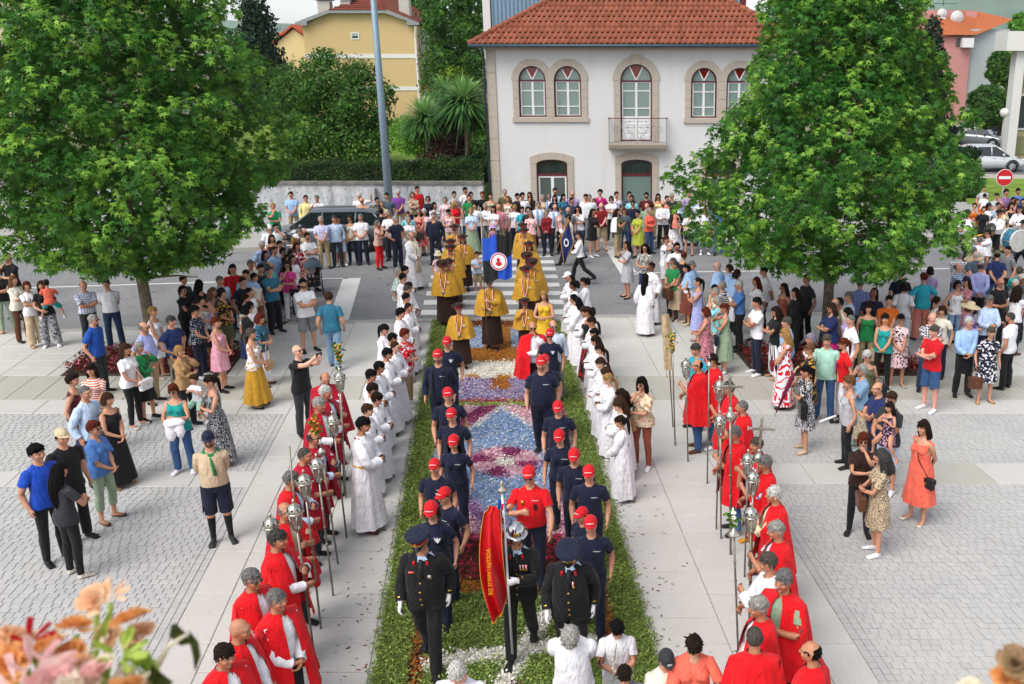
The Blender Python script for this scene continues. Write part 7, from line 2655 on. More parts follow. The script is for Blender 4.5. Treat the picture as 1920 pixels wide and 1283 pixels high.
p(1405,798,1.74,172,'polo:darkblue','jeans:denim','short:dbrown','behind',hat='cap:olive')
p(1215,925,1.72,168,'lshirt:lavender','trousers:black','bald:dgrey','behind',tone='tan')
p(960,935,1.72,60,'shirt:paleblue~plaid~denim','trousers:black','bald:grey','mouth',tone='pink',pitch=-.2)
C_(1420,620,SA,'on the right paving')
p(705,370,1.64,-90,'tank:lightgrey','trousers:black','curly:lbrown','rest',sex='f',fat=.3,x='holding a white paper roll')
p(935,415,1.72,-80,'polo:darkblue','trousers:navy','bald:dgrey','cross',fat=.5)
M4=p(1050,500,1.74,-55,'tee:charcoal','shorts:paleblue','short:brown','hold',glasses='clear',shoe='white',x='holding a small child')
p(855,838,1.62,-15,'tee:darkbrown','slim:black','bob:red','mouth',glasses='sun')
p(955,950,1.62,-90,'tdress:beige~leopard~black','','curlylong:dgrey','clasph',shoe='white',x='with a brown shoulder bag')
p(1310,730,1.66,-60,'midi:coral','','shoulder:dbrown','behind',fat=.5,shoe='sandal/offwhite',x='with a small black crossbody bag')
for i,(u,v,h,f,t_,b_,hr)in enumerate([(455,520,1.66,60,'tee:navy','trousers:black','short:dbrown'),(436,500,1.62,70,'blouse:maroon','slim:black','bob:brown'),(470,488,1.7,50,'shirt:offwhite','trousers:khaki','short:grey'),(497,470,1.62,60,'tee:slate','slim:navy','shoulder:dbrown'),(524,452,1.7,40,'polo:lightgrey','trousers:navy','short:black'),(545,470,1.62,60,'tank:rose','slim:white','bun:black'),(415,540,1.6,70,'tee:charcoal','slim:black','bob:black'),(505,500,1.72,55,'polo:petrol','trousers:black','short:dgrey'),(1490,540,1.66,-70,'ltop:black','slim:black','long:dbrown'),(1512,515,1.72,-60,'polo:charcoal','trousers:black','short:black'),(1590,548,1.7,-90,'shirt:paleblue','trousers:black','short:grey'),(1640,540,1.64,170,'tee:plum','slim:black','shoulder:black'),(1690,505,1.72,170,'polo:navy','trousers:khaki','short:dbrown'),(1745,500,1.64,160,'blouse:lilac','slim:white','bob:dbrown'),(1800,470,1.7,170,'shirt:white~plaid~slate','trousers:black','short:silver'),(1890,462,1.7,-60,'tee:grey','trousers:black','short:black'),(1912,500,1.72,170,'polo:teal','jeans:denim','short:mix'),(1660,590,1.64,-20,'tank:teal','slim:black','bun:dbrown'),(1765,575,1.62,-40,'tee:offwhite','slim:navy','bob:brown'),(1560,560,1.72,-80,'polo:khaki','trousers:navy','bald:grey')]):
 person(u,v,h,f,t_,b_,hr,['rest','cross','clasp'][i%3],place='in the left crowd' if u<700 else 'under the right tree' if u<1700 else 'at far right')
def carried(m,dx,dy,dz,face,**k):
 q=wpt(m,(dx,dy,0))
 r_=person(0,0,k.pop('h',.95),face,pose='straddle',xy=(q[0],q[1]),place='',**k)
 r_['o'].location[2]=m['loc'][2]+dz
carried(M1,.14,-.24,.62,200,h=1.05,top='tee:coral',bot='shorts:teal',hair='short:dbrown',hat='cap:black',shoe='white',label='small child in red T-shirt and black cap held on a hip')
carried(M2,-.18,-.2,.74,-20,h=.88,top='tee:white',bot='shorts:mint',hair='curly:brown',sex='f',shoe='white',label='toddler in white T-shirt held in the arms of the print dress')
carried(M3,-.12,-.22,.62,120,h=.95,top='dress:salmon',bot='',wear='dress',hair='bob:dbrown',label='small child in coral dress asleep on a shoulder',noshoes=True)
carried(M4,.16,-.22,.62,-50,h=1.02,top='dress:navy~floral~pink',bot='',wear='dress',hair='long:dbrown',noshoes=True,label='little girl-size child in navy floral dress carried on an arm'.replace('girl-size ',''))
# ================================================================== the procession
def text_mesh(s,size,key,bend=0.0,depth=.0008):
 k=('text',s,size,bend)
 if k in _cache:return _cache[k]
 cu=bpy.data.curves.new('t','FONT')
 cu.body=s;cu.size=size;cu.align_x='CENTER';cu.align_y='CENTER';cu.resolution_u=2;cu.extrude=depth;cu.offset=size*.015
 o=bpy.data.objects.new('t',cu);COL.objects.link(o)
 dg=bpy.context.evaluated_depsgraph_get()
 me=bpy.data.meshes.new_from_object(o.evaluated_get(dg))
 bpy.data.objects.remove(o);bpy.data.curves.remove(cu)
 V,T=_tris(me);bpy.data.meshes.remove(me)
 V=np.stack([V[:,0],-V[:,2]+bend*V[:,0]**2,V[:,1]],1)
 _cache[k]=(V,T)
 return _cache[k]
def put_text(rec,s,size,at,b_,mat,tilt=0.0,bend=0.0,name='lettering'):
 V,T=text_mesh(s,size,'',bend)
 V=V@rx(tilt).T+np.array(at)
 rec['part'](name,(V,onehot(len(V),b_),T,V.copy()),mat)
M_PRINT=plain('white print','#e6e6e6',.6,var=.02)
M_GOLD=plain('gold metal','#c79a3a',.35,.8)
M_SILV=plain('silver metal','#b9b6ac',.28,.9,var=.25,scale=14)
M_SILVD=plain('aged silver staff','#8d877c',.4,.8,var=.25,scale=8)
BIRD=[(0,-.5),(.10,-.28),(.30,-.22),(.16,-.12),(.44,.05),(.26,.06),(.58,.34),(.34,.26),(.46,.48),(.24,.30),(.10,.10),(.06,.42),(-.02,.5),(-.08,.40),(-.10,.10),(-.24,.30),(-.46,.48),(-.34,.26),(-.58,.34),(-.26,.06),(-.44,.05),(-.16,-.12),(-.30,-.22),(-.10,-.28)]
def put_bird(rec,at,size):
 V=np.array([(x*size,0,z*size)for x,z in BIRD]+[(0,0,0)])+np.array(at)
 n=len(BIRD)
 T=np.array([(n,i,(i+1)%n)for i in range(n)])
 rec['part']('emblem',(V,onehot(len(V),2),T,V.copy()),M_PRINT)
CG='fire brigade cadets in red caps'
order=['front','second','third','fourth','fifth','sixth','seventh','eighth','rearmost']
def cadet(u,v,h,side,k,hair='short:dbrown',bird=False,long=False,pose='rest',x='',face=0,**kw):
 kw['pitch']=kw.get('pitch',.2)*.55
 lab='cadet in navy %s and red cap, %s in the %s file%s'%('long-sleeved shirt' if long else 'T-shirt',order[k],side,x)
 r_=person(u,v,h,face,'ltop:navy' if long else 'tee:navy','trousers:navy',hair,pose,label=lab.replace('cadet','person'),group=CG,hat='cap:red',belt='red',walk=kw.pop('walk',random.choice([.16,-.16,.12])),tuck=1,**kw)
 put_text(r_,'BOMBEIROS',.019,(0,-.109,1.742),4,M_PRINT,R(-28),5.0)
 if bird:put_bird(r_,(.075,-.137 if r_['sex']=='m' else-.165,1.30),.085)
 else:put_text(r_,'BOMBEIROS',.017,(.075,-.139 if r_['sex']=='m' else-.165,1.325),2,M_PRINT,0,2.0)
 return r_
cadet(836,635,1.70,'left',7,bird=True,pitch=.45)
r_=cadet(819,660,1.80,'left',6,long=True,beard=.7,fat=.3,pitch=.05)
for s_ in(1,-1):
 mb=MB();mb.tube([(s_*.085,-.05,1.44),(s_*.09,-.135,1.36),(s_*.088,-.142,1.2),(s_*.085,-.132,1.0)],.014,6)
 r_['part']('brace',rigid(mb,2),cloth('black'))
cadet(839,732,1.72,'left',5,face=8)
cadet(844,771,1.64,'left',4)
cadet(848,821,1.62,'left',3,hair='long:dbrown',pitch=.4)
cadet(812,867,1.60,'left',2)
cadet(825,920,1.60,'left',1,face=-35)
cadet(805,948,1.72,'left',0,hair='bob:brown',bird=True,pitch=.5,fat=.5)
cadet(1030,620,1.66,'right',7,hair='lowpony:brown',bird=True,glasses='sun')
cadet(1021,669,1.70,'right',6)
cadet(1014,673,1.84,'right',5,beard=.6,fat=.8,pitch=.12)
cadet(1045,757,1.66,'right',4,pitch=.5)
cadet(1047,811,1.66,'right',3,hair='lowpony:dbrown',pitch=.5,fat=.3)
cadet(1075,847,1.66,'right',2,pose='look',pitch=.55,hat2=None)if False else cadet(1075,847,1.66,'right',2,pose='bagarm',pitch=.55)
cadet(1103,879,1.66,'right',1,pitch=.4)
cadet(1084,957,1.40,'right',0,face=-40,pitch=.3,x=', shortest one')
cadet(1107,975,1.62,'right',0,x=', beside the shortest')
LEAD=person(990,881,1.76,0,'polo:scarlet','trousers:navy','short:dgrey','reach',label='person in red polo shirt and red cap reaching out an arm',group=CG,hat='cap:red',belt='navy',glasses='clear',fat=.6,tuck=1,walk=.1,pitch=.15)
put_text(LEAD,'BOMBEIROS',.019,(0,-.119,1.722),4,M_PRINT,R(-14),5.0)
put_text(LEAD,'BOMBEIROS',.016,(.08,-.142,1.345),2,M_PRINT,0,2.0)
mb=MB();mb.box(.06,.098,-.15,-.138,1.22,1.30,.004);LEAD['part']('chest_badge',rigid(mb,2),cloth('black'))
mb=MB();mb.prism([(-.095,1.34),(-.06,1.34),(-.058,1.30),(-.077,1.275),(-.097,1.30)],'y',-.148,-.138);LEAD['part']('crest',rigid(mb,2),M_GOLD)
OG='fire brigade officers in dress uniform'
def g_glove(b,key):
 k=(key,'glove')
 if k in _cache:return _cache[k]
 f=np.where(b['arm']>.5,b['S']-.515,-1)
 t,(v,w,n)=clip_field(b['T'],f,[b['V'],b['W'],b['N']])
 _cache[k]=(v+n*.005,w,t,v)
 return _cache[k]
def officer(u,v,h,lab,hat='peak',medals=0,star=False,hair='short:grey',**kw):
 r_=person(u,v,h,kw.pop('face',0),'jacket:black','trousers:black',hair,kw.pop('pose','rest'),label=lab,group=OG,tone='tan',**kw)
 b,key=r_['b'],(r_['sex'],r_['lod'])
 P=r_['part']
 P('under_shirt',g_top(b,key,sleeve=.10,hem=1.05,neck='crew',fit=.008),cloth('paleblue'))
 P('shirt_collar',g_collar(open_=R(60),r0=.06,spread=.010),cloth('white'))
 mb=MB();mb.prism([(-.02,1.44),(.02,1.44),(.032,1.27),(0,1.245),(-.032,1.27)],'y',-.166,-.156)
 V=np.concatenate(mb.v);V[:,1]+=np.clip(V[:,2]-1.36,0,1)*.75;mb.v=[V]
 P('necktie',rigid(mb,2),cloth('black',.5))
 for s_ in(1,-1):P('glove',(lambda g:(lambda mk:(lambda us,inv:(g[0][us],g[1][us],inv.reshape(-1,3),g[3][us]))(*np.unique(g[2][mk],return_inverse=True)))((g[3][g[2]].mean(1)[:,0]*s_)>0))(g_glove(b,key)),cloth('white'))
 for z in(1.20,1.11,1.02,.93):
  mb=MB();mb.ball((0,-.150-kw.get('fat',0)*.085*math.exp(-((z-1.07)/.15)**2),z),(.011,.007,.011),10,6);P('button',rigid(mb,2 if z>1.15 else 1 if z>1.05 else 0),M_GOLD)
 for s_ in(1,-1):
  mb=MB();mb.prism([(s_*.055,1.43),(s_*.082,1.425),(s_*.085,1.375),(s_*.062,1.375)]if s_>0 else[(s_*.062,1.375),(s_*.085,1.375),(s_*.082,1.425),(s_*.055,1.43)],'y',-.118,-.105);P('collar_tab',rigid(mb,2),cloth('red'))
  mb=MB();q=A30*np.array([s_,1,1]);c0=b['J'][5 if s_>0 else 10]+q*.475
  mb.lathe([(.047,-.006),(.048,.006)],16)
  V=np.concatenate(mb.v);Mx=rbet(np.array([0,0,1.]),q);mb.v=[V@Mx.T+c0+np.array([0,-.018,0])]
  P('cuff_braid',rigid(mb,6 if s_>0 else 11),M_GOLD)
 for k in range(medals):
  x=.05+.033*k
  mb=MB();mb.box(x-.012,x+.012,-.158,-.150,1.275,1.325);P('medal_ribbon',rigid(mb,2),cloth('red~vstripe~white'))
  mb=MB();mb.ball((x,-.158,1.262),(.014,.005,.014),10,6);P('medal',rigid(mb,2),M_GOLD)
 if star:
  mb=MB();pts=[((.032 if i%2==0 else .016)*math.cos(math.pi*i/8)+.09,(.032 if i%2==0 else .016)*math.sin(math.pi*i/8)+1.26)for i in range(16)]
  mb.prism(pts,'y',-.158,-.146);P('star_badge',rigid(mb,2),M_SILV)
  mb=MB();mb.box(-.125,-.065,-.15,-.139,1.30,1.32);P('name_tag',rigid(mb,2),cloth('coral'))
 if hat=='peak':
  mb=MB();mb.lathe([(.096,1.685),(.098,1.715)],28,(0,.01,0),1,1.14);P('cap_band',rigid(mb,4),cloth('red',.6))
  mb=MB();mb.lathe([(.0965,1.7151),(.098,1.725),(.135,1.755),(.138,1.768),(.12,1.782),(.06,1.786),(.005,1.786)],28,(0,.005,0),1,1.08)
  V=np.concatenate(mb.v);V[:,2]+=np.clip(-V[:,1],-.1,.1)*.18;mb.v=[V]
  P('cap_crown',rigid(mb,4),cloth('slate' if False else 'navy',.8))
  mb=MB()
  Vv,Ff=[],[]
  for i,d in enumerate((0,.03,.055)):
   for k in range(13):
    a=-1+k/6
    Vv.append((a*(.085-.012*i),-.098-d*(1-.6*a*a)+.05*a*a,1.692-.03*i*(1-.3*a*a)))
  for i in range(2):
   for k in range(12):Ff.append((i*13+k,i*13+k+1,(i+1)*13+k+1,(i+1)*13+k))
  mb.add(Vv,Ff);P('visor',rigid(mb,4),plain('black patent','#0c0c0e',.2))
  mb=MB();mb.tube([(-.082,-.062,1.694),(-.05,-.104,1.697),(0,-.118,1.699),(.05,-.104,1.697),(.082,-.062,1.694)],.006,6);P('cap_braid',rigid(mb,4),M_GOLD)
  mb=MB();mb.ball((0,-.114,1.722),(.02,.006,.018),10,6);P('cap_badge',rigid(mb,4),M_GOLD)
 else:
  mb=MB();h_dome(mb,.102,.122,1.69,1.80)
  mb.lathe([(.100,1.69),(.118,1.683),(.132,1.668),(.130,1.664),(.116,1.678),(.098,1.685)],30,(0,.012,0),1,1.22);P('helmet',rigid(mb,4),plain('polished helmet','#cfd2d6',.12,1.0,var=.05))
  mb=MB();mb.prism([(-.11,1.75),(-.06,1.825),(0,1.845),(.07,1.83),(.12,1.74),(.07,1.79),(0,1.80),(-.06,1.785)],'x',-.008,.008);P('helmet_comb',rigid(mb,4),plain('polished helmet','#cfd2d6',.12,1.0))
  mb=MB();mb.ball((0,-.125,1.735),(.032,.01,.034),12,8);P('helmet_plate',rigid(mb,4),M_GOLD)
  for s_ in(1,-1):
   mb=MB();mb.tube([(s_*.085,-.03,1.67),(s_*.07,-.045,1.60),(s_*.03,-.075,1.545)],.005,5);P('chin_strap',rigid(mb,4),cloth('black'))
 return r_
officer(781,1004,1.82,'person in dress uniform with peaked cap and white gloves, nearest the left edge of carpet',star=True,hair='short:grey',beard=.35,glasses='clear',fat=.5,walk=.3,pitch=.4,look=-8)
HELM=officer(967,992,1.76,'person in dark dress uniform and polished helmet carrying the red flag',hat='helmet',medals=3,hair='short:silver',beard=-1,walk=-.28,pose='pole1',pitch=.2)
officer(1065,1027,1.80,'person in dress uniform bowing a peaked cap, behind the white shirts',medals=1,hair='short:grey',fat=.5,walk=.2,pitch=.65)
AG='young people in white albs'
nth=['first','second','third','fourth','fifth','sixth','seventh','eighth','ninth','tenth','eleventh','twelfth','thirteenth','fourteenth','fifteenth','sixteenth','last but one','last']
LA=[(690,783,1.80,'short:black','tan'),(696,758,1.58,'short:brown','fair'),(713,738,1.54,'mop:dbrown','mid'),(705,720,1.54,'mop:dbrown','mid'),(702,695,1.60,'mop:black','tan'),(718,678,1.66,'short:black','tan'),(733,653,1.68,'quiff:black','tan'),(747,640,1.66,'buzz:brown','fair'),(742,625,1.62,'short:black','tan'),(726,609,1.60,'pony:black','mid'),(757,579,1.64,'curly:black','mid'),(771,568,1.62,'buzz:dbrown','tan'),(762,551,1.62,'mop:black','mid'),(764,536,1.60,'short:dgrey','mid'),(767,530,1.62,'mop:dbrown','mid'),(756,514,1.62,'mop:black','mid'),(760,500,1.64,'curly:black','mid')]
for i,(u,v,h,hr,tn)in enumerate(LA):
 r_=person(u,v,h,84+random.uniform(-14,14),'','',hr,random.choice(['clasph','clasp','clasph'])if i else 'clasph',wear='alb',tone=tn,group=AG,pitch=.2,glasses='clear' if i in(3,7)else None,label='tall person in white alb with red striped neckerchief and gold cord' if i==0 else 'person in white alb, %s from the front of the left line'%nth[i],shoe='black' if i%3 else 'brown')
 if i==0:
  V,T=ring_surface(np.array([1.482,1.455,1.42]),np.array([.07,.105,.135]),np.array([.075,.1,.115]),np.full(3,.014),24);V[:,2]+=np.clip(-V[:,1],0,.1)*-.9
  r_['part']('neckerchief',(V,onehot(len(V),2),T,V.copy()),cloth('crimson~stripe~white'))
  V,T=ring_surface(np.array([1.075,1.06,1.04]),np.array([.19,.196,.19]),np.array([.15,.156,.15]),np.full(3,.005),28)
  r_['part']('gold_cord',(V,onehot(len(V),1),T,V.copy()),cloth('gold'))
 else:
  mb=MB();mb.box(-.006,.006,-.165,-.155,1.19,1.28);mb.box(-.024,.024,-.165,-.155,1.24,1.252);r_['part']('pendant_cross',rigid(mb,2),plain('dark wood','#2a1a12',.6))
RA=[(1155,780,1.42,'pony:dbrown','mid'),(1152,751,1.42,'short:brown','fair'),(1154,744,1.46,'long:brown','fair'),(1157,731,1.50,'curlylong:dbrown','mid'),(1133,702,1.56,'lowpony:blond','fair'),(1129,689,1.56,'bob:brown','fair'),(1119,672,1.58,'lowpony:brown','fair'),(1117,645,1.58,'lowpony:dbrown','fair'),(1110,630,1.60,'vlong:dbrown','mid'),(1108,616,1.58,'bun:black','mid'),(1103,595,1.60,'lowpony:dbrown','tan'),(1089,575,1.60,'lowpony:brown','mid'),(1081,558,1.62,'long:black','mid'),(1074,552,1.60,'bob:black','mid'),(1093,521,1.62,'puff:black','mid'),(1073,527,1.62,'puff:black','brown'),(1064,511,1.62,'lowpony:black','mid')]
for i,(u,v,h,hr,tn)in enumerate(RA):
 person(u,v,h,-82+random.uniform(-14,14),'','',hr,'clasph' if i%3 else 'clasp',wear='alb',tone=tn,group=AG,pitch=.22,hat='cap:white' if i==16 else None,label='person in white alb and white cap at the far end of the right line' if i==16 else 'person in white alb, %s from the front of the right line'%nth[i],shoe='sandal/tan' if i%2 else 'white')
p_=dict(group='people watching the procession')
person(1095,576,1.66,-70,'strap:black','long:black~floral~red','puff:dbrown','rest',label='person in black halter top and floral skirt behind the white albs',tone='tan',look=-20,**p_)
person(765,618,1.60,80,'blouse:scarlet~floral~white','slim:khaki','curly:red','clasph',sex='f',label='person in red floral blouse between the white albs',shoe='white',**p_)
YB=person(1199,710,1.66,-30,'blouse:cream~floral~tan~rose','slim:rust','shoulder:black','chin',label='person in yellow floral blouse and rust trousers with sunglasses and bag',glasses='sun',shoe='white',fat=.4,**p_)
person(747,502,1.62,80,'blouse:white~leaf~emerald','slim:green','shortf:silver','rest',label='person in green and white blouse at far end of the alb line',**p_)
PR=person(771,435,1.74,62,'','','bald:grey','clasp',wear='alb',label='person in white robe with a cream stole beside the zebra crossing',group='clergy and stewards')
mb=MB()
for s_ in(1,-1):mb.tube([(s_*.05,.03,1.49),(s_*.075,-.10,1.42),(s_*.07,-.185,1.25),(s_*.06,-.23,.9),(s_*.06,-.25,.55)],[.02,.032,.034,.036,.038],6)
PR['part']('stole',rigid(mb,1),cloth('cream'))
YG='fraternity members in mustard capes'
def ycape(u,v,h,lab,hair='short:dgrey',face=0,pose='rest',**kw):
 r_=person(u,v,h,face,'','x',hair,pose,wear='ycape',hat='brown:darkbrown',label=lab,group=YG,walk=kw.pop('walk',.12),**kw)
 V,T=[],[]
 for s_ in(1,-1):
  for k,(x,y,z)in enumerate([(.062,-.02,1.508),(.085,-.105,1.462),(.080,-.180,1.36),(.05,-.226,1.2),(.006,-.262,1.03)]):
   V+=[(s_*(x-.017),y-.012,z),(s_*(x+.017),y-.012,z)]
  o_=0 if s_>0 else 10
  for k in range(4):
   q=[o_+2*k,o_+2*k+1,o_+2*k+3,o_+2*k+2]
   T+=[(q[0],q[1],q[2]),(q[0],q[2],q[3])]
 V=np.array(V)
 r_['part']('ribbon',(V,onehot(len(V),2),np.array(T),V.copy()),cloth('red~vstripe~offwhite'))
 mb=MB();mb.ball((0,-.275,.99),(.042,.008,.042),16,8);r_['part']('medal',rigid(mb,2),M_SILV)
 mb=MB();mb.ball((.13,-.196,1.25),(.028,.006,.028),12,6);r_['part']('round_badge',rigid(mb,2),cloth('offwhite'))
 return r_
ycape(852,424,1.72,'person in mustard cape, farthest back on the left of the crossing',glasses='sun')
ycape(867,443,1.64,'person in mustard cape and long hair holding the small boy’s hand'.replace('’s hand',' close'),hair='long:red')
ycape(845,452,1.70,'person in mustard cape, third from back on the left')
ycape(845,462,1.74,'person in mustard cape with sunglasses and white badge, left file',glasses='sun')
ycape(841,489,1.72,'person in mustard cape half hidden behind the nearest left hat')
ycape(830,492,1.74,'person in mustard cape, nearest full-size one on the left file',pitch=.35)
ycape(859,574,1.48,'short person in mustard cape and tall hat at the carpet end')
FB=ycape(917,521,1.78,'person in mustard cape carrying the blue and black flag',pose='pole',beard=.2,glasses='clear')
ycape(980,421,1.70,'person in mustard cape, farthest back on the right of the crossing')
ycape(983,431,1.72,'person in mustard cape, second from back on the right file')
ycape(992,456,1.62,'person in mustard cape with long dark hair, right file',hair='long:dbrown')
ycape(988,477,1.66,'person in mustard cape, fourth from back on the right file',pitch=.4)
ycape(997,489,1.74,'person in mustard cape, hat bowed, behind the floral cape',pitch=.45)
ycape(985,503,1.64,'person in mustard cape thick with badges, front of right file',hair='short:brown')
ycape(983,563,1.34,'child-size person in mustard cape, black hat and glasses',hair='short:dbrown',glasses='clear',pose='up1')
person(1019,546,1.66,-5,'midi:yellow','','long:blond','look',label='person in bright yellow dress looking down at a phone',group='people watching the procession',pitch=.45)
person(821,472,1.22,20,'tee:palepink','shorts:palepink','shoulder:lbrown','rest',hat='bucket:cream',label='child in cream bucket hat among the mustard capes',group='people watching the procession')
person(894,472,1.22,10,'tee:paleblue','shorts:khaki','short:dbrown','mouth',shoe='white',label='small child in pale blue T-shirt and khaki shorts on the crossing',group='people watching the procession')
person(1038,602,1.72,15,'lshirt:paleblue~vstripe~white','trousers:grey','bald:grey','rest',glasses='clear',label='person in pale striped shirt behind the right file of red caps',group='clergy and stewards')
RG='brothers in red capes'
def opa(u,v,h,face,lab,hair='short:grey',top='lshirt:white',bot='trousers:charcoal',pose='pole',cape='red',**kw):
 return person(u,v,h,face,top,bot,hair,pose,wear=kw.pop('wear','opa'),capec=cape,label=lab,group=RG,tone=kw.pop('tone','tan'),**kw)
opa(999,605,1.74,10,'person in red cape and sunglasses rubbing chin at the carpet side','bald:grey',pose='mouth',glasses='sun',fat=.6,cape='scarlet')
opa(480,1071,1.74,65,'person in red cape and glasses standing behind the bald head','short:grey',pose='clasp',glasses='clear',cape='scarlet')
opa(462,1161,1.74,88,'person in red cape with shaved head in the left foreground','none:grey',pose='clasp',cape='scarlet')
opa(428,1214,1.72,60,'person in red cape with dark hair at the bottom left','quiff:dbrown',pose='clasp',cape='scarlet')
opa(527,1109,1.76,60,'person in red cape over white shirt with hands clasped, left foreground','receding:grey',pose='clasp',cape='scarlet')
opa(531,995,1.76,88,'person in red cape with white sleeves gripping a staff','short:dgrey',cape='scarlet',fat=.3)
opa(542,945,1.74,62,'person in red cape and glasses gripping a staff behind white sleeves','bald:grey','shirt:beige',glasses='clear')
opa(580,840,1.72,88,'person in crimson cape with bare forearm holding a lantern staff','buzz:mix','polo:hotpink',cape='crimson')
opa(555,885,1.70,88,'person in red cape half hidden by two silver lanterns','short:grey','lshirt:paleblue',cape='red')
opa(596,808,1.72,82,'person in crimson cape and sunglasses under the orange flower','bald:dgrey','lshirt:paleblue',glasses='sun',cape='crimson')
opa(604,747,1.74,66,'person in crimson cape with silver hair behind a lantern','short:silver',cape='crimson')
opa(617,724,1.72,80,'person in crimson cape with white hair leaning to a staff','short:white','shirt:paleblue~plaid~white',cape='crimson')
opa(611,700,1.72,25,'person in crimson cape looking down beside the flowered lantern','bald:dgrey',cape='crimson',pitch=.5)
CB=dict(cape='scarlet')
person(1298,646,1.70,-60,'tee:turquoise','trousers:navy','short:dgrey','rest',label='person in turquoise T-shirt behind the red capes',group='people watching the procession')
opa(1300,674,1.72,-88,'person in red cape over purple shirt and jeans holding a thin staff','bald:black','polo:purple','jeans:denim',shoe='brown',**CB)
opa(1328,665,1.76,-80,'person in red cape and teal jeans with white trainers','short:dbrown','tee:red','jeans:petrol',shoe='white',**CB)
opa(1358,716,1.70,-88,'person in red cape hidden behind a silver lantern and cross','short:dgrey','polo:darkblue','jeans:denim',**CB)
opa(1383,751,1.70,-92,'person in red cape with tanned bald head behind the silver cross','buzz:grey','shirt:lightgrey','trousers:maroon',shoe='gold',**CB)
opa(1368,800,1.70,-85,'person in red cape in front of the silver cross vase','short:grey','polo:red','jeans:midblue',**CB)
opa(1411,822,1.70,-62,'person in red cape with thin hair between two lanterns','receding:mix','shirt:lavender~plaid~white','trousers:maroon',shoe='gold',**CB)
opa(1424,855,1.70,-88,'person in red cape over striped shirt, watch on the wrist','short:grey','shirt:white~vstripe~midblue','trousers:grey',**CB)
opa(1441,913,1.70,-88,'person in red cape with thick white hair, right line','short:white','lshirt:cream','trousers:grey',**CB)
opa(1444,979,1.70,-88,'person in red cape with silver hair gripping a censer staff','short:silver','shirt:white','trousers:grey',**CB)
person(1428,1038,1.72,-88,'lshirt:white','trousers:grey','short:mix','pole',label='person in plain white shirt holding the flower candle staff',group=RG,tone='tan')
opa(1463,1076,1.78,-40,'person in red cape over sage T-shirt looking toward the camera','short:grey','tee:sage',pose='hold',**CB)
opa(1409,1121,1.74,-85,'person in red cape with white-striped edge, right foreground','short:silver',pose='clasp',**CB)
opa(1413,1167,1.74,178,'person in red cape seen from behind, cropped hair, right foreground','buzz:mix',pose='clasp',wear='opab',**CB)
opa(1507,1199,1.72,-115,'person in red cape, bald with dark fringe, bottom right','bald:black',pose='clasp',**CB)
NG='people at the near end of the carpet'
person(1068,1182,1.74,0,'lshirt:white','trousers:navy','mop:silver','behind',label='person in white shirt with bowed grey head, back bent, near the carpet end',group=NG,pitch=.75,lean=.25,fat=.3)
BOY=person(1158,1170,1.36,5,'polo:white','shorts:offwhite','short:black','clasph',label='child in white polo shirt holding a white flower stem',group=NG,pitch=.5)
person(1170,1256,1.34,0,'tee:grey','shorts:navy','short:dbrown','rest',label='child of whom only the dark hair shows, at the bottom edge',group=NG,pitch=.5)
CAP=person(1253,1228,1.42,10,'tee:offwhite','shorts:navy','short:dbrown','look',label='child in dark cap and cream T-shirt at the bottom edge',group=NG,hat='cap:charcoal',pitch=.4)
put_text(CAP,'(88)',.035,(0,-.119,1.728),4,M_PRINT,R(-14),5.0)
person(1303,1200,1.64,0,'blouse:coral','trousers:white','topbun:dbrown','hold',label='person in coral blouse with dark top knot at the bottom edge',group=NG,pitch=.6,fat=.6)
person(852,1249,1.70,0,'lshirt:white','trousers:navy','receding:white','rest',label='person in white shirt with thin white hair at the bottom edge of carpet',group=NG,pitch=.6,tone='pink')
BG='marching band players in white shirts and hats'
def player(u,v,h,face,lab,pose='rest',hatc='black',hair='short:dbrown',**kw):
 r_=person(u,v,h,face,'lshirt:white','trousers:black',hair,pose,label=lab,group=BG,hat='band:'+hatc,tuck=1,walk=kw.pop('walk',.15),**kw)
 mb=MB();mb.prism([(-.018,1.45),(.018,1.45),(.03,1.13),(0,1.09),(-.03,1.13)],'y',-.155,-.145)
 V=np.concatenate(mb.v);V[:,1]+=np.clip(V[:,2]-1.36,0,1)*.65;mb.v=[V]
 r_['part']('necktie',rigid(mb,2),cloth('darkblue',.5))
 return r_
SC4=lambda x,y:(1640+x/SB4,340+y/SB4)
PM=player(*SC4(1062,340),1.72,-50,'band player in white shirt and blue tie against the tree leaves'.replace('band player','person'),'look')
CYM=player(*SC4(1430,335),1.72,-60,'person in white shirt and black hat holding a dark cymbal','cymb',glasses='sun')
player(*SC4(1665,285),1.70,-50,'person in white shirt and navy hat reading beside the bass drum','look',hatc='navy')
DRM=player(*SC4(1712,455),1.76,-100,'person in white shirt and hat striding with the bass drum','drum',walk=.45)
player(*SC4(1125,545),1.52,-80,'shorter person in white shirt and navy hat behind the trombone','horn',hatc='navy')
TRB=player(*SC4(1295,555),1.70,-95,'person in white shirt, black hat and sunglasses playing a trombone','horn',glasses='sun')
BN1=player(960+688/F_,330+485/F_,1.72,-85,'person in white shirt and dark hat carrying the navy pennant','pole',walk=.5)
BN2=player(960+818/F_,330+690/F_,1.64,-85,'person in white shirt, navy hat and teal bow striding over the road','clasph',hatc='navy',hair='lowpony:dbrown',walk=-.42)
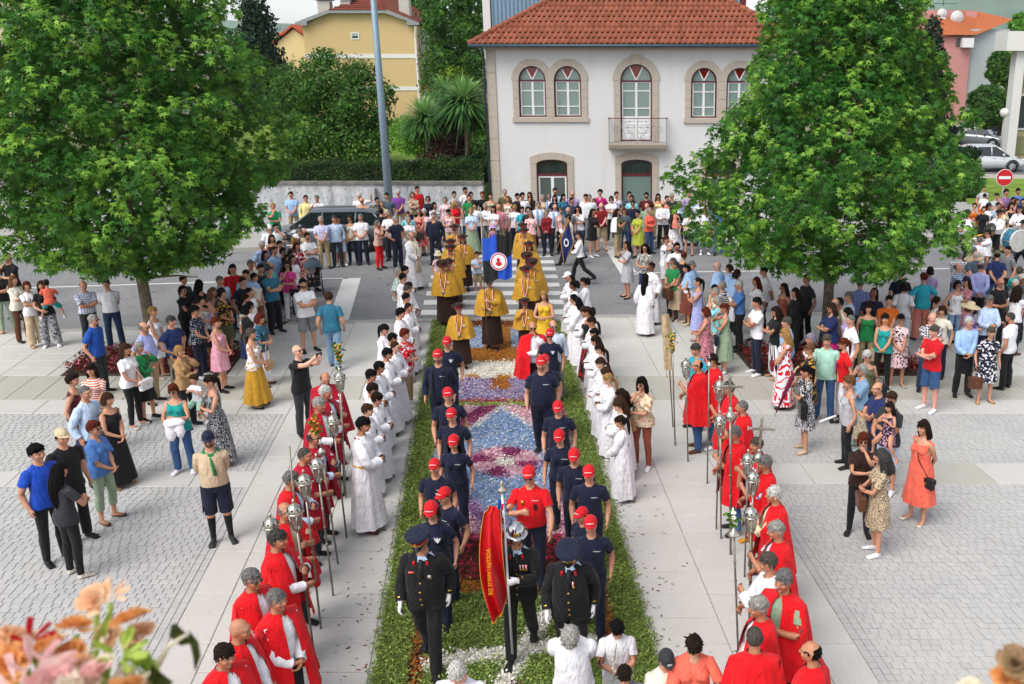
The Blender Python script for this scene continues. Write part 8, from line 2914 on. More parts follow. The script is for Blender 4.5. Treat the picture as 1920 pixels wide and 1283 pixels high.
# ================================================================== things people carry
def staff(ub,vb,ut,vt,kind,label,group='processional staffs',rad=.013):
 B=gp(ub,vb);T=pl(ut,vt,B[1])
 T[2]=max(T[2],1.9)
 o=empty({'lantern':'processional_lantern','cross':'processional_cross','banner':'processional_banner','orb':'orb_staff','flower':'flower_staff','dish':'candle_staff','plain':'plain_staff','censer':'censer_staff'}[kind],tuple(B))
 d=T-B;L=np.linalg.norm(d);d=d/L
 Q=rbet(np.array([0,0,1.]),d)
 hh={'lantern':.42,'cross':.62,'banner':.05,'orb':.25,'flower':.3,'dish':.42,'plain':.02,'censer':.45}[kind]
 def bld(name,mb,mat,sm=True):
  V=np.concatenate(mb.v);mb.v=[V@Q.T]
  return mb.build(name,mat,o,sm)
 z1=L-hh
 mb=MB();mb.tube([(0,0,0),(0,0,L*.5),(0,0,z1)],rad,8)
 for z in(.35,.5,.66):mb.ball((0,0,z1*z+.2),(rad*1.6,rad*1.6,rad),10,6)
 bld('staff',mb,M_SILVD)
 if kind in('lantern','censer'):
  mb=MB();mb.lathe([(.012,z1-.01),(.02,z1+.02),(.035,z1+.03),(.045,z1+.05),(.05,z1+.06)],12);bld('lantern_base',mb,M_SILV)
  mb=MB()
  for k in range(6):
   a=k*math.pi/3
   mb.tube([(.05*math.cos(a),.05*math.sin(a),z1+.05),(.082*math.cos(a),.082*math.sin(a),z1+.23)],.006,5)
  mb.lathe([(.078,z1+.225),(.092,z1+.235),(.09,z1+.25),(.076,z1+.252)],18);bld('lantern_frame',mb,M_SILV)
  mb=MB();mb.lathe([(.045,z1+.06),(.074,z1+.225)],6);bld('lantern_glass',mb,glassmat('lantern glass','#8f8a80',.5),False)
  mb=MB();mb.lathe([(.084,z1+.252),(.082,z1+.285),(.066,z1+.32),(.04,z1+.345),(.018,z1+.355)],18);dome=bld('lantern_dome',mb,M_SILV)
  mb=MB()
  for k in range(8):
   a=k*math.pi/4
   mb.ball((.079*math.cos(a),.079*math.sin(a),z1+.297),(.012,.012,.012),8,6)
  V=np.concatenate(mb.v);mb.v=[V@Q.T];mb.build('hole_shade_beads',plain('hole shade','#15130f',.9),dome)  # dark beads imitate the shade inside pierced openings; the dome is solid
  mb=MB();mb.lathe([(.018,z1+.355),(.012,z1+.37),(.022,z1+.385),(.014,z1+.405),(.003,z1+.42)],10);bld('finial',mb,M_SILV)
  if kind=='lantern':
   mb=MB()
   for k in range(6):
    a=k*math.pi/3
    mb.tube([(.088*math.cos(a),.088*math.sin(a),z1+.24),(.108*math.cos(a),.108*math.sin(a),z1+.255),(.105*math.cos(a),.105*math.sin(a),z1+.275)],.005,5)
   bld('scroll_hooks',mb,M_SILV)
 elif kind=='orb':
  mb=MB();mb.lathe([(.013,z1),(.03,z1+.02),(.05,z1+.05),(.05,z1+.08),(.03,z1+.11),(.014,z1+.13)],14);bld('orb',mb,M_SILV)
  mb=MB();mb.tube([(0,0,z1+.12),(0,0,L)],.008,6);mb.tube([(-.03,0,L-.05),(.03,0,L-.05)],.008,6);bld('finial',mb,M_SILV)
 elif kind=='cross':
  mb=MB();mb.lathe([(.013,z1-.05),(.03,z1-.03),(.07,z1+.01),(.075,z1+.05),(.055,z1+.09),(.025,z1+.12),(.035,z1+.15),(.015,z1+.18)],16);bld('vase',mb,M_SILV)
  mb=MB()
  for s_ in(1,-1):mb.tube([(s_*.06,0,z1+.09),(s_*.105,0,z1+.07),(s_*.1,0,z1+.02),(s_*.07,0,z1+.01)],.007,6)
  bld('vase_handles',mb,M_SILV)
  zc=L-.15
  mb=MB();mb.box(-.018,.018,-.009,.009,z1+.17,L-.02,.004);mb.box(-.16,.16,-.0095,.0095,zc-.018,zc+.018,.004);bld('cross_bars',mb,M_SILV,False)
  mb=MB()
  for(x,z)in((.165,zc),(-.165,zc),(0,L)):
   for k in range(3):mb.ball((x+.018*math.cos(k*2.1),0,z+.018*math.sin(k*2.1)),.016,8,6)
  bld('trefoil_ends',mb,M_SILV)
  mb=MB()
  for k in range(12):
   a=k*math.pi/6+.26
   mb.tube([(.03*math.cos(a),0,zc+.03*math.sin(a)),(.085*math.cos(a),0,zc+.085*math.sin(a))],[.004,.001],4)
  bld('sun_rays',mb,M_SILV)
 elif kind=='flower':
  mb=MB();mb.lathe([(.013,z1),(.03,z1+.02),(.02,z1+.05)],10);bld('socket',mb,M_SILV)
  flowers(o,Q,z1+.05,L-z1,'gold')
 elif kind=='dish':
  mb=MB();mb.lathe([(.013,z1),(.02,z1+.02),(.082,z1+.03),(.085,z1+.04),(.03,z1+.085),(.014,z1+.12)],18);bld('drip_dish',mb,M_SILV)
  mb=MB();mb.tube([(0,0,z1+.1),(0,0,L-.05)],.012,8);bld('candle',mb,cloth('offwhite')if False else plain('candle wax','#d8cdb0',.6))
  flowers(o,Q,z1+.14,.18,'offwhite',4,.034)
 elif kind=='banner':
  nz,nk=14,20
  V=[]
  for i in range(nz):
   z=L-.05-i*.082
   for k in range(nk):
    a=2*math.pi*k/nk
    r_=(.045+.02*min(i,4)/4)*(1+.25*math.sin(3*a+i*.25)+.15*math.sin(5*a))
    V.append((r_*math.cos(a)*1.2-.02,r_*math.sin(a),z))
  F=[(i*nk+k,i*nk+(k+1)%nk,(i+1)*nk+(k+1)%nk,(i+1)*nk+k)for i in range(nz-1)for k in range(nk)]
  mb=MB().add(V,F);bld('furled_cloth',mb,plain('cream damask','#b9a07c',.8,var=.2,scale=18))
  for x in(-.06,.05):
   mb=MB();mb.tube([(x,-.04,L-1.1),(x,-.04,L-1.22)],.006,5);mb.ball((x,-.04,L-1.25),(.016,.016,.03),8,6);bld('tassel',mb,cloth('mustard'))
 tag(o,label,'staff',group)
 return o
def flowers(o,Q,z0,hgt,c,n=14,r_=.022):
 for k in range(n):
  a=k*2.4;rr=.045*random.uniform(.2,1)
  mb=MB();mb.ball((rr*math.cos(a),rr*math.sin(a),z0+hgt*(k+.5)/n),(r_,r_,r_*.8),8,6)
  V=np.concatenate(mb.v);mb.v=[V@Q.T]
  mb.build('blossom',plain('blossom '+c,PAL[c],.7),o,True)
 C=np.stack([rng.normal(0,.035,40),rng.normal(0,.035,40),z0+rng.random(40)*hgt],1)
 V,idx,tint=leaves(C@Q.T,rng.normal(size=(40,3)),rng.uniform(.05,.09,40),OVAL,rng.random(40))
 link('sprig_leaves',mesh_np('sprig_leaves',V,idx,M_MIDLEAF,False,{'tint':tint}),o)
lt='silver processional lantern '
staff(591,1240,549,935,'lantern',lt+'on the staff nearest the left foreground')
staff(602,1179,568,880,'lantern',lt+'with round pierced dome behind white sleeves')
staff(625,1117,592,850,'lantern',lt+'third along the left line')
staff(634,1058,604,868,'orb','short silver staff beside the third lantern on the left')
staff(650,1009,622,770,'lantern',lt+'in front of the silver-haired brother')
staff(649,935,636,690,'lantern',lt+'farthest along the left line, below white flowers')
staff(646,930,633,650,'flower','tall staff topped with a spray of white and green flowers')
staff(612,1010,590,800,'flower','staff topped with an orange flower on the left line')
staff(568,1110,542,835,'plain','plain silver-tipped staff at the outer left line')
staff(536,1230,508,985,'lantern',lt+'lowest of the left line, above the grey heads')
staff(1262,801,1249,585,'banner','furled cream banner on a pole at the head of the right line')
staff(1266,836,1260,632,'flower','staff with yellow flowers beside the furled banner')
staff(1290,866,1286,668,'lantern',lt+'held over the purple shirt')
staff(1326,907,1330,665,'orb','staff with a round silver knob before the teal jeans')
staff(1343,992,1350,705,'lantern',lt+'left of the large cross')
staff(1352,1010,1350,770,'lantern',lt+'directly below another one left of the cross')
staff(1370,1040,1369,706,'cross','large silver processional cross rising from a two-handled vase',rad=.017)
staff(1404,1062,1429,785,'cross','second silver cross tilted toward the umbrella')
staff(1396,1082,1403,842,'lantern',lt+'beside the striped sleeve on the right line')
staff(1408,1118,1411,914,'censer','silver lantern staff with pointed cap before the white hair')
staff(1384,1222,1374,945,'dish','candle staff with cone dish and a white rose')
staff(1404,1206,1405,1044,'lantern',lt+'covering the face of the plain white shirt')
def sheet(name,grid,mat,parent,mats=None,mi=None):
 g=np.array(grid);ny,nx=g.shape[:2]
 i=(np.arange(ny-1)[:,None]*nx+np.arange(nx-1)[None]).reshape(-1)
 Q=np.stack([i,i+1,i+nx+1,i+nx],1)
 return link(name,mesh_np(name,g.reshape(-1,3),Q,mat,True,None,mats,mi),parent)
hd=hand(HELM,'L')
fx,fy=hd[0],hd[1]
fl=empty('red_flag',(fx,fy,0));tag(fl,'red brigade flag with gold lettering and fringe hanging from a white pole','flag')
top=pl(941,925,fy)[2]
mb=MB();mb.tube([(0,0,.25),(-.03,0,top)],.014,8);mb.build('pole',plain('white pole paint','#cfd0d2',.35),fl,True)
for k in range(3):
 z=top-.12-k*.17
 mb=MB();mb.tube([(-.03,0,z),(-.03,0,z-.08)],.0155,8);mb.build('red_stripe',cloth('scarlet'),fl,True)
mb=MB();mb.lathe([(.012,0),(.05,.02),(.055,.05),(.02,.08),(.03,.11),(.004,.16)],12,(-.03,0,top));mb.build('pole_top',M_SILV,fl,True)
zt_,zb2=top-.14,.95
grid=[]
for i in range(30):
 t=i/29
 row=[]
 wd=.10+.15*math.sin(math.pi*min(1,t*.8+.12))+.02
 for k in range(25):
  s_=k/24
  z=zt_-(zt_-zb2)*t-.22*t*(s_ if s_<.6 else .6-(s_-.6))-.12*s_*t
  row.append((-.04-wd*s_*(1 if t>.05 else .8),-.06-.075*math.sin(s_*11+t*4.5)*(.35+t)-.04*math.sin(s_*5-t*3+1),z))
 grid.append(row)
sheet('flag_cloth',grid,plain('red satin','#c3131d',.38,var=.1),fl)
for e in(0,-1):
 mb=MB();mb.tube([np.array(grid[i][e])+(0,-.004,0)for i in range(30)],.005,5);mb.build('gold_fringe',cloth('mustard'),fl,True)
mb=MB();mb.tube([np.array(q)for q in grid[-1]],.01,5);mb.build('gold_fringe',cloth('mustard'),fl,True)
V,T=text_mesh('VOLUNTÁRIOS DE',.07,'')
V2=np.stack([V[:,2]*1.0,V[:,1],-V[:,0]],1)
tz=zt_-.75
V2+=np.array([-.19,-.155,tz]);
link('gold_lettering',mesh_np('gold_lettering',V2,T,cloth('gold')),fl)
for k,(c,dx,dz)in enumerate((('blue',-.16,.9),('gold',-.24,1.05),('emerald',-.22,.95),('midblue',-.10,.8))):
 g2=[[(-.03+dx*t+.02*math.sin(6*t+k)-.035*s_,.05+.03*k+.01*math.sin(9*t),top-.1-dz*t)for s_ in(0,.5,1,1.6)]for t in np.linspace(0,1,10)]
 sheet('ribbon',g2,cloth(c,.5),fl)
hb_=hand(FB,'L')
bf=empty('quartered_flag',(hb_[0],hb_[1],0));tag(bf,'blue and black quartered flag with a round red emblem','flag')
zt2_=pl(917,446,hb_[1])[2]
mb=MB();mb.tube([(0,0,.15),(0,0,zt2_+.7)],.013,8);mb.build('pole',M_SILVD,bf,True)
fw,fh=.68,1.05
nx_,ny_=24,24
grid=[[(fw*k/nx_*(1-.02*i/ny_),-.05*math.sin(k*.75+i*.05)*(k/nx_)-.02,zt2_-fh*i/ny_+.12*(k/nx_)**1.2-.03*math.sin(k*.4))for k in range(nx_+1)]for i in range(ny_+1)]
mi=[(0 if((k<nx_//2)==(i<ny_//2))else 1)for i in range(ny_)for k in range(nx_)]
sheet('flag_cloth',grid,None,bf,[plain('blue satin','#1650c0',.5),plain('black satin','#101114',.5)],mi)
gx,gz=fw*.55,zt2_-fh*.52
for r0,r1,c,y_ in((0,.195,'white',-.062),(.155,.18,'red',-.0645),(0,.15,'ice',-.066)):
 mb=MB();mb.lathe([(max(r0,.002),0),(r1,0)],30,(0,0,0),1,1.08)
 V=np.concatenate(mb.v);mb.v=[np.stack([V[:,0]+gx,np.full(len(V),y_),V[:,1]+gz],1)];mb.build('emblem_disc',plain('emblem '+c,PAL[c],.7),bf)
mb=MB();mb.ball((gx,-.069,gz-.05),(.07,.004,.055),12,6);mb.ball((gx-.01,-.069,gz+.04),(.04,.004,.05),12,6);mb.build('emblem_figure',plain('emblem red',PAL['red'],.7),bf)
Yb_=BN1['loc'][1]-.35
pn=empty('navy_pennant',(pl(1066,440,Yb_)[0],Yb_,0));tag(pn,'navy pointed pennant with gold border and white ring emblem','flag')
PO=np.array(pn.location)
A_,B_2,C_2,D_2=[pl(u,v,Yb_)-PO for u,v in((1066,412),(1076,456),(1058,497),(1051,452))]
grid=[]
for i in range(13):
 t=i/12
 l_=A_*(1-t*2)+D_2*t*2 if t<.5 else D_2*(2-2*t)+C_2*(2*t-1)
 r2=A_*(1-t*2)+B_2*t*2 if t<.5 else B_2*(2-2*t)+C_2*(2*t-1)
 grid.append([l_+(r2-l_)*k/8+np.array([0,.03*math.sin(k*1.2+t*3),0])for k in range(9)])
sheet('pennant_cloth',grid,plain('navy satin','#1a2a63',.5),pn)
for e in(0,-1):
 mb=MB();mb.tube([grid[i][e]for i in range(13)],.012,5);mb.build('gold_border',cloth('gold'),pn)
mb=MB();cc=(A_+C_2)/2
mb.lathe([(.07,0),(.12,0)],20,(0,0,0),.7,1.2);V=np.concatenate(mb.v);mb.v=[np.stack([V[:,0]+cc[0],np.full(len(V),-.045),V[:,1]+cc[2]],1)];mb.build('ring_emblem',M_PRINT,pn)
mb=MB();mb.tube([A_+(0,.02,.1),D_2*.5+C_2*.5+(-.25,.05,.0),pl(1042,475,Yb_)-PO],.013,6);mb.build('pole',plain('pole wood','#8a7a62',.7),pn)
c0=pl(1901,450,DRM['loc'][1]-.45)
dr=empty('bass_drum',tuple(c0));tag(dr,'blue bass drum with a white skin carried at the right edge','drum')
Qd=rz(R(24))@rx(R(90))
def bd(name,mb,mat,sm=True):
 V=np.concatenate(mb.v);mb.v=[V@Qd.T];return mb.build(name,mat,dr,sm)
mb=MB();mb.lathe([(.33,-.2),(.335,.2)],36);bd('shell',mb,plain('drum blue','#2c6f8a',.35))
for z in(-.2,.2):
 mb=MB();mb.lathe([(.325,z-.03),(.352,z-.03),(.352,z+.03),(.325,z+.03)],36);bd('hoop',mb,plain('drum hoop','#d2d2d0',.35))
 mb=MB();mb.lathe([(.002,z*1.12),(.326,z*1.1)],36);bd('skin',mb,plain('drum skin','#c9c6bf',.6))
for k in range(10):
 a=k*math.pi/5
 mb=MB();mb.tube([(.355*math.cos(a),.355*math.sin(a),-.2),(.355*math.cos(a),.355*math.sin(a),.2)],.008,5);bd('tension_rod',mb,M_SILV)
hc_=(hand(CYM,'L')+hand(CYM,'R'))/2
cy=empty('cymbal',tuple(hc_));tag(cy,'dark bronze cymbal held in front of a white shirt','cymbal')
mb=MB();mb.lathe([(.002,.05),(.05,.045),(.07,.02),(.24,0)],28);V=np.concatenate(mb.v);mb.v=[V@(rz(R(-60))@rx(R(70))).T];mb.build('plate',plain('dark bronze','#3d4238',.45,.6),cy,True)
mb=MB();mb.tube([(0,0,0),(.02,.06,.03)],.015,6);mb.build('strap',cloth('brown'),cy)
hr=hand(TRB,'L')
tb_=empty('trombone',tuple(hr));tag(tb_,'brass trombone pointing left from under a black hat','trombone')
mb=MB();mb.tube([(.05,0,.02),(-.9,-.05,-.22),(-.93,-.05,-.27),(-.88,-.05,-.3),(.0,0,-.06)],.009,6);mb.build('slide',M_SILV,tb_,True)
mb=MB();mb.tube([(.25,.03,.06),(.35,.03,.1),(.33,.03,.16),(.1,.02,.12),(-.35,0,.02)],[.01,.012,.014,.018,.035],10);mb.build('tubing',M_GOLD,tb_,True)
mb=MB();mb.tube([(-.33,0,.024),(-.42,0,.004),(-.46,0,-.006)],[.036,.065,.1],16,False);mb.build('bell',M_GOLD,tb_,True)
ud=hand(DRK,'R')+np.array([-.12,-.1,.12])
um=empty('closed_umbrella',tuple(ud));tag(um,'closed wine red umbrella hanging point down','umbrella')
e_=np.array([-.30,.0,-.78])
mb=MB();mb.tube([e_*0,e_*.12,e_*.55,e_*.95],[.02,.045,.032,.012],10);mb.build('folded_canopy',cloth('wine'),um,True)
mb=MB();mb.tube([e_*.94,e_*1.06],.005,5);mb.build('tip',M_SILVD,um)
mb=MB();mb.tube([e_*0,e_*-.1,e_*-.16+(.03,0,0)],.014,6);mb.build('handle',cloth('beige'),um)
def find(*ks):
 for r_ in PEOPLE:
  if all(k in r_['key']for k in ks):return r_
 raise KeyError(ks)
def bag(ks,at,size,c,label,strap=None,name='handbag',tilt=0):
 r_=find(*ks)
 s_=r_['sc']
 w,d,h=size
 q=wpt(r_,np.array(at)*s_)
 o=empty(name,tuple(q),r_['face'])
 mb=MB();mb.box(-w/2,w/2,-d/2,d/2,-h,0,.02);mb.build('body',cloth(c,.5),o)
 mb=MB();mb.box(-w/2-.004,w/2+.004,-d/2-.006,d/2+.006,-h*.45,.006,.01);mb.build('flap',cloth(c,.45),o)
 mb=MB();mb.box(-.012,.012,-d/2-.012,-d/2-.005,-h*.5,-h*.38);mb.build('clasp',M_GOLD,o)
 if strap=='cross':
  sh_=np.array([-at[0]*.75,.02,1.40-at[2]])*s_;sh_[0]-=0
  sh_=np.array([-at[0]*.45-at[0],.0-at[1],1.43-at[2]])*s_
  for yy in(-.16,.17):
   mb=MB();mb.tube([(0,0,-.01),(sh_[0]*.45,(yy-at[1])*s_,sh_[2]*.5),(sh_[0]*.9,(yy*.5-at[1])*s_,sh_[2]*.93),tuple(sh_)],.008,5);mb.build('strap',cloth('black' if c!='white' else 'white'),o,True)
 else:
  hgt=(.42 if strap=='sh' else .16)
  mb=MB();mb.tube([(-w*.35,0,-.01),(-w*.3,0,hgt*.7),(0,0,hgt),(w*.3,0,hgt*.7),(w*.35,0,-.01)],.009,5);mb.build('strap',cloth(c,.5),o,True)
 tag(o,label,'bag','bags')
bag(('white T-shirt','white shoulder bag'),(.12,-.26,.98),(.30,.09,.20),'white','white flap bag on a striped strap in the crowd at left','cross')
bag(('mustard long skirt',),(.16,-.25,.98),(.26,.09,.18),'tan','tan bag with gold clasp against the mustard skirt','sh')
bag(('hot pink',),(.18,-.18,.98),(.28,.1,.2),'black','black bag hanging from the pink T-shirt')
bag(('red and','midi'),(.0,-.3,.85),(.3,.12,.22),'charcoal','dark grey handbag against the red floral dress')if False else bag(('scarlet and off-white',),(.0,-.3,.92),(.34,.12,.24),'charcoal','dark grey handbag against the red floral dress')
bag(('white shoulder bag','scarlet'),(.2,-.22,1.02),(.32,.12,.24),'white','large white bag against a red shirt across the road','sh')
bag(('beige midi',),(.05,-.30,.98),(.38,.14,.28),'brown','brown leather bag held in front of the beige dress')
bag(('sage midi',),(.10,-.24,.98),(.2,.08,.22),'navy','dark green crossbody bag on the sage dress'.replace('dark green','dark'),'cross')
bag(('boldly printed',),(.0,-.27,1.02),(.16,.07,.2),'darkred','small red bag against the red print dress')
bag(('beige handbag',),(.26,-.08,.68),(.32,.14,.28),'beige','beige handbag hanging beside the green top')
bag(('olive sleeveless','black shoulder'),(.25,-.05,1.02),(.34,.12,.3),'black','large black bag on the shoulder of white hair')
bag(('holding a closed umbrella',),(.18,-.08,1.08),(.36,.12,.28),'black','black bag beside the closed umbrella','sh')
bag(('leopard-print short-sleeved','brown shoulder'),(-.05,-.26,.98),(.28,.1,.22),'brown','brown bag on the leopard print dress','cross')
bag(('coral midi',),(.22,-.05,.86),(.24,.08,.17),'black','small black crossbody bag on the coral dress','cross')
bag(('yellow floral blouse',),(-.2,-.12,1.0),(.28,.1,.24),'tan','tan saddle bag on the yellow floral blouse','cross')
bag(('brown bag in hand',),(-.26,-.1,.62),(.28,.14,.24),'brown','brown bag carried low beside the navy floral dress')
bag(('navy and white floral slim',),(.2,-.12,.98),(.26,.1,.26),'tan','brown shoulder bag against floral trousers across the road','sh')
bag(('sleeveless top','white shoulder bag'),(.2,.05,1.12),(.34,.12,.26),'white','white shoulder bag near the turquoise blouse','sh')
q=wpt(find('white paper roll'),(-.2,-.3,.80))
mb=MB();mb.tube([(-.16,0,-.06),(.14,0,.06)],.022,10);o=mb.build('paper_roll',plain('white paper','#dcdcda',.8),None,True,tuple(q));tag(o,'rolled white paper held beside black trousers','paper')
q=(hand(find('black T-shirt and charcoal jeans'),'L')+hand(find('black T-shirt and charcoal jeans'),'R'))/2
mb=MB();mb.box(-.075,.075,-.005,.005,-.038,.038,.004);o=mb.build('mobile_phone',plain('phone body','#0e0f12',.25),None,False,tuple(q+np.array([0,0,.05])),(0,0,R(62)));tag(o,'black phone raised in both hands over the paving','phone')
q=hand(BOY,'L')
st=empty('gladiolus',tuple(q));tag(st,'long white gladiolus stem held by the child in white','flower')
mb=MB();mb.tube([(0,0,-.15),(0,.0,.1),(.03,.0,.33)],.005,5);mb.build('stem',plain('stem green','#7d9a3e',.6),st)
for k in range(7):
 mb=MB();mb.ball((.012*math.sin(k*2),-.015+.012*math.cos(k*2),-.02+.035*k),(.024-.0025*k,.022-.002*k,.024),8,6);mb.build('blossom',plain('white blossom','#e4e2d6',.7),st,True)
for r_ in(ST1,ST2,ST3):
 mb=MB()
 for s_ in(1,-1):mb.tube([(s_*.05,.04,1.49),(s_*.085,-.10,1.42),(s_*.085,-.16,1.25),(s_*.08,-.165,.95)],[.02,.04,.045,.045],6)
 r_['part']('stole',rigid(mb,2),cloth('skyblue',.5))
V,T=ring_surface(np.array([1.488,1.465,1.435]),np.array([.078,.105,.13]),np.array([.082,.105,.118]),np.full(3,.008),20)
V[:,2]+=np.clip(-V[:,1],0,.12)*-.7+.006
SCOUT['part']('neckerchief',(V,onehot(len(V),2),T,V.copy()),cloth('green'))
mb=MB();mb.tube([(0,-.115,1.40),(.02,-.165,1.30),(.045,-.18,1.15)],[.012,.018,.026],6);SCOUT['part']('neckerchief_tail',rigid(mb,2),cloth('green'))
b=SCOUT['b'];f_=np.where((b['arm']<.5),np.minimum(.43-b['V'][:,2],b['V'][:,2]-.06),-1)
t_,(v_,w_,n_)=clip_field(b['T'],f_,[b['V'],b['W'],b['N']])
for s_ in(1,-1):
 mk=(v_[t_].mean(1)[:,0]*s_)>0;us,inv=np.unique(t_[mk],return_inverse=True)
 SCOUT['part']('sock',(v_[us]+n_[us]*.004,w_[us],inv.reshape(-1,3),v_[us]),cloth('black'))
mb=MB();mb.ball((.03,-.125,1.44),(.03,.015,.025),10,6);mb.ball((-.03,-.125,1.44),(.03,.015,.025),10,6);BN2['part']('bow',rigid(mb,2),cloth('turquoise'))
mb=MB();
V,T=ring_surface(np.array([1.46,1.40,1.2,.95]),np.array([.12,.24,.27,.29]),np.array([.1,.15,.19,.21]),np.full(4,.01),30,6,.03,1.0,-2.2,2.2)
find('white shawl over')['part']('shawl',(V,onehot(len(V),2),T,V.copy()),cloth('white'))
q=wpt(find('carrying a white coat'),(.05,-.30,1.02))
mb=MB()
for c_,r_ in(((0,0,0),(.17,.11,.08)),((.09,-.03,-.10),(.08,.06,.17)),((-.07,-.02,-.13),(.09,.06,.2)),((.01,.02,-.08),(.12,.07,.13))):mb.ball(c_,r_,14,10)
V=np.concatenate(mb.v);V+=sines(V,.02,1.3)[:,None];mb.v=[V]
tag(mb.build('folded_coat',cloth('white'),None,True,tuple(q)),'bundled white coat held against the teal top','coat')
def pushchair(u,v,label,face,c='black',z0=0.0):
 g_=gp(u,v,z0)
 o=empty('pushchair',tuple(g_),R(face));tag(o,label,'pushchair','pushchairs')
 fr=plain('pushchair frame','#2a2b2e',.4,.5)
 for s_ in(-.24,.24):
  mb=MB();mb.tube([(s_,-.42,.12),(s_,.0,.45),(s_,.48,1.02)],.013,6);mb.tube([(s_,.38,.12),(s_,-.05,.5)],.013,6);mb.build('side_frame',fr,o,True)
  for y in(-.42,.38):
   mb=MB();mb.lathe([(.06,-.02),(.11,-.018),(.115,0),(.11,.018),(.06,.02)],18);V=np.concatenate(mb.v);mb.v=[np.stack([V[:,2]+s_,V[:,0]+y,V[:,1]+.115],1)];mb.build('wheel',plain('pushchair tyre','#141414',.8),o,True)
 mb=MB();mb.tube([(-.24,.48,1.02),(0,.5,1.04),(.24,.48,1.02)],.016,8);mb.build('handle',fr,o,True)
 mb=MB();mb.box(-.21,.21,-.28,.14,.42,.5,.03);mb.box(-.21,.21,.12,.2,.45,.9,.03);mb.build('seat',cloth(c),o)
 mb=MB()
 n_,V,F=10,[],[]
 for i in range(n_+1):
  a=R(20+118*i/n_)
  for k in range(9):
   b2=math.pi*k/8
   V.append((.25*math.cos(b2),.16-.36*math.cos(a)*math.sin(b2)*1.0-.05,.68+.36*math.sin(a)*(.35+.65*math.sin(b2))))
 for i in range(n_):
  for k in range(8):F.append((i*9+k,i*9+k+1,(i+1)*9+k+1,(i+1)*9+k))
 mb.add(V,F);mb.build('hood',cloth(c if c!='black' else 'slate'),o,True)
 mb=MB();mb.box(-.2,.2,-.1,.3,.18,.32,.03);mb.build('basket',cloth('charcoal'),o)
 return g_
g_=pushchair(590,548,'grey pushchair with a baby beside the white polo shirt',20)
ba=person(0,0,.72,20,'tee:lightgrey','shorts:denim','short:lbrown','sit',xy=(g_[0]-.04,g_[1]-.02),label='baby sitting in the grey pushchair',tone='fair',noshoes=True,lod='f');ba['o'].location[2]=.50-.30
g_=pushchair(959,458,'dark pushchair beside the zebra crossing across the road',10)
ba=person(0,0,.72,10,'tee:palepink','shorts:pink','short:blond','sit',xy=(g_[0]-.02,g_[1]-.02),label='baby in pale pink sitting in the far pushchair',tone='fair',noshoes=True,lod='f');ba['o'].location[2]=.20
pushchair(842,462,'dark pushchair behind the mustard capes across the road',-20)
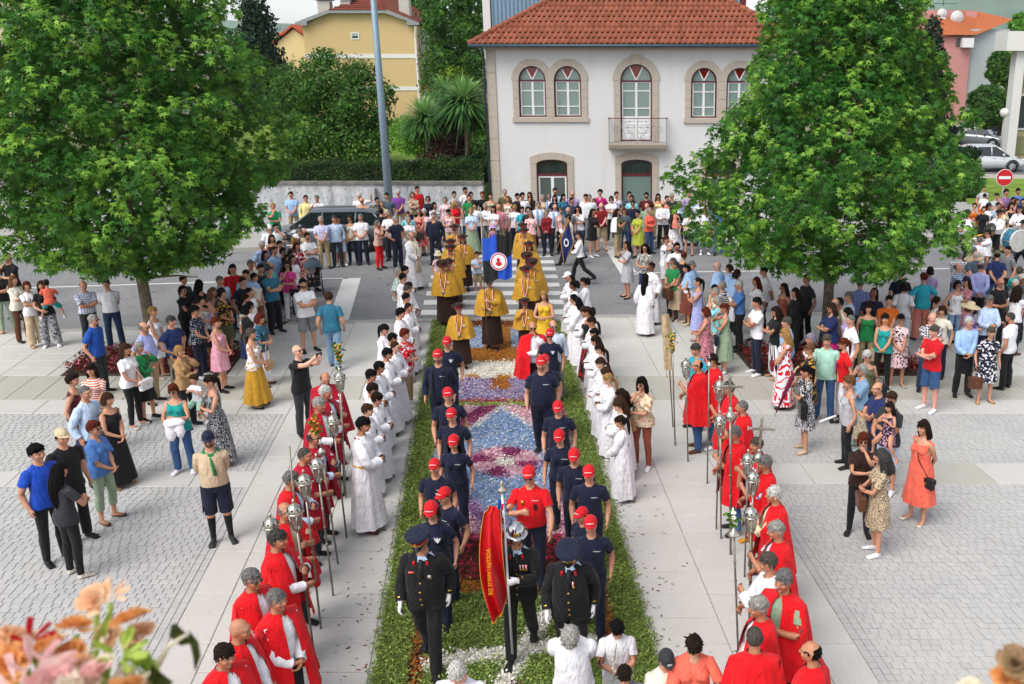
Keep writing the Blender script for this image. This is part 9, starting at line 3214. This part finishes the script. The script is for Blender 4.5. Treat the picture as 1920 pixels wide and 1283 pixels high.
# ================================================================== cars
def car(name,label,loc_,rz_,c,L=4.25,W=1.76,H=1.48,est=False):
 o=empty(name,loc_,rz_);tag(o,label,'car','parked cars')
 t=NT('car paint '+c);t.base(lin(c),.28,.35,.5);t.b.inputs['Coat Weight'].default_value=.6;paint=t.m
 hl=L/2
 st_=[(-hl,.42,.58,.70),(-hl+.12,.26,.66,.80),(-hl+.55,.20,.78,.86),(-hl+1.15,.20,.90,.88),(-.2,.20,.94,.88),(hl-1.0,.20,.98,.88),(hl-.35,.22,1.02,.85),(hl-.05,.30,.98,.80),(hl,.45,.80,.74)]
 V,F=[],[]
 n=12
 for(x,z0,z1,wd)in st_:
  hw=W/2*wd/.88
  zm=(z0+z1)/2
  for(fy_,fz)in((-.78,0),(-.95,.12),(-1,.4),(-.985,.7),(-.93,.94),(-.8,1),(.8,1),(.93,.94),(.985,.7),(1,.4),(.95,.12),(.78,0)):
   V.append((x,fy_*hw,z0+(z1-z0)*fz))
 for i in range(len(st_)-1):
  for k in range(n):
   k2=(k+1)%n
   F.append((i*n+k,i*n+k2,(i+1)*n+k2,(i+1)*n+k))
 F+=[tuple(range(n)),tuple(range((len(st_)-1)*n,len(st_)*n))[::-1]]
 mb=MB().add(V,F);mb.build('body',paint,o,True)
 rear=hl-(.12 if est else .35)
 gh=[(-hl+1.05,.90,.0),(-hl+1.75,.93,.97),(-.15,.94,1.0),(rear-.75,.97,.99),(rear-.12,1.0,.74 if est else .55),(rear,1.0,.0)]
 V,F=[],[]
 for(x,zb_,r_)in gh:
  zt_=zb_+(H-zb_)*r_
  hw0=W/2*.93;hw1=hw0-.17*r_
  V+=[(x,-hw0,zb_-.02),(x,-hw1,zt_-.05*r_),(x,-hw1+.14,zt_+.012),(x,hw1-.14,zt_+.012),(x,hw1,zt_-.05*r_),(x,hw0,zb_-.02)]
 for i in range(len(gh)-1):
  for k in range(5):F.append((i*6+k,i*6+k+1,(i+1)*6+k+1,(i+1)*6+k))
 gmesh=MB().add(V,F)
 gmesh.build('windows',plain('car glass','#1a2226',.06,.0,var=.02,spec=.9),o)
 mb=MB()
 rf=[(-hl+1.72,.955),(-.15,1.0),(rear-.72,.99),(rear-.25,.86 if est else .74)]
 V,F=[],[]
 for(x,r_)in rf:
  zb_=.94;zt_=zb_+(H-zb_)*r_;hw1=W/2*.93-.165*r_
  V+=[(x,-hw1-.006,zt_-.055),(x,-hw1+.13,zt_+.02),(x,0,zt_+.04),(x,hw1-.13,zt_+.02),(x,hw1+.006,zt_-.055)]
 for i in range(3):
  for k in range(4):F.append((i*5+k,i*5+k+1,(i+1)*5+k+1,(i+1)*5+k))
 mb.add(V,F);mb.build('roof_panel',paint,o,True)
 for s_ in(1,-1):
  hw0,hw1=W/2*.93+.006,W/2*.93-.155
  for(x0,x1)in((-hl+1.05,-hl+1.75),(-.02,-.02),(rear-1.0,rear-.95),(rear,rear-.4)):
   mb=MB();mb.tube([(x0,s_*hw0,.93),(x1,s_*hw1,H-.06)],.032,6);mb.build('pillar',paint,o,True)
  mb=MB();mb.ball((-hl+1.45,s_*(W/2+.08),1.0),(.08,.1,.07),10,8);mb.build('mirror',paint,o,True)
  mb=MB();mb.ball((-hl+.16,s_*W*.36,.68),(.14,.17,.075),12,8);mb.build('headlight',plain('headlamp','#b9c2c8',.1),o,True)
  mb=MB();mb.box(hl-.08,hl-.0,s_*W*.36-.1,s_*W*.36+.1,.72,.98,.03);mb.build('tail_light',plain('tail lamp','#7a0d10',.2),o)
  for x in(-hl+.85,hl-.85):
   y=s_*(W/2-.09)
   mb=MB();mb.lathe([(.2,-.1),(.31,-.1),(.32,-.06),(.32,.06),(.31,.1),(.2,.1)],26);V=np.concatenate(mb.v);mb.v=[np.stack([V[:,0]+x,V[:,2]+y,V[:,1]+.32],1)];w_=mb.build('wheel',plain('tyre rubber','#121212',.85),o,True)
   mb=MB();mb.lathe([(.002,0),(.06,.012),(.205,-.02)],20)
   for k in range(7):
    a=k*2*math.pi/7;mb.tube([(.04*math.cos(a),.04*math.sin(a),.02),(.2*math.cos(a),.2*math.sin(a),.01)],.018,5)
   V=np.concatenate(mb.v);mb.v=[np.stack([V[:,0]+x,V[:,2]*s_+y+s_*.095,V[:,1]+.32],1)];mb.build('rim',plain('alloy rim','#a9acb0',.3,.8),w_)
   mb=MB();mb.lathe([(.33,0),(.40,0)],24,(0,0,0),1,1,0,math.pi);V=np.concatenate(mb.v);mb.v=[np.stack([V[:,0]+x,np.full(len(V),s_*(W/2+.004)),V[:,1]+.32],1)];mb.build('arch_shade',plain('dark grille and arch shade','#1b1b1d',.7),o)  # flat dark half-ring stands for the shade of the wheel well
  for x in(-.25,.75):
   mb=MB();mb.box(x,x+.16,s_*(W/2+.0)-.012,s_*(W/2)+.016,.80,.83,.006);mb.build('door_handle',paint,o)
 mb=MB();mb.box(-hl-.012,-hl+.05,-.26,.26,.40,.51,.01);mb.build('number_plate',M_WPAINT,o)
 mb=MB();mb.box(-hl-.005,-hl+.08,-.45,.45,.54,.62,.02);mb.build('grille',plain('dark grille and arch shade','#1b1b1d',.7),o)
 return o
gC=gp(607,474)
car('silver_estate_car','silver estate car parked behind the crowd across the road',(gC[0],gC[1]+.75,0),R(7),'#5c6368',4.4,est=True)
gC=gp(1862,326)
car('white_car','white hatchback parked on the side street beyond the lawn',(gC[0]-.4,gC[1]+.3,.14),R(182),'#cfd2d6',4.2)
gC=gp(1843,277)
car('silver_car','silver hatchback in the far car park next to the round tree',(gC[0]+1.5,gC[1]+2,.14),R(178),'#a9b2ba',4.0)
gC=gp(1825,277)
car('grey_saloon','grey saloon nose-out in the far car park',(gC[0],gC[1]-.5,.14),R(150),'#8b9298',4.3)
gC=gp(1718,268)
car('pale_blue_car','pale car glimpsed through the plaza tree leaves',(gC[0],gC[1],.14),R(170),'#9fb2bd',4.1)
# ================================================================== street furniture
yl=38.3
xb=pl(728,360,yl)[0]
lp=empty('lamp_post',(xb,yl,.12));tag(lp,'tall grey steel lamp post in front of the garden wall','lamp post')
mb=MB();mb.tube([(0,0,0),(0,0,5),(0,0,11.5)],[.17,.135,.09],14);mb.build('shaft',plain('grey lamp steel','#7f94a3',.5,.3,var=.06),lp,True)
mb=MB();mb.tube([(0,0,0),(0,0,.5)],.2,14);mb.build('base_sleeve',plain('grey lamp steel','#7f94a3',.5,.3),lp,True)
mb=MB();mb.tube([(0,0,11.5),(0,-.5,12.0),(0,-1.6,12.1)],.05,8);mb.box(-.15,.15,-2.2,-1.5,12.02,12.16,.03);mb.build('lamp_head',plain('grey lamp steel','#7f94a3',.5,.3),lp)
ys=41.5
q=pl(1883,333,ys)
sg=empty('no_entry_sign',(q[0],ys,.12));tag(sg,'round red no entry sign with white bar at the lawn','road sign')
mb=MB();mb.tube([(0,0,0),(0,0,q[2]-.12)],.03,8);mb.build('post',plain('galvanised post','#9a9da0',.5,.5),sg,True)
def disc(r0,r1,y0,z,n=32):
 mb=MB();mb.lathe([(.002,0),(r1,0),(r1,.015),(.002,.015)],n);V=np.concatenate(mb.v);mb.v=[np.stack([V[:,0],y0-V[:,2],V[:,1]+z],1)];return mb
disc(0,.36,-.03,q[2]-.12).build('rim',M_WPAINT,sg);disc(0,.335,-.0475,q[2]-.12).build('face',plain('sign red','#b90d16',.4),sg)
mb=MB();mb.box(-.25,.25,-.07,-.0645,q[2]-.18,q[2]-.06);mb.build('white_bar',M_WPAINT,sg)
g_=gp(1872,322)
gl=empty('globe_lamp',(g_[0],g_[1],.1));tag(gl,'globe street lamp on a thin post by the office block','lamp post')
zz_=pl(1883,215,g_[1])[2]
mb=MB();mb.tube([(0,0,0),(0,0,zz_-.3)],[.06,.045],8);mb.build('post',plain('lamp post steel','#9a9c96',.5,.4),gl,True)
mb=MB();mb.ball((0,0,zz_),.27,16,12);mb.build('globe',plain('opal globe','#d4d2c8',.3),gl,True)
gt=pl(776,278,43)
bt=empty('garden_table',(gt[0],43,zG));tag(bt,'small grey stone table in the garden behind the hedge','table')
mb=MB();mb.box(-.28,.28,-.28,.28,.62,.7,.02);mb.build('table_top',M_KERB,bt)
for s_ in(-.15,.15):
 mb=MB();mb.box(s_-.04,s_+.04,-.04,.04,0,.615);mb.build('leg',M_KERB,bt)
 # ================================================================== bouquet on the balcony rail, close to the camera
def petalmat(key,a,b_):
 t=NT(key)
 n=t.noise(t.obj(),60.0,2.0)
 t.base(t.mix(t.step(n,.3,.7),lin(a),lin(b_)),.6,0,.3)
 tr=t.node('BsdfTranslucent');tr.inputs['Color'].default_value=(*lin(b_),1)
 mx=t.node('MixShader');mx.inputs[0].default_value=.35
 t.l.new(t.b.outputs[0],mx.inputs[1]);t.l.new(tr.outputs[0],mx.inputs[2]);t.l.new(mx.outputs[0],t.out.inputs['Surface'])
 return t.m
FM=dict(peach=petalmat('peach petals','#efb689','#f7d5b4'),orange=petalmat('orange petals','#e0944a','#f0b87a'),pink=petalmat('pink petals','#e6a5a6','#f3cdc6'),white=petalmat('cream petals','#e9dcc0','#f5eddc'),red=petalmat('red petals','#a80d1c','#cc1a28'),green=petalmat('lime petals','#8fae3a','#c3d56c'),dark=petalmat('dark leaf','#2c3319','#4c5526'))
def bloom(par,c,R_,kind,seed):
 r2=random.Random(seed)
 mb=MB()
 n={'carn':46,'rose':26,'star':6}[kind]
 for k in range(n):
  t=(k+.5)/n
  a=k*2.39996
  el=R(82-78*t)if kind!='star' else R(25)
  rad=R_*(.25+.75*t)if kind!='star' else R_*1.3
  d=np.array([math.cos(a)*math.cos(el),math.sin(a)*math.cos(el),math.sin(el)])
  s_=np.array([-math.sin(a),math.cos(a),0])
  w_=R_*(.34 if kind!='star' else .22)*(.6+.6*t)
  b0=d*rad*.15
  V=[b0,b0+d*rad*.5+s_*w_,d*rad+s_*w_*.8+np.array([0,0,r2.uniform(-.1,.15)*R_]),d*rad*1.06+np.array([0,0,r2.uniform(-.1,.2)*R_]),d*rad-s_*w_*.8+np.array([0,0,r2.uniform(-.1,.15)*R_]),b0+d*rad*.5-s_*w_]
  mb.add(V,[(0,1,2,3),(0,3,4,5)])
 return mb
bq_=empty('bouquet',tuple(pl(140,1330,1.0)));tag(bq_,'out-of-focus bouquet of peach, pink and red flowers close to the lens','bouquet')
BQ=np.array(bq_.location)
FL=[(180,1125,.032,'peach','rose',1.05),(205,1118,.024,'peach','star',1.04),(140,1178,.030,'orange','rose',1.0),(245,1165,.034,'orange','carn',1.0),(262,1192,.030,'peach','carn',1.01),(205,1190,.026,'peach','rose',1.03),(55,1205,.030,'red','star',.98),(25,1200,.040,'peach','carn',.99),(85,1222,.036,'orange','carn',.97),(130,1228,.03,'orange','carn',.98),(15,1250,.04,'orange','rose',.95),(60,1262,.045,'pink','star',.92),(115,1262,.045,'pink','star',.93),(170,1275,.040,'pink','rose',.92),(30,1290,.04,'pink','star',.9),(225,1230,.034,'green','star',.96),(265,1255,.034,'green','rose',.96),(222,1280,.02,'white','rose',.93),(265,1283,.022,'white','rose',.93),(195,1245,.018,'white','carn',.95),(235,1265,.016,'white','carn',.94),(100,1195,.018,'white','star',1.0),(150,1245,.026,'peach','rose',.95),(190,1215,.018,'white','star',.98),(0,1225,.04,'peach','rose',.97),(95,1290,.045,'pink','rose',.9),(140,1295,.04,'white','rose',.9),(230,1300,.04,'orange','carn',.9)]
for i,(u,v,r_,c,kind,Y)in enumerate(FL):
 mb=bloom(bq_,c,r_*.72,kind,i)
 V=np.concatenate(mb.v)
 mb.v=[V@(rz(i*1.3)@rx(R(random.uniform(15,50)))).T+pl(u,v,Y)-BQ]
 mb.build('bloom',FM[c],bq_)
 mb=MB();e_=pl(u,v,Y)-BQ;mb.tube([e_+(0,0,-.01),e_*.6+np.array([0,0,-.06]),(random.uniform(-.03,.03),0,-.2)],.0035,5);mb.build('stem',FM['green'],bq_,True)
def bigleaf(pts,c,w_,par,org):
 P_=[pl(*q)-org for q in pts]
 V,F=[],[]
 for k,q in enumerate(P_):
  t=k/(len(P_)-1)
  ww=w_*math.sin(math.pi*min(.97,t*.9+.1))
  T_=P_[min(k+1,len(P_)-1)]-P_[max(k-1,0)];s_=np.cross(T_,(0,1,.3));s_/=np.linalg.norm(s_)
  V+=[q-s_*ww,q+np.array([0,.004,0]),q+s_*ww]
 for k in range(len(P_)-1):
  for j in range(2):F.append((k*3+j,k*3+j+1,k*3+4+j,k*3+3+j))
 mb=MB().add(V,F);mb.build('leaf',FM[c],par,True)
mb=MB();mb.tube([pl(285,1270,.98)-BQ,pl(315,1212,1.0)-BQ,pl(355,1187,1.0)-BQ],[.004,.003,.002],6);mb.build('stem',FM['white'],bq_,True)
bigleaf([(326,1172,1.0),(332,1190,1.0),(345,1203,1.0),(358,1206,1.0)],'dark',.012,bq_,BQ)
bigleaf([(352,1186,1.0),(364,1205,1.0),(369,1230,1.0),(366,1258,1.0)],'dark',.006,bq_,BQ)
bigleaf([(280,1290,.95),(300,1266,.95),(322,1283,.95)],'dark',.02,bq_,BQ)
bigleaf([(205,1150,1.02),(190,1190,1.02),(160,1240,1.0)],'green',.006,bq_,BQ)
bigleaf([(230,1185,1.0),(245,1200,1.0),(235,1225,1.0)],'green',.014,bq_,BQ)
b2=empty('bouquet',tuple(pl(1900,1330,1.0)));tag(b2,'blurred dried brown bloom at the bottom right corner','bouquet')
B2=np.array(b2.location)
FM['brown']=petalmat('dried petals','#8a6a4c','#b89c78')
for i,(u,v,r_,c)in enumerate(((1903,1245,.024,'brown'),(1885,1275,.02,'orange'),(1912,1285,.03,'peach'),(1820,1300,.02,'white'))):
 mb=bloom(b2,c,r_,'carn',90+i);V=np.concatenate(mb.v);mb.v=[V@rx(R(30)).T+pl(u,v,1.0)-B2];mb.build('bloom',FM[c],b2)
 # ================================================================== labels: make every one single out its thing
seen_={}
for o in list(COL.objects):
 if o.parent is None and 'label' in o:seen_.setdefault(o['label'],[]).append(o)
TH=['leftmost','second from left','third from left','fourth from left','fifth from left','sixth from left']
for lab,os_ in seen_.items():
 if len(os_)>1:
  os_.sort(key=lambda o:o.location[0]/max(1,o.location[1]))
  for k,o in enumerate(os_):o['label']=' '.join(lab.split()[:13])+', '+(TH[k]if k<len(os_)-1 or k==0 else 'rightmost')
for o in COL.objects:
 if 'label' in o:
  w_=o['label'].split()
  if len(w_)>16:
   print('LONG',len(w_),o['label'])
   o['label']=' '.join(w_[:16])
   # ================================================================== air
mb=MB();mb.box(-3900,3900,-30,3700,-30,260)
t=NT('haze air')
t.n.remove(t.b)
pv=t.node('VolumePrincipled')
pv.inputs['Color'].default_value=(.80,.88,1.0,1)
pv.inputs['Density'].default_value=0.00012
pv.inputs['Anisotropy'].default_value=0.0
t.l.new(pv.outputs[0],t.out.inputs['Volume'])
tag(mb.build('haze',t.m),kind='stuff')
